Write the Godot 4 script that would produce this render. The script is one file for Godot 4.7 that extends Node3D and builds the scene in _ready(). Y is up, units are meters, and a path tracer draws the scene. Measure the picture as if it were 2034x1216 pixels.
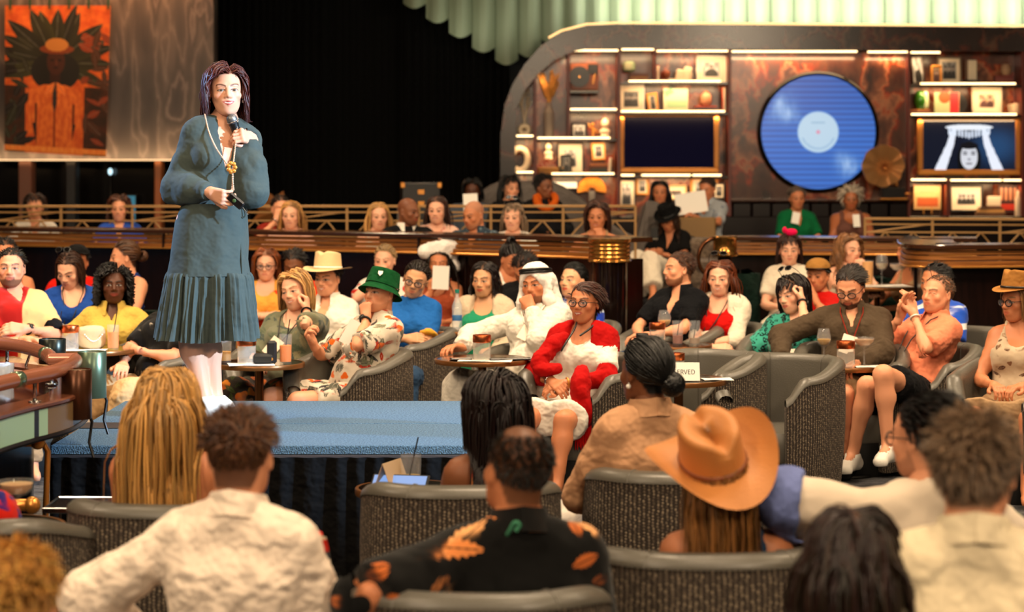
extends Node3D
const E_DOWN:=6.5
const E_WASH:=10.5
const E_SHELF:=0.6
const E_KEY:=200.0
func _ready() -> void:
# camera: level, with the lens shifted down
	var cam:=Camera3D.new()
	cam.name="camera"
	add_child(cam)
	cam.position=Vector3(0,EYE,0)
	var at:=CameraAttributesPhysical.new()
	at.frustum_focal_length=85.0
	at.frustum_focus_distance=10.0
	at.exposure_aperture=3.2
	at.frustum_near=0.1
	at.frustum_far=100.0
	cam.attributes=at
	cam.projection=Camera3D.PROJECTION_FRUSTUM
	cam.keep_aspect=Camera3D.KEEP_HEIGHT
	cam.near=0.1
	cam.far=100.0
	cam.size=1216.0/FP*0.1
	cam.frustum_offset=Vector2(0.0,-(608.0 - HY)/FP*0.1)
	cam.current=true
	var we:=WorldEnvironment.new()
	we.name="world"
	var env:=Environment.new()
	env.background_mode=Environment.BG_COLOR
	env.background_color=Color.BLACK
	env.tonemap_mode=Environment.TONE_MAPPER_LINEAR
	env.tonemap_exposure=1.0
	env.sdfgi_enabled=true
	env.ssao_enabled=true
	env.ssil_enabled=true
	we.environment=env
	add_child(we)
	var key:=SpotLight3D.new()
	key.name="unseen_stage_spot_beam"  # out of view, placed to light the speaker and deck from one side
	add_child(key)
	key.position=Vector3(5.9,3.7,-6.5)
	key.look_at(Vector3(-1.1,1.35,-10.0))
	key.spot_angle=11.5
	key.spot_angle_attenuation=0.35
	key.light_color=Color(0.72,0.86,1.0)
	key.light_energy=E_KEY
	key.light_size=0.1
	key.spot_range=20
	key.shadow_enabled=true
	var rim:=SpotLight3D.new()
	rim.name="unseen_rim_spot_beam"  # out of view, gives the speaker a cool edge from behind
	add_child(rim)
	rim.position=Vector3(-5.6,3.9,-11.6)
	rim.look_at(Vector3(-1.45,1.5,-10.0))
	rim.spot_angle=13.0
	rim.light_color=Color(0.55,0.75,1.0)
	rim.light_energy=60.0
	rim.light_size=0.1
	rim.spot_range=20
	rim.shadow_enabled=true
	base_materials()
	room_materials()
	furn_materials()
	lights()
	shell()
	ledges()
	drapes()
	marble_wall()
	shelving()
	railing("gold lattice railing between the ledge row and the curved sofa",P(-20,470,214),P(1262,470,216),0.28,3)
	railing("gold lattice railing in front of the lowest shelves",P(1718,490,214),P(2120,492,214),0.26,5)
	banner()
	screens()
	gramophone()
	stage()
	piano_bar()
	lounge()
	shelf_items()
	add_people()
	speaker()
	table_things()
# placing, naming, materials
const FP:=4200.0
const CX:=1017.0
const HY:=334.0
const EYE:=1.8
var used:={}
var M_skin:StandardMaterial3D
var M_hair:StandardMaterial3D
var M_black:StandardMaterial3D
var M_white:StandardMaterial3D
var M_gold:StandardMaterial3D
var M_copper:StandardMaterial3D
var M_chrome:StandardMaterial3D
var M_lens:StandardMaterial3D
var M_dark_lens:StandardMaterial3D
var M_badge:StandardMaterial3D
var M_glass:StandardMaterial3D
var T_wrinkle:NoiseTexture2D
var T_fine:NoiseTexture2D
var T_streak:ImageTexture
func P(px:float,py:float,s:float) -> Vector3:
	return Vector3((px - CX)/s,EYE - (py - HY)/s,-FP/s)
func numbered(nm:String) -> String:
	var k:int=used.get(nm,0)
	used[nm]=k+1
	return nm if k==0 else "%s_%03d" % [nm,k]
func tag(o:Node3D,label:="",category:="",group:="",kind:="") -> Node3D:
	if label:
		o.set_meta("label",label)
	if category:
		o.set_meta("category",category)
	if group:
		o.set_meta("group",group)
	if kind:
		o.set_meta("kind",kind)
	return o
func thing(nm:String,label:String,category:String,at:=Vector3(),turn:=0.0,group:="") -> Node3D:
	var o:=Node3D.new()
	o.name=numbered(nm)
	add_child(o)
	o.position=at
	o.rotation.y=turn
	tag(o,label,category,group if group else SETS.get(nm,""))
	return o
const SETS:={"tub_chair":"tub chairs round the cocktail tables","cocktail_table":"cocktail tables","candle_holder":"ribbed candle holders with copper lids","picture_frame":"framed pictures on the display shelves","book":"books on the display shelves","person":"people in the lounge","record_sleeve":"record sleeves on the display shelves","cylinder_lamp":"cylinder lamps round the piano bar","booth":"tufted green booths","drinking_glass":"tall glasses on the tables","stem_glass":"stem glasses on the tables"}
func mesh_on(parent:Node,nm:String,mb,m:Material) -> MeshInstance3D:
	var o:=MeshInstance3D.new()
	o.name=nm if parent != self else numbered(nm)
	o.mesh=mb.mesh() if mb is MB else mb
	o.material_override=m
	parent.add_child(o,true)
	return o
func single(nm:String,label:String,category:String,mb:MB,m:Material,at:=Vector3(),group:="") -> MeshInstance3D:
	var o:=mesh_on(self,nm,mb,m)
	o.position=at
	tag(o,label,category,group)
	return o
func struct(nm:String,mb:MB,m:Material,parent:Node=self) -> MeshInstance3D:
	var o:=mesh_on(parent,nm,mb,m)
	if parent==self:
		o.set_meta("kind","structure")
	return o
func copy(src:Node3D,label:="",at=null,turn=null) -> Node3D:
	var o:Node3D=src.duplicate()
	o.name=numbered(str(src.name).trim_suffix("_001"))
	add_child(o)
	if label:
		o.set_meta("label",label)
	if at != null:
		o.position=at
	if turn != null:
		o.rotation.y=turn
	return o
func mat(c:Color,rough:=0.6,metal:=0.0) -> StandardMaterial3D:
	var m:=StandardMaterial3D.new()
	m.albedo_color=c
	m.roughness=rough
	m.metallic=metal
	return m
func glow(c:Color,e:float) -> StandardMaterial3D:
	var m:=mat(Color(0.02,0.02,0.02),0.5)
	m.emission_enabled=true
	m.emission=c
	m.emission_energy_multiplier=e
	return m
func glass(c:=Color(1,1,1,0.12),rough:=0.03) -> StandardMaterial3D:
	var m:=mat(c,rough)
	m.transparency=BaseMaterial3D.TRANSPARENCY_ALPHA
	return m
func cloth(c:Color,tex:Texture2D=null,scale:=1.0,wr:=1.0) -> StandardMaterial3D:
	var m:=mat(c,0.88)
	m.metallic_specular=0.25
	m.uv1_triplanar=true
	m.uv1_triplanar_sharpness=8.0
	m.uv1_scale=Vector3.ONE*(scale if tex else 3.2)
	if tex:
		m.albedo_texture=tex
		wr *= 0.6
	m.normal_enabled=true
	m.normal_texture=T_wrinkle
	m.normal_scale=wr
	m.rim_enabled=true
	m.rim=0.25
	m.rim_tint=0.7
	return m
func noise_tex(freq:float,oct:=4,normal:=false,sz:=256,strength:=4.0,type:=FastNoiseLite.TYPE_SIMPLEX_SMOOTH,sd:=1) -> NoiseTexture2D:
	var f:=FastNoiseLite.new()
	f.noise_type=type
	f.frequency=freq
	f.fractal_octaves=oct
	f.seed=sd
	var t:=NoiseTexture2D.new()
	t.width=sz
	t.height=sz
	t.seamless=true
	t.noise=f
	t.as_normal_map=normal
	t.bump_strength=strength
	return t
func ramp(t:NoiseTexture2D,stops:Array) -> NoiseTexture2D:
	var g:=Gradient.new()
	var o:=PackedFloat32Array()
	var c:=PackedColorArray()
	for s in stops:
		o.append(s[0])
		c.append(s[1])
	g.offsets=o
	g.colors=c
	t.color_ramp=g
	return t
func print_tex(ground:Color,marks:Array,sz:=160,sd:=1) -> ImageTexture:
	var im:=Image.create(sz,sz,false,Image.FORMAT_RGB8)
	im.fill(ground)
	var rg:=RandomNumberGenerator.new()
	rg.seed=sd*101+7
	for m in marks:
		for k in m[1]:
			var c:=Vector2(rg.randf()*sz,rg.randf()*sz)
			if m[4]==3:
				im.fill_rect(Rect2i(0,int(sz*(k+0.5)/m[1] - m[3]/2),sz,int(m[3])),m[0])
				continue
			var a:=rg.randf()*TAU
			var ca:=cos(a)
			var sa:=sin(a)
			var L:float=m[2]*rg.randf_range(0.7,1.2)
			var W:float=m[3]*rg.randf_range(0.7,1.2)
			var R:=int(maxf(L,W))+2
			var ph:=rg.randf()*TAU
			for y in range(-R,R+1):
				for x in range(-R,R+1):
					var u:=(x*ca+y*sa)/L
					var v:=(-x*sa+y*ca)/W
					var on:=false
					if m[4]==1:
						var half:=(1.0 - u*u)*(0.85+0.15*sin(u*22.0+absf(v)*6.0))
						on=absf(u)<1.0 and absf(v)<half and absf(v)>0.05
					elif m[4]==2:
						var r:=Vector2(u,v).length()+0.12*sin(atan2(v,u)*3.0+ph)
						on=r<1.0 and r>0.45 and not (sin(atan2(v,u)+ph)>0.86)
					else:
						on=Vector2(u,v).length()<1.0+0.18*sin(atan2(v,u)*3.0+ph)
					if on:
						im.set_pixel(posmod(int(c.x)+x,sz),posmod(int(c.y)+y,sz),m[0])
	return ImageTexture.create_from_image(im)
func base_materials() -> void:
	T_wrinkle=noise_tex(0.012,3,true,256,9.0)
	T_fine=noise_tex(0.09,3,true,256,3.0)
	cloth_noise.noise_type=FastNoiseLite.TYPE_SIMPLEX_SMOOTH
	cloth_noise.frequency=7.0
	cloth_noise.fractal_octaves=2
	cloth_noise.domain_warp_enabled=true
	cloth_noise.domain_warp_amplitude=0.06
	cloth_noise.domain_warp_frequency=9.0
	M_skin=mat(Color.WHITE,0.48)
	M_skin.vertex_color_use_as_albedo=true
	M_skin.metallic_specular=0.4
	var im:=Image.create(64,16,false,Image.FORMAT_RGB8)
	var rg:=RandomNumberGenerator.new()
	rg.seed=5
	for x in 64:
		var g:=rg.randf_range(0.8,1.0)
		for y in 16:
			im.set_pixel(x,y,Color(g,g,g))
	T_streak=ImageTexture.create_from_image(im)
	M_hair=mat(Color.WHITE,0.42)
	M_hair.vertex_color_use_as_albedo=true
	M_hair.albedo_texture=T_streak
	M_hair.metallic_specular=0.45
	M_black=mat(Color(0.035,0.033,0.035),0.4)
	M_white=mat(Color(0.9,0.88,0.84),0.6)
	M_gold=mat(Color(0.85,0.58,0.25),0.35,0.5)
	M_copper=mat(Color(0.78,0.42,0.24),0.3,1.0)
	M_chrome=mat(Color(0.8,0.8,0.8),0.15,1.0)
	M_lens=glass(Color(0.9,0.95,1,0.03))
	M_lens.metallic_specular=0.2
	M_dark_lens=mat(Color(0.05,0.04,0.04),0.08)
	M_badge=mat(Color(0.88,0.82,0.74),0.5)
	M_glass=glass(Color(0.95,0.97,1,0.05))
	M_glass.metallic_specular=0.35
# mesh builder
class MB:
	var v:=PackedVector3Array()
	var n:=PackedVector3Array()
	var c:=PackedColorArray()
	var t:=PackedVector2Array()
	var i:=PackedInt32Array()
	var col:=Color.WHITE
	var colored:=false
	var X:=Transform3D()
	func paint(k:Color) -> void:
		col=k.srgb_to_linear()
		colored=true
	func put(p:Vector3,nn:Vector3,uv:=Vector2()) -> int:
		v.append(X*p)
		n.append((X.basis*nn).normalized())
		c.append(col)
		t.append(uv)
		return v.size() - 1
	func face(pts:Array,outward:Vector3,uvs:=[]) -> void:
		var m:=pts.size()
		var nn:Vector3=(pts[2] - pts[0]).cross(pts[1] - pts[0])
		if nn.length_squared()<1e-18 and m>3:
			nn=(pts[3] - pts[0]).cross(pts[2] - pts[0])
		nn=nn.normalized()
		var flip:=nn.dot(outward)<0.0
		if flip:
			nn=-nn
		var b:=v.size()
		for k in m:
			put(pts[k],nn,uvs[k] if uvs.size() else Vector2(pts[k].x+pts[k].z,pts[k].y))
		for k in range(1,m - 1):
			if flip:
				i.append_array([b,b+k+1,b+k])
			else:
				i.append_array([b,b+k,b+k+1])
	func box(ce:Vector3,s:Vector3,bv:=0.0,B:=Basis()) -> void:
		var h:=s*0.5
		bv=minf(bv,minf(h.x,minf(h.y,h.z))*0.95)
		var g:=func(x:float,y:float,z:float) -> Vector3:return ce+B*Vector3(x,y,z)
		for ax in 3:
			for sg in [-1.0,1.0]:
				var a1:=(ax+1) % 3
				var a2:=(ax+2) % 3
				var pts:=[]
				var uvs:=[]
				for q in [[-1,-1],[1,-1],[1,1],[-1,1]]:
					var p:=Vector3()
					p[ax]=h[ax]*sg
					p[a1]=(h[a1] - bv)*q[0]
					p[a2]=(h[a2] - bv)*q[1]
					pts.append(ce+B*p)
					uvs.append(Vector2(q[0]*0.5+0.5,0.5 - q[1]*0.5) if ax==2 else Vector2(p[a1],p[a2]))
				var o:=Vector3()
				o[ax]=sg
				face(pts,B*o,uvs)
		if bv <= 0.0:
			return
		for ax in 3:
			var a1:=(ax+1) % 3
			var a2:=(ax+2) % 3
			for s1 in [-1.0,1.0]:
				for s2 in [-1.0,1.0]:
					var pts:=[]
					for q in [[-1,0],[1,0],[1,1],[-1,1]]:
						var p:=Vector3()
						p[ax]=(h[ax] - bv)*q[0]
						p[a1]=(h[a1] - (bv if q[1] else 0.0))*s1
						p[a2]=(h[a2] - (0.0 if q[1] else bv))*s2
						pts.append(ce+B*p)
					var o:=Vector3()
					o[a1]=s1
					o[a2]=s2
					face(pts,B*o)
		for sx in [-1.0,1.0]:
			for sy in [-1.0,1.0]:
				for sz in [-1.0,1.0]:
					var sg:=Vector3(sx,sy,sz)
					face([ce+B*(Vector3(h.x,h.y - bv,h.z - bv)*sg),ce+B*(Vector3(h.x - bv,h.y,h.z - bv)*sg),ce+B*(Vector3(h.x - bv,h.y - bv,h.z)*sg)],B*sg)
	func lathe(pr:Array,seg:=24,at:=Vector3(),B:=Basis(),a0:=0.0,a1:=TAU) -> void:
		var m:=pr.size()
		var sn:=[]
		for k in m - 1:
			var d:Vector2=pr[k+1] - pr[k]
			sn.append(Vector2(d.y,-d.x).normalized())
		var len:=0.0
		for k in m - 1:
			var na:Vector2=sn[k]
			var nb:Vector2=sn[k]
			if k>0 and sn[k - 1].dot(sn[k])>0.6:
				na=(sn[k - 1]+sn[k]).normalized()
			if k<m - 2 and sn[k+1].dot(sn[k])>0.6:
				nb=(sn[k+1]+sn[k]).normalized()
			var b:=v.size()
			var l2:float=len+pr[k].distance_to(pr[k+1])
			for j in seg+1:
				var a:=a0+(a1 - a0)*j/seg
				var u:=Vector3(cos(a),0,sin(a))
				put(at+B*(u*pr[k].x+Vector3(0,pr[k].y,0)),B*(u*na.x+Vector3(0,na.y,0)),Vector2(float(j)/seg,len))
				put(at+B*(u*pr[k+1].x+Vector3(0,pr[k+1].y,0)),B*(u*nb.x+Vector3(0,nb.y,0)),Vector2(float(j)/seg,l2))
			len=l2
			for j in seg:
				var q:=b+j*2
				i.append_array([q,q+2,q+1,q+1,q+2,q+3])
	func cyl(a:Vector3,b:Vector3,r:float,r2:=-1.0,seg:=16) -> void:
		if r2<0.0:
			r2=r
		var d:=b - a
		var L:=d.length()
		var bv:=minf(minf(r,r2)*0.18,L*0.2)
		lathe([Vector2(0,0),Vector2(r - bv,0),Vector2(r,bv),Vector2(r2,L - bv),Vector2(r2 - bv,L),Vector2(0,L)],seg,a,MB.up_to(d))
	static func up_to(d:Vector3) -> Basis:
		var y:=d.normalized()
		var x:=y.cross(Vector3(0,0,1))
		if x.length()<0.01:
			x=Vector3(1,0,0)
		x=x.normalized()
		return Basis(x,y,x.cross(y))
	func ball(ce:Vector3,r:Vector3,seg:=16,B:=Basis()) -> void:
		var rows:=maxi(4,seg/2)
		var b:=v.size()
		for y in rows+1:
			var f:=PI*y/rows
			for x in seg+1:
				var a:=TAU*x/seg
				var d:=Vector3(sin(f)*cos(a),-cos(f),sin(f)*sin(a))
				put(ce+B*(d*r),B*(d/r),Vector2(float(x)/seg,float(y)/rows))
		for y in rows:
			for x in seg:
				var q:=b+y*(seg+1)+x
				i.append_array([q,q+1,q+seg+1,q+1,q+seg+2,q+seg+1])
	func tube(pts:Array,rad,sides:=8,closed:=false,flat:=1.0,out:=Vector3.INF) -> void:
		var m:=pts.size()
		var b:=v.size()
		var up:=Vector3(0.13,1,0.21)
		var len:=0.0
		for k in m:
			var d:Vector3
			if closed:
				d=pts[(k+1) % m] - pts[(k+m - 1) % m]
			else:
				d=pts[mini(k+1,m - 1)] - pts[maxi(k - 1,0)]
			d=d.normalized()
			if out != Vector3.INF:
				up=pts[k] - out
			var x:=up.cross(d)
			if x.length()<1e-5:
				x=Vector3(1,0,0.3).cross(d)
			x=x.normalized()
			var y:=d.cross(x)
			if out==Vector3.INF:
				up=y
			var r:float=rad if rad is float else rad[k]
			if k>0:
				len+=pts[k].distance_to(pts[k - 1])
			for j in sides+1:
				var a:=TAU*j/sides
				put(pts[k]+x*(cos(a)*r)+y*(sin(a)*r*flat),x*cos(a)*flat+y*sin(a),Vector2(float(j)/sides,len))
		var rows:=m if closed else m - 1
		for k in rows:
			var k2:=(k+1) % m
			for j in sides:
				var q:=b+k*(sides+1)+j
				var w:=b+k2*(sides+1)+j
				i.append_array([q,w,q+1,q+1,w,w+1])
		if not closed:
			for e in [0,m - 1]:
				var ctr:=put(pts[e],(pts[0] - pts[1]) if e==0 else (pts[e] - pts[e - 1]))
				for j in sides:
					var q:int=b+e*(sides+1)+j
					if e==0:
						i.append_array([ctr,q,q+1])
					else:
						i.append_array([ctr,q+1,q])
	func prism(poly:Array,z0:float,z1:float) -> void:
		var pp:=PackedVector2Array(poly)
		if Geometry2D.is_polygon_clockwise(pp):
			pp.reverse()
		var mn:=pp[0]
		var mx:=pp[0]
		for p in pp:
			mn=mn.min(p)
			mx=mx.max(p)
		var sz:=mx - mn
		var ix:=Geometry2D.triangulate_polygon(pp)
		for e in 2:
			var z:=z1 if e else z0
			var b:=v.size()
			for p in pp:
				put(Vector3(p.x,p.y,z),Vector3(0,0,1 if z==maxf(z0,z1) else -1),Vector2((p.x - mn.x)/sz.x,1.0 - (p.y - mn.y)/sz.y))
			for k in range(0,ix.size(),3):
				var a:=pp[ix[k]]
				var ccw:=(pp[ix[k+1]] - a).cross(pp[ix[k+2]] - a)>0.0
				if (z==maxf(z0,z1))==ccw:
					i.append_array([b+ix[k],b+ix[k+2],b+ix[k+1]])
				else:
					i.append_array([b+ix[k],b+ix[k+1],b+ix[k+2]])
		for k in pp.size():
			var a:=pp[k]
			var d:=pp[(k+1) % pp.size()]
			var e:=d - a
			face([Vector3(a.x,a.y,z0),Vector3(d.x,d.y,z0),Vector3(d.x,d.y,z1),Vector3(a.x,a.y,z1)],Vector3(e.y,-e.x,0))
	func sheet(rows:Array,thick:=0.0,wrap:=false) -> void:
		var R:=rows.size()
		var C:int=rows[0].size()
		var nm:=[]
		for y in R:
			var line:=[]
			for x in C:
				var xa:=x - 1
				var xb:=x+1
				if wrap:
					xa=(x+C - 2) % (C - 1)
					xb=(x+1) % (C - 1)
				var dx:Vector3=rows[y][mini(xb,C - 1)] - rows[y][maxi(xa,0)]
				var dy:Vector3=rows[mini(y+1,R - 1)][x] - rows[maxi(y - 1,0)][x]
				line.append(dx.cross(dy).normalized())
			nm.append(line)
		for side in (2 if thick>0.0 else 1):
			var b:=v.size()
			for y in R:
				for x in C:
					var p:Vector3=rows[y][x]
					put(p - nm[y][x]*thick if side else p,-nm[y][x] if side else nm[y][x],Vector2(float(x)/(C - 1),1.0 - float(y)/(R - 1)))
			for y in R - 1:
				for x in C - 1:
					var q:=b+y*C+x
					if side:
						i.append_array([q,q+1,q+C,q+1,q+C+1,q+C])
					else:
						i.append_array([q,q+C,q+1,q+1,q+C,q+C+1])
		if thick>0.0:
			for y in [0,R - 1]:
				for x in C - 1:
					var p:Vector3=rows[y][x]
					var q:Vector3=rows[y][x+1]
					var o:Vector3=rows[0][x] - rows[1][x] if y==0 else rows[R - 1][x] - rows[R - 2][x]
					face([p,q,q - nm[y][x+1]*thick,p - nm[y][x]*thick],o)
			if not wrap:
				for x in [0,C - 1]:
					for y in R - 1:
						var p:Vector3=rows[y][x]
						var q:Vector3=rows[y+1][x]
						var o:Vector3=rows[y][0] - rows[y][1] if x==0 else rows[y][C - 1] - rows[y][C - 2]
						face([p,q,q - nm[y+1][x]*thick,p - nm[y][x]*thick],o)
	func add(o:MB,T:Transform3D) -> void:
		var b:=v.size()
		var k:=v.size()
		v.resize(b+o.v.size())
		n.resize(b+o.v.size())
		for j in o.v.size():
			v[k]=T*o.v[j]
			n[k]=(T.basis*o.n[j]).normalized()
			k+=1
		c.append_array(o.c)
		t.append_array(o.t)
		colored=colored or o.colored
		var flip:=T.basis.determinant()<0.0
		var base:=i.size()
		i.resize(base+o.i.size())
		for j in range(0,o.i.size(),3):
			i[base+j]=o.i[j]+b
			i[base+j+1]=o.i[j+(2 if flip else 1)]+b
			i[base+j+2]=o.i[j+(1 if flip else 2)]+b
	func mesh() -> ArrayMesh:
		var a:=[]
		a.resize(Mesh.ARRAY_MAX)
		a[Mesh.ARRAY_VERTEX]=v
		a[Mesh.ARRAY_NORMAL]=n
		a[Mesh.ARRAY_TEX_UV]=t
		if colored:
			a[Mesh.ARRAY_COLOR]=c
		a[Mesh.ARRAY_INDEX]=i
		var m:=ArrayMesh.new()
		m.add_surface_from_arrays(Mesh.PRIMITIVE_TRIANGLES,a)
		return m
# distance field -> surface net
class Fd:
	var s:float
	var o:Vector3
	var nx:int
	var ny:int
	var nz:int
	var f:=PackedFloat32Array()
	func _init(lo:Vector3,hi:Vector3,cell:float) -> void:
		s=cell
		o=lo - Vector3.ONE*cell*3.0
		var d:=(hi - lo)/cell
		nx=int(d.x)+7
		ny=int(d.y)+7
		nz=int(d.z)+7
		f.resize(nx*ny*nz)
		f.fill(0.05)
	func span(lo:Vector3,hi:Vector3) -> Array:
		var a:=((lo - o)/s).floor()
		var b:=((hi - o)/s).ceil()
		return [clampi(int(a.x),0,nx - 1),clampi(int(b.x),0,nx - 1),clampi(int(a.y),0,ny - 1),clampi(int(b.y),0,ny - 1),clampi(int(a.z),0,nz - 1),clampi(int(b.z),0,nz - 1)]
	func cap(a:Vector3,b:Vector3,ra:float,rb:float,k:=0.03,cut:=false) -> void:
		var m:=maxf(ra,rb)+maxf(k,0.0)+s*2.0
		var mm:=Vector3(m,m,m)
		var w:=span(a.min(b) - mm,a.max(b)+mm)
		var d:=b - a
		var L2:=maxf(d.length_squared(),1e-9)
		var dx:=d.x/L2
		var dy:=d.y/L2
		var dz:=d.z/L2
		var ik:=0.25/maxf(k,1e-6)
		var x0:int=w[0]
		var x1:int=w[1]
		var dr:=rb - ra
		for z in range(w[4],w[5]+1):
			var pz:=o.z+z*s - a.z
			for y in range(w[2],w[3]+1):
				var py:=o.y+y*s - a.y
				var q:=(z*ny+y)*nx+x0
				var px:=o.x+x0*s - a.x
				for x in range(x0,x1+1):
					var t:=clampf(px*dx+py*dy+pz*dz,0.0,1.0)
					var ex:=px - d.x*t
					var ey:=py - d.y*t
					var ez:=pz - d.z*t
					var e:=sqrt(ex*ex+ey*ey+ez*ez) - ra - dr*t
					var g:=f[q]
					if cut:
						e=-e
						var h:=maxf(k - absf(e - g),0.0)
						f[q]=maxf(e,g)+h*h*ik
					else:
						var h:=maxf(k - absf(e - g),0.0)
						f[q]=minf(e,g) - h*h*ik
					q+=1
					px+=s
	func ell(ce:Vector3,r:Vector3,k:=0.02,B:=Basis(),cut:=false) -> void:
		var m:=maxf(r.x,maxf(r.y,r.z))+k+s*2.0
		var mm:=Vector3(m,m,m)
		if B==Basis():
			mm=r+Vector3.ONE*(k+s*2.0)
		var w:=span(ce - mm,ce+mm)
		var I:=B.inverse()
		var ix:=I.x/r
		var iy:=I.y/r
		var iz:=I.z/r
		var jx:=ix/r
		var jy:=iy/r
		var jz:=iz/r
		var ik:=0.25/maxf(k,1e-6)
		for z in range(w[4],w[5]+1):
			var pz:=o.z+z*s - ce.z
			for y in range(w[2],w[3]+1):
				var py:=o.y+y*s - ce.y
				var q:int=(z*ny+y)*nx+w[0]
				var a:=iy*py+iz*pz
				var b:=jy*py+jz*pz
				for x in range(w[0],w[1]+1):
					var px:=o.x+x*s - ce.x
					var k0:=(a+ix*px).length()
					var k1:=maxf((b+jx*px).length(),1e-6)
					var e:=k0*(k0 - 1.0)/k1
					var g:=f[q]
					if cut:
						e=-e
						var h:=maxf(k - absf(e - g),0.0)
						f[q]=maxf(e,g)+h*h*ik
					else:
						var h:=maxf(k - absf(e - g),0.0)
						f[q]=minf(e,g) - h*h*ik
					q+=1
	func chop(p:Vector3,n:Vector3,reach:float) -> void:
		var w:=span(p - Vector3.ONE*reach,p+Vector3.ONE*reach)
		for z in range(w[4],w[5]+1):
			for y in range(w[2],w[3]+1):
				for x in range(w[0],w[1]+1):
					var e:=o+Vector3(x,y,z)*s - p
					if e.length_squared()<reach*reach:
						var q:=(z*ny+y)*nx+x
						f[q]=maxf(f[q],e.dot(n))
	func net(mb:MB,nz_:FastNoiseLite=null,amp:=0.0) -> void:
		var map:=PackedInt32Array()
		map.resize(f.size())
		map.fill(-1)
		var vs:=PackedVector3Array()
		var cn:=PackedInt32Array()
		var qd:=PackedInt32Array()
		var sy:=nx
		var sz:=nx*ny
		var step:=[1,sy,sz]
		var off:=[[0,sy,sy+sz,sz],[0,sz,sz+1,1],[0,1,1+sy,sy]]
		for z in range(1,nz - 1):
			for y in range(1,ny - 1):
				var q:=(z*ny+y)*nx+1
				for x in range(1,nx - 1):
					var a:=f[q]
					if a>0.045:
						q+=1
						continue
					var ia:=a<0.0
					for ax in 3:
						var b:=f[q+step[ax]]
						if ia != (b<0.0):
							var p:=Vector3(x,y,z)
							p[ax]+=a/(a - b)
							var of:Array=off[ax]
							var ids:=[q - of[2],q - of[3] if true else 0,q,q - of[1]]
							var ord:=[0,1,2,3] if not ia else [3,2,1,0]
							for e in ord:
								var ci:int=ids[e]
								var vi:=map[ci]
								if vi<0:
									vi=vs.size()
									map[ci]=vi
									vs.append(Vector3())
									cn.append(0)
								vs[vi]+=p
								cn[vi]+=1
								qd.append(vi)
					q+=1
		var m:=vs.size()
		var nn:=PackedVector3Array()
		nn.resize(m)
		for k in m:
			vs[k]=o+vs[k]*(s/cn[k])
		for rep in 2:
			nn.fill(Vector3())
			for k in range(0,qd.size(),4):
				var g:=(vs[qd[k+2]] - vs[qd[k]]).cross(vs[qd[k+1]] - vs[qd[k+3]])
				nn[qd[k]]+=g
				nn[qd[k+1]]+=g
				nn[qd[k+2]]+=g
				nn[qd[k+3]]+=g
			for k in m:
				nn[k]=nn[k].normalized()
			if nz_==null or rep==1:
				break
			for k in m:
				vs[k]+=nn[k]*((nz_.get_noise_3dv(vs[k])+0.25)*amp)
		var base:=mb.v.size()
		mb.v.append_array(vs)
		mb.n.append_array(nn)
		var cc:=PackedColorArray()
		cc.resize(m)
		cc.fill(mb.col)
		mb.c.append_array(cc)
		var tt:=PackedVector2Array()
		tt.resize(m)
		mb.t.append_array(tt)
		var at:=mb.i.size()
		mb.i.resize(at+qd.size()/4*6)
		for k in range(0,qd.size(),4):
			mb.i[at]=base+qd[k]
			mb.i[at+1]=base+qd[k+1]
			mb.i[at+2]=base+qd[k+2]
			mb.i[at+3]=base+qd[k]
			mb.i[at+4]=base+qd[k+2]
			mb.i[at+5]=base+qd[k+3]
			at+=6
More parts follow.
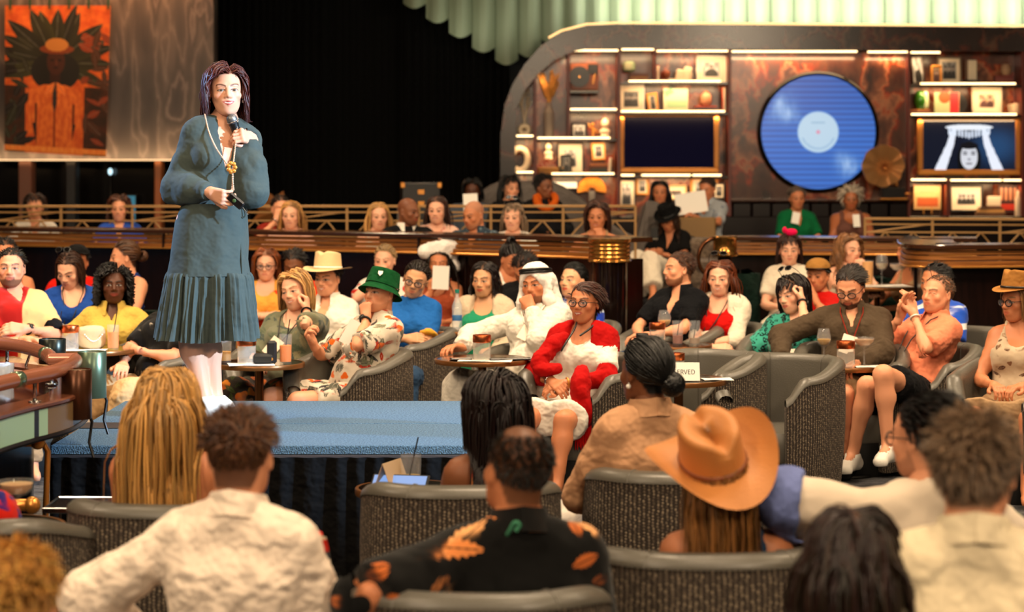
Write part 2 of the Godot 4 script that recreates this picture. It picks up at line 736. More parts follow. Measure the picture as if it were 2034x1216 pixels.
# heads and hands (shared shapes)
var heads:={}
var hands:={}
func ss(a:float,b:float,x:float) -> float:
	return smoothstep(a,b,x)
func head_shape(fem:bool,cell:float) -> Dictionary:
	var key:="%s%.4f" % [fem,cell]
	if heads.has(key):
		return heads[key]
	var g:=Fd.new(Vector3(-0.1,-0.15,-0.125),Vector3(0.1,0.128,0.125),cell)
	var jw:=0.8 if fem else 0.96
	g.ell(Vector3(0,0.034,-0.016),Vector3(0.075,0.084,0.094),0.0)
	g.ell(Vector3(0,-0.022,0.022),Vector3(0.061*(0.96 if fem else 1.0),0.086,0.066),0.03)
	g.ell(Vector3(0,-0.07,0.03),Vector3(0.051*jw,0.038,0.052),0.03)
	g.ell(Vector3(0,-0.098,0.062),Vector3(0.02*jw,0.014,0.018),0.025)
	for x in [-1.0,1.0]:
		g.cap(Vector3(x*0.058*jw,-0.04,0.0),Vector3(x*0.03*jw,-0.09,0.045),0.014,0.014,0.03)
		g.ell(Vector3(x*0.043,-0.025,0.058),Vector3(0.02,0.016,0.016),0.025)
		g.cap(Vector3(x*0.013,0.021,0.081),Vector3(x*0.043,0.022,0.068),0.007 if fem else 0.01,0.007,0.016)
		g.ell(Vector3(x*0.031,-0.001,0.1),Vector3(0.021,0.0125,0.018),0.018,Basis(),true)
		g.ell(Vector3(x*0.031,-0.001,0.0725),Vector3(0.0145,0.0125,0.0125),0.002)
		g.cap(Vector3(x*0.018,0.006,0.083),Vector3(x*0.046,0.004,0.073),0.0035,0.003,0.004)
		g.cap(Vector3(x*0.019,-0.012,0.080),Vector3(x*0.044,-0.011,0.073),0.003,0.003,0.008)
	g.cap(Vector3(0,0.012,0.083),Vector3(0,-0.027,0.1),0.0085,0.011 if fem else 0.0125,0.014)
	for x in [-1.0,1.0]:
		g.ell(Vector3(x*0.012,-0.032,0.091),Vector3(0.008,0.0075,0.01),0.007)
		g.ell(Vector3(x*0.006,-0.0405,0.094),Vector3(0.003,0.003,0.005),0.003,Basis(),true)
	g.ell(Vector3(0,-0.058,0.07),Vector3(0.03,0.022,0.02),0.02)
	var lp:=0.0065 if fem else 0.005
	for x in [-1.0,1.0]:
		g.cap(Vector3(x*0.003,-0.0535,0.0905),Vector3(x*0.022,-0.058,0.078),lp,0.003,0.006)
		g.cap(Vector3(0,-0.066,0.0885),Vector3(x*0.018,-0.0615,0.079),lp+0.001,0.003,0.006)
	g.cap(Vector3(-0.02,-0.0592,0.0945),Vector3(0.02,-0.0592,0.0945),0.0022,0.0022,0.004,true)
	for x in [-1.0,1.0]:
		var B:=Basis(Vector3(0,1,0),x*0.35)*Basis(Vector3(1,0,0),-0.15)
		g.ell(Vector3(x*0.078,-0.006,-0.012),Vector3(0.009,0.031,0.019),0.008,B)
		g.ell(Vector3(x*0.085,-0.004,-0.006),Vector3(0.006,0.018,0.009),0.006,B,true)
	var nr:=0.045 if fem else 0.054
	g.cap(Vector3(0,-0.05,-0.03),Vector3(0,-0.14,-0.038),nr*1.05,nr,0.03)
	var mb:=MB.new()
	g.net(mb)
	var A:=PackedFloat32Array()
	A.resize(mb.v.size()*9)
	for k in mb.v.size():
		var p:=mb.v[k]
		var ax:=absf(p.x)
		var q:=k*9
		if p.z>0.03:
			var ex:=ax - 0.031
			var ey:=p.y+0.0015
			var lid:=0.0082*(1.0 - pow(ex/0.0165,2))
			var inside:=1.0 if absf(ex)<0.016 and ey<lid*0.72 and ey>-lid*0.62 else 0.0
			A[q]=inside
			A[q+1]=inside*(1.0 - ss(0.0062,0.0076,Vector2(ex+0.001*signf(p.x),ey - 0.001).length()))
			if absf(ex)<0.0195:
				var up:=0.0082*(1.0 - pow(ex/0.0195,2))
				A[q+2]=(1.0 - ss(0.0012,0.0034,absf(ey - up*0.9)))*(1.0 - inside)
			var bt:=clampf((ax - 0.012)/0.04,0,1)
			var by:=0.019+0.0085*sin(bt*2.4)
			if ax>0.011 and ax<0.053:
				A[q+3]=1.0 - ss(0.0028,0.0062 - bt*0.0022,absf(p.y - by))
			if ax<0.026 and p.z>0.06:
				var w:=1.0 - pow(ax/0.026,2)
				var dy:=p.y+0.0594
				A[q+4]=1.0 if dy<0.0098*w and dy>-0.0118*w else 0.0
				if ax<0.0165:
					A[q+5]=1.0 if absf(dy+0.001)<0.0034*w else 0.0
			A[q+8]=1.0 - ss(0.008,0.024,Vector2(ax - 0.042,p.y+0.028).length())
		var bl:=-0.045 if ax<0.03 else -0.06+maxf(0.05 - p.z,0.0)*0.45
		if p.z<0.012:
			bl=maxf(bl,lerpf(0.0,-0.037,ss(0.0,0.012,p.z)))
		if p.z>-0.005 and ax<0.074:
			A[q+6]=ss(0.0,0.012,bl - p.y)*ss(-0.128,-0.112,p.y)
		var hl:=0.0
		if p.z>0.0:
			hl=lerpf(0.02,0.078,ss(0.0,0.06,p.z)) - (0.012 if ax>0.04 and p.z>0.05 else 0.0)
		else:
			hl=lerpf(0.02,-0.078,ss(0.012,0.07,-p.z))
		if ax<0.083:
			A[q+7]=ss(-0.006,0.006,p.y - hl)
	var d:={"mb":mb,"m":A}
	heads[key]=d
	return d
func add_head(mb:MB,T:Transform3D,k:Dictionary,cell:float) -> void:
	var h:=head_shape(k.get("fem",true),cell)
	var src:MB=h.mb
	var A:PackedFloat32Array=h.m
	var skin:Color=k.skin.srgb_to_linear()
	var lip:Color=k.get("lip",k.skin.lerp(Color(0.62,0.2,0.18),0.5)).srgb_to_linear()
	var brow:Color=k.get("brow",Color(0.16,0.09,0.05)).srgb_to_linear()
	var eye:Color=k.get("eye",Color(0.14,0.08,0.05)).srgb_to_linear()
	var bc:Color=k.get("bcol",Color(0.12,0.08,0.06)).srgb_to_linear()
	var beard:float=k.get("beard",0.0)
	var hs:bool=k.has("scalp")
	var sc:Color=k.get("scalp",Color.BLACK).srgb_to_linear()
	var sa:float=k.get("scalp_a",1.0)
	var smile:float=k.get("smile",0.0)
	var closed:bool=k.get("closed",false)
	var cheek:=skin*Color(1.0,0.72,0.68)
	var b:=mb.v.size()
	mb.add(src,T)
	for j in src.v.size():
		var q:=j*9
		var c:=skin.lerp(cheek,A[q+8]*0.5)
		if hs and A[q+7]>0.0:
			c=c.lerp(sc,A[q+7]*sa)
		if beard>0.0:
			c=c.lerp(bc,A[q+6]*beard)
		if A[q+4]>0.0:
			c=c.lerp(lip,A[q+4]*0.85)
			if smile>0.3 and A[q+5]>0.0:
				c=c.lerp(Color(0.66,0.6,0.52),0.8 if cell<0.006 else 0.35)
		if A[q+3]>0.0:
			c=c.lerp(brow,A[q+3]*0.85)
		if not closed and A[q]>0.0:
			c=(Color(0.38,0.33,0.3) if cell<0.006 else skin*0.45).lerp(eye,A[q+1])  # distant heads: eye whites darkened to stand for socket shade
		if A[q+2]>0.0:
			c=c.lerp(brow*0.6,A[q+2]*0.8)
		mb.c[b+j]=c
		if smile>0.0:
			var p:=src.v[j]
			if p.z>0.03 and p.y<-0.035 and p.y>-0.085:
				var w:=ss(0.006,0.026,absf(p.x))*(1.0 - ss(0.03,0.05,absf(p.x)))*(1.0 - ss(0.008,0.03,absf(p.y+0.058)))
				mb.v[b+j]+=T.basis*Vector3(signf(p.x)*0.004,0.0065,-0.002)*w*smile
func hand_shape(curl:float,spread:float,thumb:float,cell:float) -> MB:
	var key:="%.2f %.2f %.2f %.4f" % [curl,spread,thumb,cell]
	if hands.has(key):
		return hands[key]
	var g:=Fd.new(Vector3(-0.065,-0.1,-0.04),Vector3(0.095,0.03,0.2),cell)
	g.cap(Vector3(0,0,-0.035),Vector3(0,0,0.012),0.025,0.026,0.01)
	var rf:=maxf(0.0,cell - 0.003)*0.35
	for j in 4:
		var x:=0.029 - j*0.0195
		g.cap(Vector3(x*0.55,0,0.008),Vector3(x,0.002,0.085 - absf(j - 1.2)*0.004),0.0145,0.0125,0.012)
	for j in 4:
		var x:=0.029 - j*0.0195
		var p:=Vector3(x,0.003,0.084 - absf(j - 1.2)*0.005)
		var L:float=[0.96,1.06,1.0,0.78][j]
		var yaw:=(1.5 - j)*0.14*spread
		var a:=curl*(1.05+j*0.08)
		var r:=0.0093 - j*0.0003+rf
		for seg in 3:
			var d:=Vector3(sin(yaw)*cos(a),-sin(a),cos(yaw)*cos(a))
			var e:Vector3=p+d*([0.043,0.026,0.021][seg]*L)
			g.cap(p,e,r,r*0.92,0.006 if seg==0 else 0.003)
			p=e
			r *= 0.92
			a+=curl*1.25+0.08
	var t0:=Vector3(0.018,-0.006,0.018)
	var t1:=Vector3(lerpf(0.05,0.038,thumb),lerpf(-0.012,-0.032,thumb),0.048)
	var t2:=t1+Vector3(lerpf(0.022,-0.008,thumb),lerpf(-0.002,-0.012,thumb),0.026)
	var t3:=t2+Vector3(lerpf(0.008,-0.02,thumb),lerpf(-0.002,0.0,thumb),0.02)
	g.cap(t0,t1,0.017,0.0125,0.012)
	g.cap(t1,t2,0.0115+rf,0.0105+rf,0.004)
	g.cap(t2,t3,0.0105+rf,0.0088+rf,0.003)
	var mb:=MB.new()
	g.net(mb)
	hands[key]=mb
	return mb
# hair: tapered locks that grow from the scalp
func grow_hair(mb:MB,H:Transform3D,st:Dictionary,sd:int,solids:Array,far:bool) -> void:
	var rg:=RandomNumberGenerator.new()
	rg.seed=sd*7919+13
	var n:int=st.get("n",230)
	var w:float=st.get("w",0.0135)
	if far:
		n=int(n*0.42)
		w *= 1.6
	var L:float=st.get("L",0.3)
	var wave:float=st.get("wave",0.006)
	var freq:float=st.get("freq",22.0)
	var part:float=st.get("part",0.0)
	var vol:float=st.get("vol",0.0)
	var back:float=st.get("back",0.0)
	var curlr:float=st.get("curl",0.0)
	var fr:float=st.get("fringe",0.0)
	var short:=L<0.1
	var col:Color=st.col
	var tip:Color=st.get("tip",col)
	var steps:int=st.get("steps",4 if short else (8 if far else 11))
	var sides:=3 if far or short or n>200 else 4
	var c0:=Vector3(0,0.032,-0.016)
	var er:=Vector3(0.079,0.088,0.098)
	var Inv:=H.affine_inverse()
	var dn:=(Inv.basis*Vector3.DOWN).normalized()
	var sol:=[]
	for b in solids:
		sol.append([Inv*b[0],Inv*b[1],b[2]*Inv.basis.x.length()])
	var gold:=PI*(3.0 - sqrt(5.0))
	var N:=int(n*2.1)
	for k in N:
		var y:=1.0 - (k+0.5)/N*1.75
		var rr:=sqrt(maxf(0.0,1.0 - y*y))
		var a:=gold*k+rg.randf_range(-0.15,0.15)
		var d:=Vector3(cos(a)*rr,y,sin(a)*rr)
		var p:=c0+d*er
		var hl:=0.0
		if p.z>0.0:
			hl=lerpf(0.012,st.get("line",0.08),ss(0.0,0.06,p.z))
		else:
			hl=lerpf(0.012,-0.078 if not st.has("nape") else st.nape,ss(0.0,0.06,-p.z))
		if p.y<hl:
			continue
		if st.get("bald",0.0)>0.0 and p.y>0.05 and Vector2(p.x,p.z+0.02).length()<st.bald:
			continue
		var px:=p.x - part*0.04
		var front:=ss(0.0,0.06,p.z)
		var lat:=ss(-0.075,0.0,p.z)
		var dir:=Vector3((signf(px)*(0.7+0.3*front)+px*6.0)*lat+px*2.0,0.15*lat,-0.5 - 0.3*front+(0.4 if back==0.0 else 0.0))
		if back>0.0:
			dir=dir.lerp(Vector3(px*5.0,0.35,-1.3),back)
		var Lk:=L*rg.randf_range(0.82,1.08)
		var fringe:=fr>0.0 and p.z>0.035 and p.y>0.05 and absf(p.x)<0.062
		if fringe:
			dir=Vector3(px*3.0+part*-0.8,-0.3,1.0)
			Lk=fr*rg.randf_range(0.85,1.1)
		if short:
			dir=dir.lerp(d*st.get("lift",0.5)+st.get("comb",Vector3(0,-0.2,-0.5))+Vector3(rg.randf_range(-1,1),rg.randf_range(-1,1),rg.randf_range(-1,1))*st.get("mess",0.25),0.85)
			if p.y<0.03:
				Lk *= st.get("sides",0.6)
				dir+=dn*0.8
		var nrm:=(d/er).normalized()
		dir=(dir - nrm*minf(dir.dot(nrm),0.0)).normalized()
		if not short:
			dir=(dir - nrm*dir.dot(nrm)).normalized()
		var hs:=0.004+vol*(0.4+0.6*rg.randf())+rg.randf()*0.008
		if short:
			hs=0.0
		var ph:=rg.randf()*TAU
		var side:=nrm.cross(dir)
		var path:=[]
		var rad:=[]
		var stp:=Lk/steps
		var pl:bool=st.has("pull")
		var tgt:Vector3=st.get("pull",Vector3())
		var done:=false
		for s in steps+1:
			var q:=float(s)/steps
			var wob:=Vector3()
			if not short:
				wob=side*sin(ph+q*L*freq)*wave*ss(0.08,0.4,q)+dir.cross(side)*cos(ph+q*L*freq)*(wave*0.6+curlr)*ss(0.05,0.3,q)+side*sin(ph+q*L*freq)*curlr*ss(0.05,0.3,q)
			path.append(H*(p+wob))
			var ta:=1.0 - ss(0.55,1.0,q)*(0.75 if not st.has("blunt") else 0.25)
			if short:
				ta=1.0 - q*0.8
			rad.append(maxf(w*0.5*ta,0.0012)*H.basis.x.length())
			if done:
				break
			if pl:
				var to:=tgt - p
				if to.length()<stp*1.2:
					done=true
					p=tgt
					continue
				var e0:=(p - c0)/er
				dir=(dir*0.5+to.normalized()).normalized()
			elif short:
				dir=(dir+dn*0.12*st.get("fall",1.0)).normalized()
			else:
				dir=(dir+dn*(0.3+0.9*q+1.2*ss(0.06,-0.03,p.y))).normalized()
			p+=dir*stp
			var e:=(p - c0)/(er+Vector3.ONE*hs)
			var el:=e.length()
			if el>0.01 and (el<1.0 or (not short and not pl and p.y>-0.01)):
				var keep:=1.0 if el<1.0 else ss(-0.02,0.045,p.y)
				if keep<1.0:
					e=e.lerp(e/el,keep)
					el=1.0
				p=c0+e/el*(er+Vector3.ONE*hs)
			if not short and not fringe and p.z>0.015 and p.y<0.07 and p.y>-0.14:
				var lim:=lerpf(0.045,0.07,ss(0.07,0.03,p.y))+hs
				if absf(p.x)<lim:
					p.x=(signf(p.x) if p.x != 0.0 else 1.0)*lim
				if p.z>0.045:
					p.z=lerpf(p.z,0.04,0.5)
			for b in sol:
				var ab:Vector3=b[1] - b[0]
				var t:=clampf((p - b[0]).dot(ab)/maxf(ab.length_squared(),1e-6),0,1)
				var cc:Vector3=b[0]+ab*t
				var dd:=p - cc
				var rb:float=b[2]+0.006+hs*0.3
				if dd.length()<rb:
					p=cc+dd.normalized()*rb
		if path.size()<2:
			continue
		var shade:=rg.randf_range(0.72,1.22)
		var kc:=col.lerp(tip,rg.randf()*0.6+(0.0 if short else 0.15))
		var b0:=mb.v.size()
		mb.paint(Color(clampf(kc.r*shade,0,1),clampf(kc.g*shade,0,1),clampf(kc.b*shade,0,1)))
		mb.tube(path,rad,sides,false,0.55 if not st.has("round") else 1.0,H*c0)
# people
const ARMS:={
	"lap":[Vector3(0.075,0.12,0.30),Vector3(-0.5,-0.25,0.8),Vector3(0,-1,-0.2),0.45,Vector3(0.6,-0.6,-0.3)],
	"rest":[Vector3(0.29,0.2,0.24),Vector3(0,-0.35,1),Vector3(0,-1,-0.3),0.3,Vector3(0.8,-0.3,-0.6)],
	"cross":[Vector3(-0.07,0.245,0.2),Vector3(-1,0.05,-0.15),Vector3(0,-0.4,-1),0.35,Vector3(0.8,-0.7,0.0)],
	"cross2":[Vector3(-0.05,0.205,0.235),Vector3(-1,0.1,-0.1),Vector3(0,-0.3,-1),0.35,Vector3(0.8,-0.7,0.1)],
	"table":[Vector3(0.1,0.21,0.4),Vector3(-0.4,0,1),Vector3(0,-1,0),0.3,Vector3(0.8,-0.6,-0.2)],
	"down":[Vector3(0.26,-0.02,0.12),Vector3(0,-0.8,0.5),Vector3(-1,0,0),0.3,Vector3(0.6,0,-0.8)],
	"back":[Vector3(0.3,0.08,-0.1),Vector3(0,-1,0.2),Vector3(-1,0,0),0.3,Vector3(0.6,0,-0.8)],
}
var cloth_noise:=FastNoiseLite.new()
var people:=[]
var hips:=1.0
var bust:=1.0
func ik(S:Vector3,W:Vector3,l1:float,l2:float,pole:Vector3) -> Array:
	var d:=W - S
	var L:=clampf(d.length(),0.05,(l1+l2)*0.995)
	d=d.normalized()
	var x:=(l1*l1 - l2*l2+L*L)/(2.0*L)
	var h:=sqrt(maxf(0.0,l1*l1 - x*x))
	var u:=(pole - d*pole.dot(d)).normalized()
	return [S+d*x+u*h,S+d*L]
func look_basis(z:Vector3,y:Vector3) -> Basis:
	z=z.normalized()
	var x:=y.cross(z).normalized()
	return Basis(x,z.cross(x),z)
func pick(d:Dictionary,k:String,v):
	return d[k] if d.has(k) else v
func person(d:Dictionary) -> Node3D:
	var h:Array=d.h
	var hc:Vector3=P(h[0],h[1],h[2])
	var sc:float=d.get("size",1.0)
	hips=d.get("hips",1.0)
	bust=d.get("bust",1.0)
	var q:float=d.get("q",0.016)
	var fem:bool=d.get("fem",true)
	var far:bool=q>0.019
	var yaw:=deg_to_rad(d.get("y",0.0))
	var lean:=deg_to_rad(d.get("lean",12.0))
	var tilt:=deg_to_rad(d.get("tilt",0.0))
	var RT:=Basis(Vector3.UP,yaw)*Basis(Vector3.BACK,tilt)*Basis(Vector3.RIGHT,-lean)
	var RH:=Basis(Vector3.UP,deg_to_rad(d.get("hy",d.get("y",0.0))))*Basis(Vector3.BACK,deg_to_rad(d.get("hr",0.0)))*Basis(Vector3.RIGHT,deg_to_rad(d.get("hp",4.0)))
	var hsc:float=d.get("head",1.0)*sc
	var H:=Transform3D(RH.scaled(Vector3(hsc,hsc,hsc)),hc)
	var neck_top:=H*Vector3(0,-0.075,-0.03)
	var hip:Vector3=neck_top - RT*(Vector3(0,0.565,-0.01)*sc)
	var B:=Transform3D(RT.scaled(Vector3(sc,sc,sc)),hip)
	var floor_y:float=d.get("floor",0.0)
	var base:=Vector3(hip.x,floor_y,hip.z)
	var wd:float=d.get("wide",1.0)
	var W:=(0.92 if fem else 1.0)*wd
	var belly:float=d.get("belly",0.0 if fem else 0.3)
	var stand:bool=d.get("stand",false)
	var J:={}
	for s in [-1,1]:
		var k:="l" if s>0 else "r"
		var S:Vector3=B*Vector3(s*0.15*W,0.428,-0.01)
		var a=pick(d,"a"+k,"lap")
		if a is String:
			a=ARMS[a]
		var m:=Vector3(s,1,1)
		var tg:Vector3
		if a.size()>5 and a[5]=="head":
			tg=hc+(RH*(a[0]*m))*hsc
		elif a.size()>5 and a[5]=="world":
			tg=a[0]
		else:
			tg=B*(a[0]*m)
		var DR:=RT if not (a.size()>5 and a[5]=="world") else Basis()
		if a.size()>5 and a[5]=="world":
			m=Vector3.ONE
		var wp:Array=ik(S,tg,0.285*sc,0.25*sc,DR*(a[4]*m))
		var fd:Vector3=DR*(a[1]*m)
		var pn:Vector3=DR*(a[2]*m)
		J["S"+k]=S
		J["E"+k]=wp[0]
		J["W"+k]=wp[1]
		J["F"+k]=fd.normalized()
		J["N"+k]=pn
		J["C"+k]=a[3]
		var HP:Vector3=B*Vector3(s*0.09,0.0,0.0)
		J["H"+k]=HP
		var fy:=Basis(Vector3.UP,deg_to_rad(d.get("y",0.0)+d.get("ly",0.0)))
		if d.has("k"+k):
			J["K"+k]=d["k"+k]
			J["A"+k]=d["f"+k]
		else:
			var sp:float=d.get("knees",0.12)
			J["K"+k]=HP+fy*Vector3(s*(sp - 0.06),0.02,0.44)*sc
			var an:Vector3=J["K"+k]+fy*Vector3(0,-0.4,d.get("feet",0.06))*sc
			an.y=floor_y+0.09
			J["A"+k]=an
	var T:=Transform3D(Basis(),-base)
	var up_leg:bool=not d.get("nolegs",false)
	var lo:=Vector3.INF
	var hi:=-Vector3.INF
	for k in J:
		if J[k] is Vector3 and k[0] in "SEWHKA":
			if not up_leg and k[0] in "KA":
				continue
			lo=lo.min(J[k])
			hi=hi.max(J[k])
	lo=lo.min(hc).min(hip - Vector3.ONE*0.12) - base - Vector3.ONE*0.16
	hi=hi.max(neck_top).max(hip+Vector3.ONE*0.12) - base+Vector3.ONE*0.17
	var o:=thing("person",d.n,"person",base,0.0,d.get("g",""))
	var skin:Color=d.skin
# body
	var fl:=Fd.new(lo,hi,q*d.get("bodyq",1.6))
	var L:=func(v:Vector3) -> Vector3:return B*v - base
	body_torso(fl,L,W,sc,belly,fem,0.0)
	fl.cap(L.call(Vector3(0,0.46,-0.015)),neck_top - base,0.058*sc,(0.046 if fem else 0.055)*hsc,0.04)
	for k in ["l","r"]:
		fl.cap(J["S"+k] - base,J["E"+k] - base,0.046*sc*wd,0.036*sc,0.04)
		fl.cap(J["E"+k] - base,J["W"+k] - base,0.036*sc,0.025*sc,0.012)
		fl.ell(J["E"+k].lerp(J["W"+k],0.25) - base,Vector3.ONE*0.037*sc,0.03)
		if up_leg:
			fl.cap(J["H"+k] - base,J["K"+k] - base,0.084*sc,0.058*sc,0.04)
			fl.cap(J["K"+k] - base,J["A"+k] - base,0.055*sc,0.036*sc,0.02)
			fl.ell(J["K"+k].lerp(J["A"+k],0.3) - base - RT.z*0.018,Vector3(0.05,0.05,0.05)*sc,0.05)
			fl.cap(J["A"+k] - base,J["A"+k] - base+foot_dir(J,k)*0.12*sc+Vector3(0,-0.05,0)*sc,0.035*sc,0.028*sc,0.02)
	var mb:=MB.new()
	mb.paint(skin)
	fl.net(mb)
	d.skin=skin
	var k2:Dictionary=d.get("face",{}).duplicate()
	k2.skin=skin
	k2.fem=fem
	var st:Dictionary=d.get("hair",{})
	if st.has("col") and not k2.has("scalp"):
		k2.scalp=st.col.darkened(0.25)
		k2.scalp_a=st.get("scalp_a",0.85)
	if st.has("col") and not k2.has("brow"):
		k2.brow=st.col.darkened(0.35)
	var hcell:float=d.get("hq",0.0083 if far else (0.0052 if q>0.0155 else 0.0085))
	add_head(mb,T*H,k2,hcell)
	for s in [-1,1]:
		var k:="l" if s>0 else "r"
		if d.get("nolegs",false) and not d.has("a"+k):
			continue
		var hb:=look_basis(J["F"+k],-J["N"+k])
		var cu:float=J["C"+k]
		var hm:MB=hand_shape(cu,d.get("spread",0.3),1.0 if cu>0.75 else 0.35,d.get("handq",0.0095 if far else 0.0065))
		var hs2:=sc*(0.94 if fem else 1.03)
		var tr:=Transform3D(hb*Basis.from_scale(Vector3(s,1,1)*hs2),J["W"+k] - base)
		var b0:=mb.v.size()
		mb.add(hm,tr)
		var sl:=skin.srgb_to_linear()
		for z in range(b0,mb.v.size()):
			mb.c[z]=sl
	mesh_on(o,"body",mb,M_skin)
# clothes
	if d.has("top"):
		garment(o,d,d.top,J,L,base,lo,hi,q,W,sc,belly,fem,RT,hsc,neck_top)
	if d.has("bot") and up_leg:
		legwear(o,d,d.bot,J,L,base,lo,hi,q,sc,RT)
	if d.has("shoes") and up_leg:
		for k in ["l","r"]:
			shoe(o,J["A"+k] - base,foot_dir(J,k),d.shoes,sc)
# hair
	var sol:=[[B*Vector3(-0.15*W,0.425,-0.01),B*Vector3(0.15*W,0.425,-0.01),0.078*sc],[B*Vector3(0,0.2,0.0),B*Vector3(0,0.36,0.0),0.155*sc],[B*Vector3(-0.06,0.33,0.07),B*Vector3(0.06,0.33,0.07),0.085*sc],[neck_top,B*Vector3(0,0.45,-0.02),0.056*sc]]
	if st.has("col"):
		var hm:=MB.new()
		grow_hair(hm,T*H,st,people.size()+3,sol.map(func(z):return [T*z[0],T*z[1],z[2]]),far)
		if st.has("bun"):
			var bp:Vector3=st.bun
			var br:float=st.get("bunr",0.035)
			for z in 26:
				var f:=z*2.399
				var yy:=1.0 - 2.0*(z+0.5)/26
				var ax:=Vector3(cos(f)*sqrt(1 - yy*yy),yy,sin(f)*sqrt(1 - yy*yy))
				var e1:=ax.cross(Vector3(0.3,0.5,0.8)).normalized()
				var e2:=ax.cross(e1)
				var pts:=[]
				for w in 8:
					var an:=w*0.5
					pts.append(T*(H*(bp+(e1*cos(an)+e2*sin(an))*br)))
				hm.paint(st.col*(0.75+0.5*fmod(z*0.37,1.0)))
				hm.tube(pts,0.011,5)
		mesh_on(o,"hair",hm,M_hair)
	var HL:=T*H
	for x in d.get("extra",[]):
		wear(o,x,HL,L,sc,J,base,RT)
	people.append(o)
	o.set_meta("joints",J)
	o.set_meta("head",HL)
	return o
func foot_dir(J:Dictionary,k:String) -> Vector3:
	var f:Vector3=J["K"+k] - J["H"+k]
	if J.has("foot"):
		f=J.foot
	f.y=0
	return f.normalized()
func body_torso(fl:Fd,L:Callable,W:float,sc:float,belly:float,fem:bool,e:float) -> void:
	var hw:=(0.095 if fem else 0.085)*hips
	fl.cap(L.call(Vector3(-hw,0.01,-0.01)),L.call(Vector3(hw,0.01,-0.01)),(0.104*lerpf(1.0,hips,0.4)+e)*sc,(0.104*lerpf(1.0,hips,0.4)+e)*sc,0.02)
	var ww:=(0.045 if fem else 0.065)*W
	fl.cap(L.call(Vector3(-ww,0.17,0)),L.call(Vector3(ww,0.17,0)),(0.092+e)*sc,(0.092+e)*sc,0.08)
	fl.cap(L.call(Vector3(-0.075*W,0.33,-0.005)),L.call(Vector3(0.075*W,0.33,-0.005)),(0.096+e)*sc,(0.096+e)*sc,0.07)
	fl.cap(L.call(Vector3(-0.138*W,0.428,-0.012)),L.call(Vector3(0.138*W,0.428,-0.012)),(0.054+e*0.9)*sc,(0.054+e*0.9)*sc,0.05)
	for s in [-1.0,1.0]:
		fl.cap(L.call(Vector3(s*0.02,0.495,-0.02)),L.call(Vector3(s*0.12*W,0.442,-0.015)),(0.046+e*0.85)*sc,(0.043+e*0.85)*sc,0.04)
		if fem:
			fl.ell(L.call(Vector3(s*0.072,0.305,0.085*lerpf(0.6,1.0,bust))),Vector3.ONE*(0.062*bust+e)*sc,0.05)
		else:
			fl.ell(L.call(Vector3(s*0.07,0.35,0.06)),Vector3.ONE*(0.062+e)*sc,0.06)
	if belly>0.0:
		fl.ell(L.call(Vector3(0,0.12,0.05+0.03*belly)),Vector3.ONE*(0.085+0.05*belly+e)*sc,0.08)
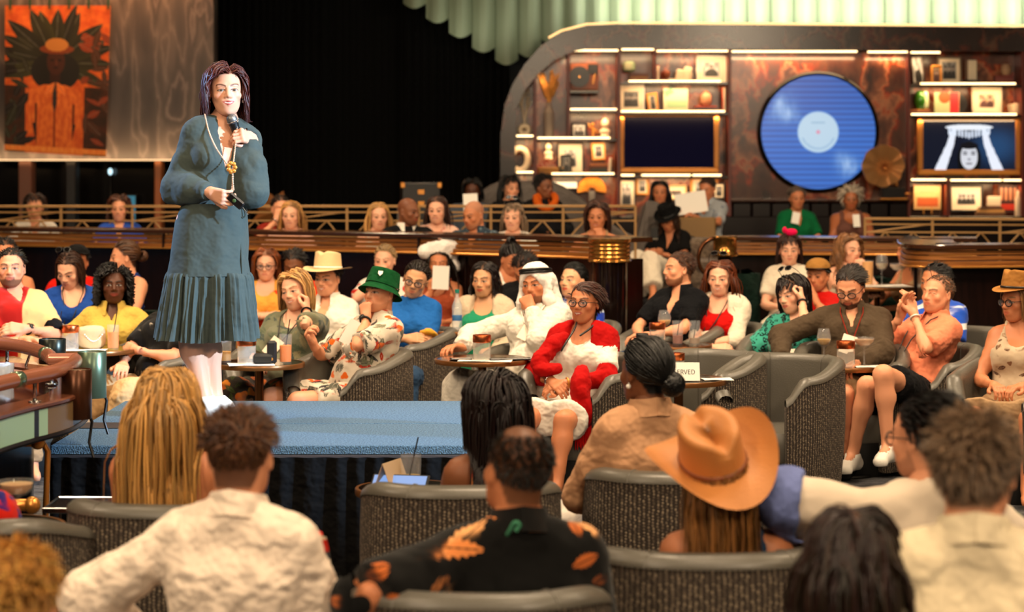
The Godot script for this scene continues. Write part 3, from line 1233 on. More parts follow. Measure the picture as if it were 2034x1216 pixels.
func garment(o:Node3D,d:Dictionary,g:Dictionary,J:Dictionary,L:Callable,base:Vector3,lo:Vector3,hi:Vector3,q:float,W:float,sc:float,belly:float,fem:bool,RT:Basis,hsc:float,neck_top:Vector3) -> void:
	var e:float=g.get("fit",0.012)
	var fl:=Fd.new(lo - Vector3.ONE*0.03,hi+Vector3.ONE*0.03,q)
	body_torso(fl,L,W,sc,belly,fem,e)
	var nk:String=g.get("neck","crew")
	if nk=="crew":
		fl.cap(L.call(Vector3(0,0.47,-0.015)),L.call(Vector3(0,0.535,0.0)),(0.064+e*0.4)*sc,(0.056+e*0.3)*sc,0.025)
		fl.chop(L.call(Vector3(0,0.525,-0.01)),(RT*Vector3(0,1,0.35)).normalized(),0.11)
	if g.get("skirt",false) or g.get("len",0.0)>0.0:
		var ln:float=g.get("len",0.1)
		for s in [-1.0,1.0]:
			fl.cap(L.call(Vector3(s*0.09,0.02,0)),L.call(Vector3(s*0.09,-0.02,0.0)),(0.115+e)*sc,(0.118+e)*sc,0.05)
	var sl:float=g.get("sleeve",0.5)
	for k in ["l","r"]:
		if sl <= 0.0:
			var S:Vector3=J["S"+k]
			var dirn:Vector3=(J["E"+k] - S).normalized()
			var out:Vector3=(RT*Vector3(1 if k=="l" else -1,0.1,0)).normalized()
			fl.chop(S - base - out*(0.012 if nk != "tank" else 0.035)*sc,out,0.14*sc)
			continue
		var S:Vector3=J["S"+k] - base
		var E:Vector3=J["E"+k] - base
		var Wr:Vector3=J["W"+k] - base
		var r1:float=(0.046*d.get("wide",1.0)+e)*sc
		var lo_:float=g.get("loose",0.012)
		if sl<0.95:
			var hem:=S.lerp(E,minf(sl*1.55,0.97))
			fl.cap(S,hem+(E - S).normalized()*0.03,r1,(0.04+e+lo_)*sc,0.03)
			fl.chop(hem,(E - S).normalized(),0.095*sc)
		else:
			var pf:float=0.02 if sl>1.1 else 0.0
			fl.cap(S,E,r1,(0.043+e+lo_*0.6+pf*0.6)*sc,0.03)
			var cuff:=E.lerp(Wr,g.get("cuff",0.94))
			if pf>0.0:
				fl.cap(E,E.lerp(Wr,0.5),(0.045+e+pf)*sc,(0.045+e+pf)*sc,0.03)
			fl.cap(E,cuff+(Wr - E).normalized()*0.02,(0.042+e+lo_*0.6)*sc,(0.03+e*0.7+lo_*0.4)*sc,0.02)
			fl.chop(cuff,(Wr - E).normalized(),0.07*sc)
	if g.get("legs",false):
		for k in ["l","r"]:
			fl.cap(J["H"+k] - base,J["K"+k] - base,0.1*sc,0.08*sc,0.05)
	if nk=="v":
		for z in 15:
			var f:=z/14.0
			fl.ell(L.call(Vector3(0,0.5 - g.get("vd",0.17)*f,0.11)),Vector3(g.get("vw",0.058)*(1 - f)+0.006,0.016,0.1)*sc,0.006,RT,true)
	elif nk=="scoop":
		fl.ell(L.call(Vector3(0,0.47,0.09)),Vector3(0.085,0.09,0.1)*sc,0.01,RT,true)
	elif nk=="tank":
		fl.ell(L.call(Vector3(0,0.5,0.08)),Vector3(0.085,0.15,0.13)*sc,0.01,RT,true)
		fl.ell(L.call(Vector3(0,0.5,-0.1)),Vector3(0.09,g.get("backlow",0.12),0.1)*sc,0.01,RT,true)
	elif nk=="strap":
		fl.chop(L.call(Vector3(0,0.4,0)),RT.y,0.36)
	if nk in ["v","scoop"]:
		fl.chop(L.call(Vector3(0,0.525,-0.02)),(RT*Vector3(0,1,0.2)).normalized(),0.1)
	var hem_y:float=g.get("hem",-g.get("len",0.0) - 0.1)
	fl.chop(L.call(Vector3(0,hem_y,0)),-RT.y,0.3)
	var mb:=MB.new()
	fl.net(mb,cloth_noise,g.get("fold",0.011))
	mesh_on(o,g.get("name","shirt"),mb,g.m)
	if g.get("collar",false):
		var cm:=MB.new()
		for s in [-1.0,1.0]:
			var rows:=[]
			for v in 3:
				var line:=[]
				for u in 9:
					var a:float=u/8.0*2.7*s
					var r:=0.07+0.013*v
					var y:=0.565 - 0.03*v - 0.035*(u/8.0) - (0.02 if u>6 else 0.0)*v
					line.append(L.call(Vector3(sin(a)*r,y,-cos(a)*r*0.95 - 0.005)))
				rows.append(line)
			cm.sheet(rows,0.004 if s<0 else -0.004)
		mesh_on(o,"collar",cm,g.get("cm",g.m))
func legwear(o:Node3D,d:Dictionary,g:Dictionary,J:Dictionary,L:Callable,base:Vector3,lo:Vector3,hi:Vector3,q:float,sc:float,RT:Basis) -> void:
	var fl:=Fd.new(lo - Vector3.ONE*0.06,hi+Vector3.ONE*0.06,q)
	fl.cap(L.call(Vector3(-0.09,0.0,-0.01)),L.call(Vector3(0.09,0.0,-0.01)),0.125*sc,0.125*sc,0.02)
	var kd:String=g.get("kind","pants")
	var ln:float=g.get("len",0.95)
	for k in ["l","r"]:
		var Hh:Vector3=J["H"+k] - base
		var K:Vector3=J["K"+k] - base
		var A:Vector3=J["A"+k] - base
		if kd=="pants":
			var lo_:float=g.get("loose",0.0)
			fl.cap(Hh,K,0.1*sc,(0.075+lo_)*sc,0.04)
			var hem:=K.lerp(A,ln)
			fl.cap(K,hem+(A - K).normalized()*0.03,(0.073+lo_)*sc,(0.055+lo_*1.3)*sc,0.02)
			fl.chop(hem,(A - K).normalized(),0.13*sc)
		else:
			var hem:=Hh.lerp(K,ln)
			fl.cap(Hh,hem+(K - Hh).normalized()*0.03,0.105*sc,0.092*sc,0.04)
			if kd=="shorts":
				fl.chop(hem,(K - Hh).normalized(),0.14*sc)
	if kd=="skirt":
		var a:Vector3=(J.Hl+J.Hr)*0.5 - base
		var b:Vector3=(J.Kl+J.Kr)*0.5 - base
		var dirn:=(b - a).normalized()
		fl.cap(J.Hl - base+dirn*0.1,J.Hr - base+dirn*0.1,0.1,0.1,0.06)
		var e0:Vector3=(J.Hl - base).lerp(J.Kl - base,ln)
		var e1:Vector3=(J.Hr - base).lerp(J.Kr - base,ln)
		fl.cap(e0,e1,0.085*sc,0.085*sc,0.08)
		fl.chop((e0+e1)*0.5,dirn,0.28)
	var mb:=MB.new()
	fl.net(mb,cloth_noise,0.012)
	mesh_on(o,{"pants":"trousers","shorts":"shorts","skirt":"skirt"}[kd],mb,g.m)
func shoe(o:Node3D,A:Vector3,fd:Vector3,m:Material,sc:float) -> void:
	var fl:=Fd.new(A+Vector3(-0.3,-0.12,-0.3),A+Vector3(0.3,0.06,0.3),0.008)
	var y:=Vector3(0,-0.09,0)
	var back:=A+y - fd*0.05+Vector3(0,0.035,0)
	var toe:=A+y+fd*0.165+Vector3(0,0.026,0)
	fl.cap(back,toe,0.037,0.03,0.01)
	var sd:=fd.cross(Vector3.UP)*0.012
	fl.cap(A+y+fd*0.1+sd+Vector3(0,0.02,0),A+y+fd*0.14 - sd+Vector3(0,0.02,0),0.035,0.035,0.02)
	fl.cap(back+Vector3(0,0.005,0),A+Vector3(0,-0.005,0),0.042,0.043,0.02)
	fl.cap(A+Vector3(0,-0.02,0),A+y+fd*0.1+Vector3(0,0.04,0),0.036,0.028,0.03)
	fl.chop(A+Vector3(0,0.01,0),Vector3(0,1,0),0.09)
	fl.chop(A+y+fd*0.06,Vector3(0,-1,0),0.25)
	var mb:=MB.new()
	fl.net(mb)
	o=mesh_on(o,"shoe",mb,m)
	var lm:=MB.new()
	for z in 4:
		var c:=A+y+fd*(0.055+z*0.022)+Vector3(0,0.087 - z*0.0085,0)
		var s:=fd.cross(Vector3.UP)
		lm.tube([c - s*0.03 - Vector3(0,0.012,0),c - s*0.012,c+s*0.012,c+s*0.03 - Vector3(0,0.012,0)],0.0035,5)
	mesh_on(o,"laces",lm,m)
func arc(r:Vector3,a0:float,a1:float,n:int,c:=Vector3()) -> Array:
	var out:=[]
	for k in n+1:
		var a:=lerpf(a0,a1,float(k)/n)
		out.append(c+Vector3(cos(a)*r.x,sin(a)*r.y,r.z))
	return out
func wear(o:Node3D,x:Array,HL:Transform3D,L:Callable,sc:float,J:Dictionary,base:Vector3,RT:Basis) -> void:
	var mb:=MB.new()
	match x[0]:
		"glasses","shades":
			var up:float=0.0
			var G:=HL
			if x[0]=="shades":
				G=HL*Transform3D(Basis(Vector3.RIGHT,-0.85),Vector3(0,0.106,-0.036))
			for s in [-1.0,1.0]:
				var rim:=[]
				for k in 14:
					var a:=TAU*k/14
					rim.append(G*Vector3(s*0.031+cos(a)*0.0235,-0.004+sin(a)*0.0185,0.099 - absf(cos(a)*s*0.5+0.5)*0.006))
				mb.tube(rim,0.0031*sc,6,true)
				mb.tube([G*Vector3(s*0.054,0.003,0.094),G*Vector3(s*0.072,0.003,0.06),G*Vector3(s*0.083,0.002,0.0),G*Vector3(s*0.082,-0.012,-0.03)],0.002*sc,5)
			mb.tube([G*Vector3(-0.008,0.001,0.1),G*Vector3(0,0.004,0.103),G*Vector3(0.008,0.001,0.1)],0.002*sc,5)
			o=mesh_on(o,"glasses" if x[0]=="glasses" else "sunglasses",mb,x[1] if x.size()>1 else M_black)
			var lb:=MB.new()
			for s in [-1.0,1.0]:
				lb.ball(G*Vector3(s*0.031,-0.004,0.0965),Vector3(0.023,0.018,0.0012)*sc,12,G.basis.orthonormalized())
			mesh_on(o,"lens",lb,M_lens if x[0]=="glasses" else M_dark_lens)
		"badge":
			var B:=RT*Basis(Vector3.BACK,x[2])*Basis(Vector3.RIGHT,x[3] if x.size()>3 else -0.15)
			var c:Vector3=L.call(x[1])
			mb.box(c,Vector3(0.085,0.12,0.004)*sc,0.002,B)
			o=mesh_on(o,"name_badge",mb,M_badge)
			var l2:=MB.new()
			var top:=c+B*Vector3(0,0.06,0)*sc
			for s in [-1.0,1.0]:
				l2.tube([top+B*Vector3(s*0.02,0,0),L.call(Vector3(s*0.05,0.36,0.15)).lerp(top,0.35),L.call(Vector3(s*0.068,0.45,0.095)),L.call(Vector3(s*0.066,0.5,0.03)),L.call(Vector3(s*0.045,0.52,-0.05))],0.004*sc,5,false)
			mesh_on(o,"lanyard",l2,x[4] if x.size()>4 else M_black)
		"watch":
			var k:String=x[1]
			var dirn:Vector3=(J["W"+k] - J["E"+k]).normalized()
			var c:Vector3=J["W"+k] - base - dirn*0.022
			var ring:=[]
			var e1:=dirn.cross(Vector3(0.2,1,0.1)).normalized()
			var e2:=dirn.cross(e1)
			for z in 14:
				var a:=TAU*z/14
				ring.append(c+(e1*cos(a)+e2*sin(a))*0.03*sc)
			mb.tube(ring,x[3] if x.size()>3 else 0.007,6,true)
			if x.size() <= 4:
				var up:Vector3=-J["N"+k]
				up=(up - dirn*up.dot(dirn)).normalized()
				mb.cyl(c+up*0.028*sc,c+up*0.04*sc,0.018,0.017,14)
			mesh_on(o,"wristwatch" if x.size() <= 4 else "bracelet",mb,x[2])
		"sleeve":
			var k:String=x[1]
			var at:=func(f:float) -> Vector3:return (J["S"+k].lerp(J["E"+k],f) if f<1.0 else J["E"+k].lerp(J["W"+k],f - 1.0)) - base
			var a0:Vector3=at.call(x[2])
			var a1:Vector3=at.call(x[3])
			var fl:=Fd.new(a0.min(a1) - Vector3.ONE*0.22,a0.max(a1)+Vector3.ONE*0.22,0.011)
			for z in 8:
				fl.cap(at.call(lerpf(x[2],x[3],z/8.0)),at.call(lerpf(x[2],x[3],(z+1)/8.0)),x[4]*sc,x[4]*sc,0.01)
			fl.chop(a0,(a0 - at.call(x[2]+0.02)).normalized(),0.12)
			fl.chop(a1,(a1 - at.call(x[3] - 0.02)).normalized(),0.12)
			fl.net(mb,cloth_noise,0.01)
			mesh_on(o,x[6],mb,x[5])
		"earring":
			for s in [-1.0,1.0]:
				mb.ball(HL*Vector3(s*0.082,-0.048,-0.008),Vector3.ONE*(x[2] if x.size()>2 else 0.006),10)
				mb.tube([HL*Vector3(s*0.08,-0.034,-0.008),HL*Vector3(s*0.082,-0.048,-0.008)],0.0015,4)
			mesh_on(o,"earrings",mb,x[1])
		"hat":
			hat(o,x,HL,sc)
func hat(o:Node3D,x:Array,HL:Transform3D,sc:float) -> void:
	var mb:=MB.new()
	var pbr:MB=null
	var kd:String=x[1]
	var T:=HL*Transform3D(Basis(Vector3.RIGHT,x[4] if x.size()>4 else -0.12),Vector3(0,0.04 if kd=="bucket" else 0.06,-0.012))
	var rx:=0.087
	var rz:=0.105
	var ht:=0.11
	var brim:=0.075
	if kd=="cowboy":
		ht=0.125
		brim=0.105
	elif kd=="bucket":
		ht=0.095
		brim=0.04
	elif kd=="cap":
		ht=0.07
		brim=0.0
	elif kd=="trilby":
		ht=0.1
		brim=0.05
	var rows:=[]
	var C:=48
	for k in 15:
		var f:=k/14.0
		var line:=[]
		for j in C+1:
			var a:=TAU*j/C
			var ca:=cos(a)
			var sa:=sin(a)
			var r:=1.0
			var y:=ht*minf(f*1.25,1.0)
			if kd=="bucket":
				r=1.04 - 0.2*f
			elif kd=="cap":
				y=ht*sin(f*PI/2)
				r=maxf(cos(f*PI/2),0.001)*0.98+0.03*(1 - f)
			else:
				r=1.0 - 0.16*f*(1.0 - 0.3*absf(ca))
			if kd != "cap" and f>0.75:
				r *= sqrt(maxf(0.0,1.0 - pow((f - 0.75)/0.25,2.0)))
				if f>0.98:
					r=0.0
			var p:=Vector3(ca*rx*r,y,sa*rz*r)
			if kd in ["cowboy","fedora","trilby"] and f>0.35:
				var cr:=ss(0.35,0.8,f)
				p.y -= (0.034 if kd=="cowboy" else 0.022)*(1.0 - ss(0.0,0.045,absf(p.x)))*cr
				var pin:=exp(-pow((a - 1.05)/0.35,2))+exp(-pow((a - (PI - 1.05))/0.35,2))
				p.x *= 1.0 - 0.24*pin*cr
				p.y+=0.012*sa*cr
			line.append(T*p)
		rows.append(line)
	rows.reverse()
	for z in rows:
		z.reverse()
	mb.sheet(rows,0.004,true)
	if brim>0.0:
		var br:=[]
		for k in 8:
			var f:=k/7.0
			var line:=[]
			for j in C+1:
				var a:=TAU*j/C
				var lift:=0.0
				var bw:=brim
				if kd=="cowboy":
					lift=0.085*pow(absf(cos(a)),2.2)*f*f - 0.03*pow(absf(sin(a)),3)*f*f
					bw=brim*(1.0 - 0.12*pow(absf(cos(a)),2))
				elif kd=="bucket":
					lift=-0.045*f
				else:
					lift=0.018*pow(absf(cos(a)),2)*f - 0.014*f*f*maxf(sin(a),0.0)
				line.append(T*Vector3(cos(a)*(rx*1.0+bw*f),lift,sin(a)*(rz*1.0+bw*f)))
			br.append(line)
		mb.sheet(br,-0.005,true)
	elif kd=="cap":
		var br:=[]
		for k in 6:
			var f:=k/5.0
			var line:=[]
			for j in 17:
				var a:=lerpf(0.35,PI - 0.35,j/16.0)
				var reach:=0.075*f*pow(sin((a - 0.35)/(PI - 0.7)*PI),0.6)
				line.append(T*Vector3(cos(a)*rx*(1.0+0.02*f),0.004 - 0.014*f+0.016*(1 - pow(cos(a),2))*f,sin(a)*rz+reach))
			br.append(line)
		var pb:=MB.new()
		pb.sheet(br,-0.005)
		pbr=pb
	o=mesh_on(o,"hat",mb,x[2])
	if pbr:
		mesh_on(o,"visor",pbr,x[3])
	if kd in ["fedora","cowboy","trilby"]:
		var bd:=[]
		for j in 32:
			var a:=TAU*j/32
			bd.append(T*Vector3(cos(a)*rx*1.0,0.014,sin(a)*rz*1.0))
		var bb:=MB.new()
		bb.tube(bd,[0.011*sc] if false else 0.008*sc,6,true)
		mesh_on(o,"hatband",bb,x[3])
# the room
var T_marble:NoiseTexture2D
var T_grey:NoiseTexture2D
var T_wood:NoiseTexture2D
var M_wood:StandardMaterial3D
var M_darkwood:StandardMaterial3D
var M_marble:StandardMaterial3D
var M_goldwood:StandardMaterial3D
var M_frame_gold:StandardMaterial3D
var M_brass:StandardMaterial3D
const SB:=165.0
func R(px:float,py:float,dz:=0.0) -> Vector3:
	return P(px,py,SB)+Vector3(0,0,dz)
func room_materials() -> void:
	var t:=noise_tex(0.006,4,false,512,4.0,FastNoiseLite.TYPE_SIMPLEX_SMOOTH,4)
	t.noise.domain_warp_enabled=true
	t.noise.domain_warp_amplitude=60.0
	t.noise.domain_warp_frequency=0.008
	T_marble=ramp(t,[[0.0,Color(0.12,0.07,0.05)],[0.3,Color(0.3,0.19,0.14)],[0.42,Color(0.36,0.27,0.21)],[0.5,Color(0.4,0.25,0.17)],[0.56,Color(0.66,0.28,0.12)],[0.6,Color(0.76,0.62,0.5)],[0.64,Color(0.6,0.46,0.37)],[0.72,Color(0.42,0.3,0.23)],[0.85,Color(0.25,0.16,0.12)],[1.0,Color(0.13,0.08,0.06)]])
	var g:=noise_tex(0.005,3,false,512,4.0,FastNoiseLite.TYPE_SIMPLEX_SMOOTH,9)
	g.noise.domain_warp_enabled=true
	g.noise.domain_warp_amplitude=50.0
	g.noise.domain_warp_frequency=0.006
	T_grey=ramp(g,[[0.0,Color(0.2,0.17,0.16)],[0.35,Color(0.27,0.235,0.22)],[0.46,Color(0.33,0.29,0.27)],[0.5,Color(0.42,0.37,0.345)],[0.54,Color(0.34,0.3,0.28)],[0.7,Color(0.24,0.205,0.19)],[0.78,Color(0.42,0.37,0.35)],[0.84,Color(0.25,0.21,0.2)],[1.0,Color(0.2,0.17,0.16)]])
	T_wood=ramp(noise_tex(0.02,4,false,256,4.0,FastNoiseLite.TYPE_SIMPLEX_SMOOTH,12),[[0.0,Color(0.55,0.5,0.46)],[0.5,Color(0.8,0.78,0.76)],[1.0,Color(1,1,1)]])
	M_wood=mat(Color(0.42,0.25,0.13),0.35)
	M_wood.albedo_texture=T_wood
	M_wood.uv1_triplanar=true
	M_wood.uv1_scale=Vector3(0.35,6.0,0.35)
	M_darkwood=mat(Color(0.1,0.035,0.022),0.22)
	M_darkwood.albedo_texture=T_wood
	M_darkwood.uv1_triplanar=true
	M_darkwood.uv1_scale=Vector3(3.0,0.4,3.0)
	M_goldwood=mat(Color(0.66,0.42,0.2),0.34,0.2)
	M_goldwood.albedo_texture=T_wood
	M_goldwood.uv1_triplanar=true
	M_goldwood.uv1_scale=Vector3(0.3,9.0,0.3)
	M_marble=mat(Color(0.9,0.72,0.62),0.25)
	M_marble.albedo_texture=T_marble
	M_marble.uv1_triplanar=true
	M_marble.uv1_scale=Vector3(0.42,0.3,0.42)
	M_frame_gold=mat(Color(0.8,0.53,0.22),0.42,0.25)
	M_brass=mat(Color(0.85,0.58,0.28),0.27,0.7)
func sweep(mb:MB,path:Array,prof:Array,closed:=true) -> void:
	var m:=path.size()
	var sides:=[]
	for k in m:
		var d:Vector3=path[mini(k+1,m - 1)] - path[maxi(k - 1,0)]
		d.y=0
		d=d.normalized()
		sides.append(Vector3(-d.z,0,d.x))
	var area:=0.0
	for k in prof.size():
		area+=prof[k].cross(prof[(k+1) % prof.size()])
	var sg:=1.0 if area>0 else -1.0
	for k in (prof.size() if closed else prof.size() - 1):
		var a:Vector2=prof[k]
		var b:Vector2=prof[(k+1) % prof.size()]
		var n2:=Vector2(b.y - a.y,a.x - b.x).normalized()*sg
		var base:=mb.v.size()
		var len:=0.0
		for j in m:
			if j:
				len+=path[j].distance_to(path[j - 1])
			var nn:Vector3=sides[j]*n2.x+Vector3.UP*n2.y
			mb.put(path[j]+sides[j]*a.x+Vector3.UP*a.y,nn,Vector2(len,a.y))
			mb.put(path[j]+sides[j]*b.x+Vector3.UP*b.y,nn,Vector2(len,b.y))
		for j in m - 1:
			var q:=base+j*2
			var fn:Vector3=(mb.v[q+1] - mb.v[q]).cross(mb.v[q+2] - mb.v[q])
			if fn.dot(mb.n[q])<0.0:
				mb.i.append_array([q,q+1,q+2,q+1,q+3,q+2])
			else:
				mb.i.append_array([q,q+2,q+1,q+1,q+2,q+3])
	if closed:
		for e in [0,m - 1]:
			var pts:=[]
			for z in prof:
				pts.append(path[e]+sides[e]*z.x+Vector3.UP*z.y)
			var o:Vector3=path[0] - path[1] if e==0 else path[m - 1] - path[m - 2]
			var ix:=Geometry2D.triangulate_polygon(PackedVector2Array(prof))
			for z in range(0,ix.size(),3):
				mb.face([pts[ix[z]],pts[ix[z+1]],pts[ix[z+2]]],o)
func curve(pts:Array,n:int) -> Array:
	var c:=Curve3D.new()
	for k in pts.size():
		var d:Vector3=(pts[mini(k+1,pts.size() - 1)] - pts[maxi(k - 1,0)])/6.0
		c.add_point(pts[k],-d,d)
	var out:=[]
	for k in n+1:
		out.append(c.sample_baked(c.get_baked_length()*k/n,true))
	return out
func lights() -> void:
	var mb:=MB.new()
	mb.lathe([Vector2(0.0,0.0),Vector2(0.075,0.0),Vector2(0.085,-0.012),Vector2(0.11,-0.012),Vector2(0.115,0.004),Vector2(0.0,0.004)],20)
	var lamp:=MB.new()
	lamp.lathe([Vector2(0.0,-0.006),Vector2(0.07,-0.006),Vector2(0.07,0.0)],16)
	var src:Node3D=null
	for row in 7:  # out of view, grid chosen to light the seating from above
		for c in 5:
			var x:=-5.2+c*2.7+(0.6 if row % 2 else 0.0)
			var z:=-1.2 - row*3.0
			var o:Node3D
			var lb:="unseen round recessed ceiling lamp over the seating, out of view, one of a grid"
			if src==null:
				src=thing("downlight",lb,"light",Vector3(x,CEIL - 0.005,z),0,"unseen ceiling downlights")
				mesh_on(src,"trim_ring",mb,M_black)
				mesh_on(src,"lamp_disc",lamp,glow(Color(1,0.75,0.45),6.0))
			else:
				o=copy(src,lb,Vector3(x,CEIL - 0.005,z))
			var l:=SpotLight3D.new()
			l.name=numbered("unseen_downlight_beam")
			l.position=Vector3(x,CEIL - 0.06,z)
			l.rotation.x=-PI/2
			l.spot_angle=62
			l.spot_angle_attenuation=0.7
			l.light_color=Color(1.0,0.88,0.72)
			l.light_energy=E_DOWN*(0.55 if row>4 else 1.0)*(0.5 if row==2 and c==1 else 1.0)
			l.light_size=0.12
			l.spot_range=12
			l.shadow_enabled=true
			add_child(l)
	var k:=0
	for z in [[-3.2,-0.6,1.6],[2.6,-0.6,1.6],[-4.6,-6.6,0.9],[0.6,-6.8,0.7],[4.6,-6.6,1.0],[-4.0,-11.8,1.5],[0.3,-11.6,1.5],[4.2,-11.8,1.4],[-2.6,-17.0,0.6],[3.4,-17.4,0.9]]:  # out of view, placed to light faces and backs from the camera side
		var o:=thing("unseen_wash_light","unseen square warm wash light, out of view at the ceiling, lighting the seated faces","light",Vector3(z[0],CEIL,z[1]),0,"unseen ceiling wash lights")
		var B:=Basis(Vector3.RIGHT,0.75)
		var cm:=MB.new()
		cm.box(Vector3(0,-0.46,0)+B*Vector3(0,0.05,0),Vector3(0.9,0.08,0.9),0.02,B)
		mesh_on(o,"casing",cm,M_black)
		var st:=MB.new()
		st.cyl(Vector3(0,-0.44,0),Vector3(0,0.0,0),0.02)
		mesh_on(o,"bracket",st,M_black)
		var lm:=MB.new()
		lm.box(Vector3(0,-0.46,0)+B*Vector3(0,0.005,0),Vector3(0.84,0.01,0.84),0.0,B)
		mesh_on(o,"lit_face",lm,glow(Color(1,0.82,0.6),3.0))
		var l:=AreaLight3D.new()
		l.name=numbered("unseen_wash_beam")
		add_child(l)
		l.area_size=Vector2(0.84,0.84)
		l.area_normalize_energy=true
		l.transform=Transform3D(B*Basis(Vector3.RIGHT,-PI/2),Vector3(z[0],CEIL - 0.46,z[1])+B*Vector3(0,-0.02,0))
		l.light_color=Color(1.0,0.89,0.75)
		l.light_energy=E_WASH*z[2]
		l.area_range=30
		l.shadow_enabled=true
func strip_light(a:Vector3,b:Vector3,e:float,dirn:Vector3,c:=Color(1,0.82,0.6)) -> void:
	var l:=AreaLight3D.new()
	l.name=numbered("strip_beam")
	add_child(l)
	var x:=(b - a)
	l.area_size=Vector2(x.length(),0.03)
	l.area_normalize_energy=true
	var zz:=-dirn.normalized()
	var xx:=(x - zz*x.dot(zz)).normalized()
	l.transform=Transform3D(Basis(xx,zz.cross(xx),zz),(a+b)*0.5+dirn*0.02)
	l.light_energy=e*x.length()
	l.light_color=c
	l.shadow_enabled=true
	l.area_range=12
const CEIL:=4.7
func shell() -> void:
	var f:=MB.new()
	f.box(Vector3(0,-0.1,-12),Vector3(17,0.2,32))
	var fl:=noise_tex(0.012,4,false,512,4.0,FastNoiseLite.TYPE_SIMPLEX_SMOOTH,21)
	fl.noise.domain_warp_enabled=true
	fl.noise.domain_warp_amplitude=40.0
	ramp(fl,[[0.0,Color(0.13,0.13,0.14)],[0.4,Color(0.2,0.2,0.215)],[0.5,Color(0.33,0.33,0.34)],[0.56,Color(0.2,0.2,0.21)],[0.8,Color(0.27,0.27,0.28)],[1.0,Color(0.14,0.14,0.15)]])
	var m:=mat(Color(1,1,1),0.9)
	m.albedo_texture=fl
	m.uv1_triplanar=true
	m.uv1_world_triplanar=true
	m.uv1_scale=Vector3(0.7,1,1.6)
	m.normal_enabled=true
	m.normal_texture=T_fine
	struct("floor",f,m)
	var c:=MB.new()
	c.box(Vector3(0,CEIL+0.1,-12),Vector3(17,0.2,32))
	struct("ceiling",c,mat(Color(0.06,0.05,0.045),0.9))
	for s in [[-8.4,"wall_left"],[8.4,"wall_right"]]:
		var w:=MB.new()
		w.box(Vector3(s[0],CEIL/2,-12),Vector3(0.2,CEIL,32))
		struct(s[1],w,M_darkwood)
	var b:=MB.new()
	b.box(Vector3(0,CEIL/2,-27.6),Vector3(17,CEIL,0.2))
	struct("wall_back",b,mat(Color(0.02,0.018,0.018),0.8))
	b=MB.new()
	b.box(Vector3(0,CEIL/2,3.9),Vector3(17,CEIL,0.2))
	struct("wall_front",b,mat(Color(0.12,0.08,0.06),0.8))
	var t:=MB.new()
	var path:=[Vector3(-8.3,0,-19.6),Vector3(-4.85,0,-18.9),Vector3(-1.74,0,-17.55),Vector3(0.72,0,-15.95),Vector3(1.4,0,-17.4),Vector3(3.0,0,-18.0),Vector3(8.3,0,-18.0)]
	var poly:=[]
	for p in path:
		poly.append(Vector2(p.x,-p.z))
	poly.append_array([Vector2(8.3,27.5),Vector2(-8.3,27.5)])
	t.X=Transform3D(Basis(Vector3.RIGHT,-PI/2),Vector3())
	t.prism(poly,0.0,0.35)
	struct("floor_tier",t,m)
	var t2:=MB.new()
	t2.box(Vector3(0,0.42,-24.2),Vector3(16.6,0.14,6.6),0.01)
	struct("floor_tier",t2,m)
func ledges() -> void:
	var M_face:=M_goldwood
	var pts:=curve([Vector3(-5.4,0,-19.05),Vector3(-4.2,0,-18.5),Vector3(-1.74,0,-17.5),Vector3(0.1,0,-16.4),Vector3(0.76,0,-15.75)],40)
	var o:=thing("bar_ledge","long curved wooden bar ledge with gold stripes running up to the round pillar","counter",Vector3(-1.74,0.0,-17.5))
	ledge_parts(o,pts,1.277,0.16,[0.12,0.39,0.735])
	var pts2:=curve([Vector3(1.83,0,-18.1),Vector3(3.2,0,-17.9),Vector3(3.9,0,-17.75)],14)
	o=thing("bar_ledge","rear gold striped bar ledge behind the green tufted booth","counter",Vector3(2.6,0,-18))
	ledge_parts(o,pts2,1.212,0.15,[0.55])
	var pts3:=curve([Vector3(3.05,0,-16.6),Vector3(2.92,0,-15.8),Vector3(2.95,0,-15.42),Vector3(3.3,0,-15.36),Vector3(4.6,0,-15.6)],26)
	o=thing("bar_ledge","gold striped bar ledge with a rounded corner above dark polished panels","counter",Vector3(3.6,0,-15.5))
	ledge_parts(o,pts3,1.243,0.165,[])
	var c:=P(1211,475,268)
	o=thing("pillar","round dark glossy pillar with a banded gold collar at the end of the ledge","pillar",Vector3(c.x,0,c.z))
	var k:=MB.new()
	k.lathe([Vector2(0,0),Vector2(0.15,0),Vector2(0.15,0.05),Vector2(0.135,0.06),Vector2(0.135,1.11)],32)
	mesh_on(o,"shaft",k,mat(Color(0.06,0.03,0.025),0.08))
	var g:=MB.new()
	var pr:=[Vector2(0.13,1.105),Vector2(0.158,1.105),Vector2(0.162,1.112),Vector2(0.158,1.12)]
	for z in 4:
		var y:=1.128+z*0.03
		pr.append_array([Vector2(0.15,y),Vector2(0.156,y+0.006),Vector2(0.156,y+0.018),Vector2(0.15,y+0.024)])
	pr.append_array([Vector2(0.162,1.25),Vector2(0.165,1.265),Vector2(0.165,1.277),Vector2(0.155,1.28),Vector2(0,1.28)])
	g.lathe(pr,36)
	mesh_on(o,"collar",g,mat(Color(0.72,0.5,0.24),0.22,0.9))
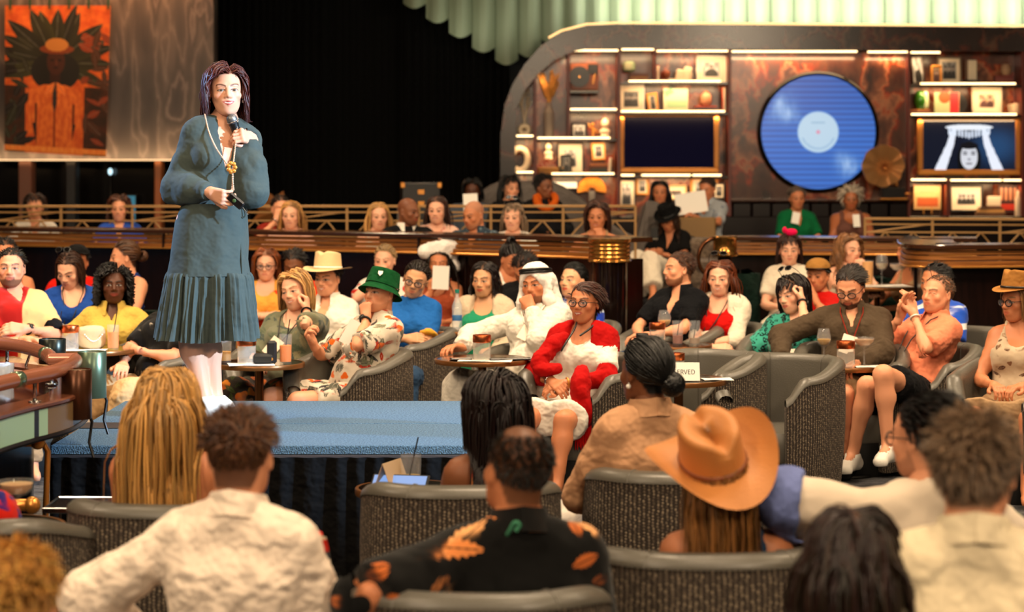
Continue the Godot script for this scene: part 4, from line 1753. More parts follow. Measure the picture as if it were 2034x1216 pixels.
func ledge_parts(o:Node3D,pts:Array,top:float,h:float,joints:Array) -> void:
	var b:=o.position
	var path:=pts.map(func(p):return p - b)
	var a:=MB.new()
	sweep(a,path,[Vector2(-0.4,top - 0.035),Vector2(0.02,top - 0.035),Vector2(0.028,top - 0.028),Vector2(0.028,top - 0.006),Vector2(0.02,top),Vector2(-0.4,top)])
	mesh_on(o,"counter_top",a,mat(Color(0.2,0.11,0.06),0.18))
	var lo:=top - h
	for k in 3:
		var y0:=lo+0.012+k*(h - 0.05)/3.0
		var y1:=y0+(h - 0.05)/3.0 - 0.006
		var s:=MB.new()
		var out:=0.0 - k*0.008
		sweep(s,path,[Vector2(-0.05,y0),Vector2(out,y0),Vector2(out+0.004,y0+0.004),Vector2(out+0.004,y1 - 0.004),Vector2(out,y1),Vector2(-0.05,y1)])
		mesh_on(o,"band",s,M_goldwood)
	var t:=MB.new()
	sweep(t,path,[Vector2(-0.05,lo - 0.004),Vector2(0.012,lo - 0.004),Vector2(0.015,lo),Vector2(0.015,lo+0.008),Vector2(0.012,lo+0.012),Vector2(-0.05,lo+0.012)])
	mesh_on(o,"edge_trim",t,M_brass)
	var w:=MB.new()
	sweep(w,path,[Vector2(-0.3,0.0),Vector2(-0.12,0.0),Vector2(-0.12,lo),Vector2(-0.3,lo)])
	mesh_on(o,"panel",w,M_darkwood)
	var jn:=path.size()/9
	for k in jn:
		var idx:int=clampi(int((k+0.5)*9),1,path.size() - 2)
		var p:Vector3=path[idx]
		var d:Vector3=(path[idx+1] - path[idx - 1]).normalized()
		var s:=Vector3(-d.z,0,d.x)
		var m:=MB.new()
		m.box(p+s*-0.11+Vector3(0,lo/2,0),Vector3(0.05,lo - 0.05,0.02),0.004,Basis(d,Vector3.UP,s*-1.0))
		mesh_on(o,"stile",m,M_darkwood)
	for f in joints:
		var idx:int=clampi(int(f*(path.size() - 1)),1,path.size() - 2)
		var p:Vector3=path[idx]
		var d:Vector3=(path[idx+1] - path[idx - 1]).normalized()
		var s:=Vector3(-d.z,0,d.x)
		var m:=MB.new()
		m.box(p+s*0.0+Vector3(0,top - h/2 - 0.012,0),Vector3(0.016,h - 0.03,0.035),0.003,Basis(d,Vector3.UP,s*-1.0))
		mesh_on(o,"joint",m,M_darkwood)
func railing(label:String,a:Vector3,b:Vector3,hgt:float,sd:int) -> void:
	var o:=thing("lattice_railing",label,"railing",(a+b)*0.5)
	var L:=(b - a)
	var n:=int(L.length()/0.62)
	var M:=mat(Color(0.62,0.47,0.28),0.4,0.3)
	for y in [0.0,hgt*0.52,hgt*0.8,hgt]:
		var m:=MB.new()
		var c:=Vector3(0,y,0)
		m.box(c,Vector3(L.length(),0.016 if y<hgt else 0.024,0.02 if y<hgt else 0.045),0.003,Basis(L.normalized(),Vector3.UP,L.normalized().cross(Vector3.UP)))
		mesh_on(o,"rail",m,M)
	var rg:=RandomNumberGenerator.new()
	rg.seed=sd
	for k in n+1:
		var p:=L*(float(k)/n - 0.5)
		var m:=MB.new()
		m.box(p+Vector3(0,(hgt - 0.25)/2,0),Vector3(0.024,hgt+0.25,0.024),0.004)
		mesh_on(o,"post",m,M)
		if k==n:
			break
		var u:=L/n
		var lo:=hgt*0.52
		for z in [[0.1,0.0,0.3,1.0],[0.5,0.0,0.3,1.0],[0.5,0.0,0.72,1.0],[0.9,0.0,0.72,1.0]]:
			var q:=MB.new()
			q.tube([p+u*z[0]+Vector3(0,z[1]*lo,0),p+u*z[2]+Vector3(0,z[3]*lo,0)],0.008,6)
			mesh_on(o,"lattice_bar",q,M)
		if k % 2==0:
			var q:=MB.new()
			q.tube([p+u*0.05+Vector3(0,lo,0),p+u*0.95+Vector3(0,hgt*0.8,0)],0.008,6)
			mesh_on(o,"lattice_bar",q,M)
func drapes() -> void:
	var rows:=[]
	var z0:=-26.9
	var x0:=(425 - CX)/157.0
	var x1:=(1012 - CX)/157.0
	for y in 2:
		var line:=[]
		for k in 560:
			var f:=k/559.0
			var x:=lerpf(x0,x1,f)
			var gap:=ss(0.36,0.39,f)*(1.0 - ss(0.62,0.65,f))
			line.append(Vector3(x,0.3 if y else CEIL,z0+(0.055*sin(f*250.0+sin(f*31.0)*1.4)+0.02*sin(f*517.0))*(1.0 - gap*0.8) - gap*0.35))
		rows.append(line)
	rows.reverse()
	var m:=MB.new()
	m.sheet(rows,0.01)
	single("stage_curtain","tall pleated black stage curtain hanging behind the speaker","curtain",m,cloth(Color(0.032,0.034,0.034)))
	var M_green:=mat(Color(0.5,0.56,0.47),0.6)
	M_green.rim_enabled=true
	M_green.rim=0.3
	var o:=thing("valance","sage green pleated valance above the marble arch, shortened where its light fades","valance",Vector3(2.6,CEIL,-25.9))
	var pw:=0.285
	for k in 30:
		var x:=-1.35+k*pw
		var px:=CX+(x+pw/2)*161.0
		var lowest:=1.8+(HY - (lerpf(118,50,ss(1000,1170,px)) if px>1000 else lerpf(0,118,clampf((px - 815)/185,0,1))))/161.0  # past the arch, fading light is put into the shape as shorter swags
		var sheet_rows:=[]
		for y in 9:
			var f:=y/8.0
			var line:=[]
			for j in 9:
				var u:=j/8.0
				var bulge:=0.1*sin(u*PI)*(0.35+0.65*sin(minf(f*1.25,1.0)*PI*0.5))+0.018*sin(u*28.0+k)
				line.append(Vector3(x+u*pw,lerpf(CEIL,lowest - 0.07*sin(u*PI),f),-26.25+bulge) - o.position)
			sheet_rows.append(line)
		sheet_rows.reverse()
		var pm:=MB.new()
		pm.sheet(sheet_rows,0.012)
		mesh_on(o,"swag",pm,M_green)
	strip_light(Vector3(1.1,3.62,-25.62),Vector3(7.5,3.62,-25.62),2.5,Vector3(0,0.75,-0.65),Color(1.0,0.97,0.86))
	strip_light(Vector3(-1.2,3.1,-25.75),Vector3(0.4,3.6,-25.62),0.2,Vector3(-0.1,0.75,-0.65),Color(1.0,0.97,0.86))  # unseen strip, lights the valance beyond the arch
func marble_wall() -> void:
	var m:=MB.new()
	var a:=P(-60,-20,175)
	var b:=P(425,320,175)
	m.box(Vector3((a.x+b.x)/2,(b.y+CEIL)/2,a.z - 0.15),Vector3(b.x - a.x,CEIL - b.y,0.3),0.01)
	var g:=mat(Color(1,1,1),0.5)
	g.albedo_texture=T_grey
	g.uv1_triplanar=true
	g.uv1_scale=Vector3(0.8,0.2,0.8)
	var o:=struct("wall_panel",m,g)
	tag(o,"grey veined marble wall panel behind the banner","wall")
	var st:=MB.new()
	st.box(Vector3((a.x+b.x)/2,b.y+0.012,a.z+0.015),Vector3(b.x - a.x - 0.05,0.014,0.02))
	single("light_strip","thin warm light strip along the lower edge of the grey marble wall","light",st,glow(Color(1,0.8,0.58),1.6))
	strip_light(Vector3(a.x,b.y - 0.0,a.z+0.16),Vector3(b.x,b.y - 0.0,a.z+0.16),0.5,Vector3(0,0.9,-0.45))
	strip_light(Vector3(a.x,CEIL - 0.12,a.z+0.5),Vector3(b.x,CEIL - 0.12,a.z+0.5),3.2,Vector3(0,-0.9,-0.3),Color(1,0.7,0.45))  # unseen strip at the ceiling, lights the marble wall and banner
	var w:=MB.new()
	w.box(Vector3((a.x+b.x)/2,1.4,a.z - 1.0),Vector3(b.x - a.x+0.6,1.6,0.1))
	struct("wall_recess",w,mat(Color(0.025,0.015,0.012),0.15))
	for z in [[36.0,62.0,Color(0.45,0.28,0.2)],[306.0,320.0,Color(0.6,0.33,0.14)],[130.0,150.0,Color(0.03,0.02,0.02)]]:
		var c:=P(z[0],320,175)
		var e:=P(z[1],420,175)
		var q:=MB.new()
		q.box(Vector3((c.x+e.x)/2,(c.y+0.48)/2+0.01,c.z - 0.12),Vector3(e.x - c.x,c.y - 0.49,0.22),0.01)
		struct("wall_pier",q,mat(z[2],0.5))
	var s:=P(246,368,172)
	o=thing("screen","narrow teal lit screen in the dark recess under the marble wall","screen",Vector3(s.x,0.49,s.z - 0.3)) if false else null
	var so:=thing("screen","narrow teal lit screen in the dark recess under the marble wall","screen",Vector3(s.x,0.49,s.z - 0.3))
	var fm:=MB.new()
	fm.box(Vector3(0,0.72,0),Vector3(0.19,0.56,0.05),0.006)
	fm.box(Vector3(0,0.22,0),Vector3(0.05,0.44,0.03),0.006)
	fm.box(Vector3(0,0.01,0),Vector3(0.2,0.02,0.16),0.006)
	mesh_on(so,"casing",fm,M_black)
	var face:=MB.new()
	face.box(Vector3(0,0.72,0.027),Vector3(0.165,0.53,0.006))
	var im:=Image.create(24,64,false,Image.FORMAT_RGB8)
	im.fill(Color(0.2,0.5,0.58))
	im.fill_rect(Rect2i(8,3,9,26),Color(0.1,0.3,0.5))
	im.fill_rect(Rect2i(0,44,24,20),Color(0.3,0.62,0.6))
	var gm:=glow(Color.WHITE,0.75)
	gm.emission_texture=ImageTexture.create_from_image(im)
	gm.emission_operator=BaseMaterial3D.EMISSION_OP_MULTIPLY
	mesh_on(so,"display",face,gm)
	var g2:=P(206,341,172)
	var lo:=thing("globe_lamp","small pale globe lamp on a thin stand in the dark recess","lamp",Vector3(g2.x,0.49,g2.z - 0.4))
	var gb:=MB.new()
	gb.ball(Vector3(0,g2.y - 0.49,0),Vector3(0.028,0.04,0.028),14)
	mesh_on(lo,"globe",gb,glow(Color(0.8,0.95,1),1.6))
	var gs:=MB.new()
	gs.cyl(Vector3(0,0.02,0),Vector3(0,g2.y - 0.53,0),0.008)
	gs.cyl(Vector3(),Vector3(0,0.02,0),0.08)
	mesh_on(lo,"stand",gs,M_black)
	for z in [[122.0,375.0,0.2,"tan tub seat standing in the dark recess beside the pale pier"],[222.0,390.0,0.16,"brown tub seat in the dark recess in front of the teal screen"]]:
		var p:=P(z[0],z[1],170)
		var t:=thing("lounge_chair",z[3],"chair",Vector3(p.x,0.49,p.z - 0.25))
		var bk:=MB.new()
		bk.lathe([Vector2(z[2]*0.8,0.05),Vector2(z[2]+0.04,0.3),Vector2(z[2]+0.06,p.y - 0.4),Vector2(z[2]+0.02,p.y - 0.36),Vector2(z[2],p.y - 0.42),Vector2(z[2] - 0.02,0.4)],20,Vector3(),Basis(),PI,TAU)
		mesh_on(t,"back",bk,cloth(Color(0.42,0.25,0.12)))
		var se:=MB.new()
		se.cyl(Vector3(0,0.05,0),Vector3(0,0.42,0),z[2])
		mesh_on(t,"seat",se,cloth(Color(0.42,0.25,0.12)))
func banner() -> void:
	var W:=170
	var H:=240
	var im:=Image.create(W,H,false,Image.FORMAT_RGB8)
	var rg:=RandomNumberGenerator.new()
	rg.seed=31
	var nz:=FastNoiseLite.new()
	nz.frequency=0.05
	for y in H:
		for x in W:
			var v:=nz.get_noise_2d(x,y)*0.5+0.5
			var c:=Color(0.72,0.24,0.06).lerp(Color(0.95,0.5,0.18),v)
			if y>130 and absf(x - 82)>48:
				c=Color(0.1,0.09,0.05).lerp(Color(0.35,0.14,0.05),v)
			im.set_pixel(x,y,c)
	for k in 15:
		var a:=lerpf(-0.35,PI+0.35,k/14.0)+rg.randf_range(-0.12,0.12)
		var c:=Vector2(82+cos(a)*50,92 - sin(a)*48)
		leaf(im,c,a,rg.randf_range(38,55),rg.randf_range(9,14),Color(0.2,0.2,0.1).lerp(Color(0.08,0.08,0.05),rg.randf()))
	for k in 46:
		var c:=Vector2(rg.randf_range(2,36) if k % 2 else rg.randf_range(130,168),rg.randf_range(40,225))
		leaf(im,c,rg.randf()*PI,rg.randf_range(8,20),rg.randf_range(3,7),[Color(0.3,0.17,0.1),Color(0.16,0.16,0.09),Color(0.55,0.22,0.1),Color(0.1,0.07,0.05)][k % 4])
	disc(im,Vector2(82,106),Vector2(40,32),Color(0.09,0.08,0.06))
	for y in range(128,232):
		var half:=43.0 if y<190 else lerpf(36,28,(y - 190)/40.0)
		half *= ss(118,140,y)
		for x in range(int(82 - half),int(82+half)):
			var arm:=absf(x - 82)>30
			var v:=nz.get_noise_2d(x*2.2,y*1.2)*0.5+0.5
			var c:=Color(0.75,0.28,0.08).lerp(Color(0.98,0.55,0.22),v)
			if absf(absf(x - 82) - 31)<1.5 and y>158:
				c=Color(0.25,0.09,0.03)
			if arm and y>190:
				c=Color(0.12,0.06,0.04)
			if absf(x - 82)<1.5 and y>140:
				c=Color(0.5,0.18,0.06)
			im.set_pixel(x,y,c)
	for y in range(104,134):
		for x in range(74,91):
			im.set_pixel(x,y,Color(0.2,0.09,0.05))
	leaf(im,Vector2(74,134),0.9,13,5,Color(0.98,0.5,0.2))
	leaf(im,Vector2(92,134),2.2,13,5,Color(0.98,0.5,0.2))
	disc(im,Vector2(83,90),Vector2(15,22),Color(0.27,0.125,0.07))
	for x in [-6,6]:
		disc(im,Vector2(83+x,88),Vector2(3,1.5),Color(0.08,0.04,0.03))
	disc(im,Vector2(83,100),Vector2(4,1.5),Color(0.12,0.05,0.04))
	disc(im,Vector2(84,92),Vector2(2,5),Color(0.36,0.17,0.09))
	leaf(im,Vector2(82,150),1.57,22,4,Color(0.14,0.12,0.12))
	disc(im,Vector2(84,70),Vector2(28,8),Color(0.5,0.22,0.08))
	disc(im,Vector2(84,63),Vector2(19,11),Color(0.78,0.5,0.22))
	for x in W:
		for y in range(229,238):
			im.set_pixel(x,y,Color(0.9,0.42,0.14).lerp(Color(1,0.68,0.32),nz.get_noise_2d(x*3,y)*0.5+0.5))
	var a:=P(13,12,176)
	var b:=P(222,12,176)
	var c:=P(213,312,176)
	var d:=P(12,300,176)
	var zz:=a.z+0.07
	var o:=thing("cloth_banner","orange printed cloth banner of a person in a straw hat among leaves","banner",Vector3((a.x+b.x)/2,a.y,zz))
	var rows:=[]
	for y in 9:
		var line:=[]
		for x in 15:
			var p:=a.lerp(b,x/14.0).lerp(d.lerp(c,x/14.0),y/8.0)
			p.z=zz+0.012*sin(x*1.1)*(1 - y/10.0)
			line.append(p - o.position)
		rows.append(line)
	rows.reverse()
	var m:=MB.new()
	m.sheet(rows,0.004)
	var bm:=mat(Color.WHITE,0.8)
	bm.albedo_texture=ImageTexture.create_from_image(im)
	mesh_on(o,"print",m,bm)
	var cm:=mat(Color(0.1,0.26,0.17),0.4)
	for k in 6:
		var x:=lerpf(24,218,k/5.0)
		var p:=P(x,8,176)
		var q:=MB.new()
		q.box(Vector3(p.x,p.y,zz+0.018) - o.position,Vector3(0.024,0.13,0.022),0.006)
		q.tube([Vector3(p.x,p.y+0.06,zz+0.02) - o.position,Vector3(p.x,p.y+0.16,zz - 0.03) - o.position],0.006,6)
		mesh_on(o,"clip",q,cm)
func leaf(im:Image,c:Vector2,a:float,L:float,W:float,k:Color) -> void:
	for y in range(int(-L),int(L)+1):
		for x in range(int(-L),int(L)+1):
			var u:=(x*cos(a) - y*sin(a))/L
			var v:=(x*sin(a)+y*cos(a))/W
			if absf(u)<1.0 and absf(v)<1.0 - u*u:
				var px:=int(c.x)+x
				var py:=int(c.y)+y
				if px >= 0 and py >= 0 and px<im.get_width() and py<im.get_height():
					im.set_pixel(px,py,k.lightened(0.18) if absf(v)<0.1 else k*(0.85+0.3*absf(v)))
func disc(im:Image,c:Vector2,r:Vector2,k:Color) -> void:
	for y in range(int(-r.y),int(r.y)+1):
		for x in range(int(-r.x),int(r.x)+1):
			if Vector2(x/r.x,y/r.y).length() <= 1.0:
				var px:=int(c.x)+x
				var py:=int(c.y)+y
				if px >= 0 and py >= 0 and px<im.get_width() and py<im.get_height():
					im.set_pixel(px,py,k)
# the lit display shelving at the back
func rbox(mb:MB,x0:float,y0:float,x1:float,y1:float,za:float,zb:float,o:Vector3,bv:=0.004) -> void:
	var a:=R(x0,y0)
	var b:=R(x1,y1)
	mb.box(Vector3((a.x+b.x)/2,(a.y+b.y)/2,a.z+(za+zb)/2) - o,Vector3(absf(b.x - a.x),absf(a.y - b.y),absf(zb - za)),bv)
func shelving() -> void:
	var base:=R(1500,470)
	base.y=0.49
	var o:=thing("display_shelving","built-in lit display shelving inside a rounded marble arch","shelving",base)
	var outer:=[[993,520],[994,270],[1002,210],[1018,168],[1042,128],[1075,90],[1115,64],[1165,51],[1230,48],[1500,49],[2120,55]]
	var inner:=[[2120,103],[1500,98],[1230,96],[1170,97],[1138,102],[1100,120],[1068,148],[1042,180],[1028,212],[1023,250],[1023,520]]
	var poly:=[]
	for p in outer+inner:
		var v:=R(p[0],p[1]) - base
		poly.append(Vector2(v.x,v.y))
	var f:=MB.new()
	f.prism(poly,-0.42,0.0)
	var M_arch:StandardMaterial3D=M_marble.duplicate()
	M_arch.albedo_color=Color(0.5,0.42,0.37)  # darker copy of the marble, colour offsets the wash falling on it
	mesh_on(o,"arch_frame",f,M_arch)
	var bk:=MB.new()
	var pb:=[]
	for p in outer:
		var v:=R(maxf(p[0],1003),maxf(p[1],56)+(6.0 if p[0]<1230 else 0.0)) - base
		pb.append(Vector2(v.x+0.02,v.y))
	var vb:=R(2120,520) - base
	pb.append(Vector2(vb.x,vb.y))
	bk.prism(pb,-0.46,-0.4)
	mesh_on(o,"back_panel",bk,M_marble)
	var M_redwood:=mat(Color(0.4,0.12,0.05),0.4)
	var rec:=MB.new()
	rbox(rec,1453,103,1805,398,-0.4,-0.16,base,0.004)
	mesh_on(o,"record_panel",rec,M_marble)
	for z in [[1060,128,1066,430],[1127,100,1132,275],[1226,97,1233,430],[1300,97,1304,162],[1447,97,1453,430],[1804,97,1809,430],[1881,356,1888,430],[2030,97,2036,430],[1090,110,1094,112]]:
		if z[3] - z[1]<10:
			continue
		var m:=MB.new()
		rbox(m,z[0],z[1],z[2],z[3],-0.4,-0.02,base)
		mesh_on(o,"upright",m,M_redwood)
	for z in [[1233,1447,163],[1132,1226,219],[1233,1447,223],[1024,1060,272],[1066,1226,276],[1024,1060,344],[1066,1226,347],[1233,1447,350],[1809,2030,168],[1809,2030,229],[1809,2030,360],[1132,1190,180]]:
		var m:=MB.new()
		rbox(m,z[0],z[2],z[1],z[2]+5,-0.4,-0.03,base)
		mesh_on(o,"shelf",m,M_darkwood)
	var g:=glow(Color(1,0.84,0.6),5.0)
	for z in [[1136,1228,100],[1235,1299,98],[1305,1446,101],[1454,1703,102],[1724,1803,103],[1810,1868,104],[1249,1432,161],[1133,1225,217],[1234,1440,221],[1026,1059,270],[1068,1212,274],[1026,1059,342],[1096,1220,345],[1234,1260,348],[1275,1372,348],[1376,1433,348],[1829,2018,166],[1811,2020,227],[1811,1880,357],[1889,1990,358],[1994,2029,358]]:
		var m:=MB.new()
		rbox(m,z[0],z[2] - 1.6,z[1],z[2]+1.6,-0.03,-0.012,base,0.002)
		mesh_on(o,"light_strip",m,g)
		strip_light(R(z[0],z[2]+9,-0.07),R(z[1],z[2]+9,-0.07),E_SHELF,Vector3(0,-0.9,-0.42))
	for z in [[1068,142],[1128,106]]:
		strip_light(R(z[0] - 6,z[1]+6,-0.05),R(z[0]+6,z[1]+6,-0.05),E_SHELF*3.0,Vector3(0,-0.9,-0.3))  # unseen short strips, light the back of the curved corner
	var cv:=MB.new()
	var path:=[]
	for p in [[1090,74],[1115,60],[1165,47],[1230,44],[1500,46],[2110,51]]:
		path.append(R(p[0],p[1],-0.1) - base)
	cv.tube(path,0.012,6)
	mesh_on(o,"cove_strip",cv,glow(Color(1,0.78,0.5),2.2))
	var cb:=MB.new()
	rbox(cb,1024,430,2120,545,-0.4,-0.04,base,0.01)
	mesh_on(o,"base_cupboard",cb,M_darkwood)
	for k in 9:
		var x:=1455+k*39
		var m:=MB.new()
		rbox(m,x+2,404,x+37,470,-0.15,-0.05,base,0.006)
		mesh_on(o,"wainscot_panel",m,M_darkwood)
	var tr:=MB.new()
	rbox(tr,1453,396,1807,401,-0.2,0.03,base,0.006)
	mesh_on(o,"wainscot_rail",tr,mat(Color(0.25,0.13,0.08),0.2))
func photo(sd:int,warm:=0.0) -> ImageTexture:
	var W:=56
	var H:=44
	var im:=Image.create(W,H,false,Image.FORMAT_RGB8)
	var rg:=RandomNumberGenerator.new()
	rg.seed=sd*17+3
	var bgv:=rg.randf_range(0.25,0.7)
	for y in H:
		for x in W:
			var v:=bgv+0.15*sin(x*0.2+sd)*sin(y*0.17+sd*2.0)
			im.set_pixel(x,y,Color(v+warm*0.3,v,v - warm*0.3))
	var n:=rg.randi_range(1,4)
	for k in n:
		var x:=W*(k+0.7)/(n+0.4)
		var dk:=rg.randf_range(0.04,0.2)
		disc(im,Vector2(x,36),Vector2(W*0.32/n+3,15),Color(dk+warm*0.4,dk,dk))
		disc(im,Vector2(x,16+rg.randf_range(-2,2)),Vector2(4.5,6),Color(0.55+warm*0.2,0.5,0.48))
		disc(im,Vector2(x,11),Vector2(4.5,3),Color(dk,dk,dk))
	return ImageTexture.create_from_image(im)
func frame(x0:float,y0:float,x1:float,y1:float,fm:Material,mount:Color,bw:float,mw:float,tex:Texture2D,label:String,turn:=0.0,roll:=0.0,dz:=-0.2,group:="") -> void:
	var a:=R(x0,y1,dz)
	var b:=R(x1,y0,dz)
	var o:=thing("picture_frame",label,"picture",Vector3((a.x+b.x)/2,a.y,a.z),turn,group)
	o.rotation.z=roll
	o.rotation.x=-0.08
	var w:=b.x - a.x
	var h:=b.y - a.y
	var f:=bw/SB
	var m:=MB.new()
	for s in [[0.0,f/2,w,f],[0.0,h - f/2,w,f],[-w/2+f/2,h/2,f,h - 2*f],[w/2 - f/2,h/2,f,h - 2*f]]:
		m.box(Vector3(s[0],s[1],0),Vector3(s[2],s[3],0.035),0.006)
	mesh_on(o,"frame",m,fm)
	var p:=MB.new()
	p.box(Vector3(0,h/2,-0.006),Vector3(w - f,h - f,0.012))
	mesh_on(o,"mount",p,mat(mount,0.6))
	var q:=MB.new()
	var e:=f+mw/SB
	q.box(Vector3(0,h/2,0.001),Vector3(w - 2*e,h - 2*e,0.004))
	var pm:=mat(Color.WHITE,0.5)
	pm.albedo_texture=tex
	mesh_on(o,"print",q,pm)
func ornament(nm:String,label:String,cat:String,px:float,py:float,dz:=-0.2) -> Node3D:
	return thing(nm,label,cat,R(px,py,dz))
func lat(o:Node3D,nm:String,pr:Array,m:Material,at:=Vector3(),B:=Basis(),seg:=24) -> void:
	var mb:=MB.new()
	mb.lathe(pr.map(func(p):return Vector2(p[0],p[1])/SB),seg,at/SB,B)
	mesh_on(o,nm,mb,m)
func bx(o:Node3D,nm:String,c:Vector3,s:Vector3,m:Material,bv:=0.6,B:=Basis()) -> void:
	var mb:=MB.new()
	mb.box(c/SB,s/SB,bv/SB,B)
	mesh_on(o,nm,mb,m)
func shelf_items() -> void:
	var blk:=mat(Color(0.05,0.035,0.03),0.4)
	var wood:=mat(Color(0.5,0.24,0.09),0.45)
	var ivory:=mat(Color(0.86,0.78,0.66),0.55)
	var cream:=Color(0.86,0.8,0.7)
	var o:=ornament("record_player","wooden record player with a dark disc stood on the high shelf","record player",1160,179)
	bx(o,"case",Vector3(2,28,-8),Vector3(56,54,14),wood,1.5)
	bx(o,"control_plate",Vector3(19,43,0),Vector3(20,20,2),blk)
	var Bz:=Basis(Vector3.RIGHT,PI/2)
	lat(o,"disc",[[0,0],[21,0],[21,2.5],[0,2.5]],mat(Color(0.09,0.085,0.08),0.35),Vector3(-8,28,0),Bz,32)
	lat(o,"spindle",[[0,0],[2,0],[2,4],[0,4]],M_brass,Vector3(-8,28,1),Bz,10)
	bx(o,"tone_arm",Vector3(21,24,2),Vector3(2.5,22,2.5),M_brass,0.6,Basis(Vector3.BACK,-0.2))
	o=ornament("vase","tall ribbed grey vase on the shelf, holding dried grass","vase",1091,274)
	var pr:=[[0,0],[9,0]]
	for k in 13:
		pr.append_array([[10.2,2+k*4],[9.3,4+k*4]])
	pr.append_array([[9,55],[5,61],[5,70],[6,71],[5,71.5],[4,66],[0,60]])
	lat(o,"body",pr,mat(Color(0.62,0.55,0.49),0.7))
	o=ornament("dried_grass","bunch of golden dried pampas grass fanned out in the tall vase","dried grass",1091,208)
	var gm:=mat(Color(0.85,0.6,0.28),0.8)
	var rg:=RandomNumberGenerator.new()
	rg.seed=8
	for k in 26:
		var st:=MB.new()
		var a:=rg.randf()*TAU
		var sp:=rg.randf_range(4,22)
		var hh:=rg.randf_range(45,80)*(1.0 - sp/90)
		var tip:=Vector3(cos(a)*sp,hh,sin(a)*sp*0.5)/SB
		st.tube([Vector3(),tip*0.5+Vector3(0,0.03,0),tip],[0.004,0.004,0.002],5)
		for z in 22:
			var f:=0.4+0.6*z/22.0
			var b:=tip*f
			var u:=rg.randf()*TAU
			st.tube([b,b+Vector3(cos(u)*0.022,0.03,sin(u)*0.022)],[0.011,0.003],4)
		mesh_on(o,"plume",st,gm)
	o=ornament("coral_branch","thin white branching coral standing behind the ring vase","ornament",1042,271,-0.3)
	for k in 9:
		var c:=MB.new()
		var x:=rg.randf_range(-14,16)
		c.tube([Vector3(0,20,0)/SB,Vector3(x*0.4,55,0)/SB,Vector3(x,rg.randf_range(70,105),0)/SB],[0.008,0.007,0.003],5)
		for z in 5:
			var f:=60.0+z*9
			c.tube([Vector3(x*0.6,f,0)/SB,Vector3(x*0.6+rg.randf_range(-9,9),f+12,0)/SB],[0.005,0.003],4)
		mesh_on(o,"twig",c,ivory)
	bx(o,"foot",Vector3(0,10,0),Vector3(8,20,8),ivory,2)
	o=ornament("ring_vase","small cream ring-shaped vase with a round hole","vase",1042,271)
	var rv:=MB.new()
	rv.tube(arc(Vector3(8.6,8.6,0)/SB,0,TAU*23/24,23,Vector3(0,14,0)/SB),5.2/SB,12,true)
	mesh_on(o,"body",rv,ivory)
	o=ornament("ring_vase","large cream open-ring vase on the lowest curved shelf","vase",1036,343)
	rv=MB.new()
	rv.tube(arc(Vector3(17,22,0)/SB,-2.2,2.6,22,Vector3(-4,26,0)/SB),7.0/SB,12)
	mesh_on(o,"body",rv,ivory)
	for z in [[1203,275,"cream double bust beside a gold figure",1.0],[1090,330,"cream bust standing on a woven tan box",0.8]]:
		o=ornament("bust",z[2],"bust",z[0],z[1] - (14 if z[1]>300 else 0))
		var s:float=z[3]
		lat(o,"pedestal",[[0,0],[10*s,0],[10*s,6*s],[7*s,9*s],[0,9*s]],ivory)
		var b:=MB.new()
		b.ball(Vector3(0,14,0)*s/SB,Vector3(11,8,7)*s/SB,14)
		b.cyl(Vector3(0,17,0)*s/SB,Vector3(0,26,0)*s/SB,4.0*s/SB)
		b.ball(Vector3(0,31,1)*s/SB,Vector3(8,10.5,9)*s/SB,16)
		b.ball(Vector3(0,29,10)*s/SB,Vector3(1.4,3,2)*s/SB,8)
		mesh_on(o,"head",b,ivory)
	o=ornament("figurine","small gold figurine with raised arms next to the cream bust","figurine",1179,275)
	var fg:=MB.new()
	fg.cyl(Vector3(),Vector3(0,2,0)/SB,6.0/SB)
	fg.tube([Vector3(0,2,0)/SB,Vector3(1,14,0)/SB,Vector3(0,24,0)/SB],[0.012,0.022,0.014],8)
	fg.ball(Vector3(0,29,0)/SB,Vector3.ONE*3.4/SB,10)
	fg.tube([Vector3(0,21,0)/SB,Vector3(-7,24,1)/SB,Vector3(-9,31,0)/SB],0.008,6)
	fg.tube([Vector3(0,21,0)/SB,Vector3(7,17,1)/SB,Vector3(10,9,0)/SB],0.008,6)
	mesh_on(o,"body",fg,M_gold)
	o=ornament("woven_box","tan woven box under the cream bust","box",1094,347)
	bx(o,"body",Vector3(0,7,0),Vector3(50,14,26),mat(Color(0.62,0.42,0.18),0.7),2)
	bx(o,"lid",Vector3(0,13,0),Vector3(52,3,28),mat(Color(0.68,0.47,0.22),0.7),1)
	o=ornament("figurine","small dark green animal figurine beside the woven box","figurine",1116,346,-0.12)
	var dg:=MB.new()
	dg.ball(Vector3(0,6,0)/SB,Vector3(6,6,4)/SB,12)
	dg.ball(Vector3(-3,13,1)/SB,Vector3(3.5,3.5,3.5)/SB,10)
	dg.tube([Vector3(4,8,0)/SB,Vector3(8,14,0)/SB],0.007,5)
	mesh_on(o,"body",dg,mat(Color(0.07,0.12,0.11),0.3))
	frame(1136,243,1167,274,blk,Color(0.75,0.72,0.68),3.5,1.5,photo(1),"small black frame with three pale figures below the record player",0.15)
	frame(1108,283,1161,345,blk,cream,3,11,photo(2),"large black frame with a wide cream mount on the low shelf",0,0,-0.28)
	frame(1114,307,1137,346,blk,Color(0.5,0.48,0.45),3,1,photo(3),"narrow dark frame standing in front of the wide cream mount",0.2,0,-0.14)
	frame(1178,283,1205,318,M_frame_gold,cream,4,3,photo(4),"gold frame tilted on a small pile of books",0.1,0.06)
	books(1178,346,[[50,5,Color(0.1,0.14,0.13)],[46,6,Color(0.12,0.16,0.15)],[40,5,Color(0.3,0.16,0.08)],[44,6,Color(0.55,0.3,0.12)]],["dark green book at the foot of the pile under the gold frame","dark teal book, second from the bottom, under the gold frame","brown book in the pile under the gold frame","tan book topmost of the pile under the gold frame"],16)
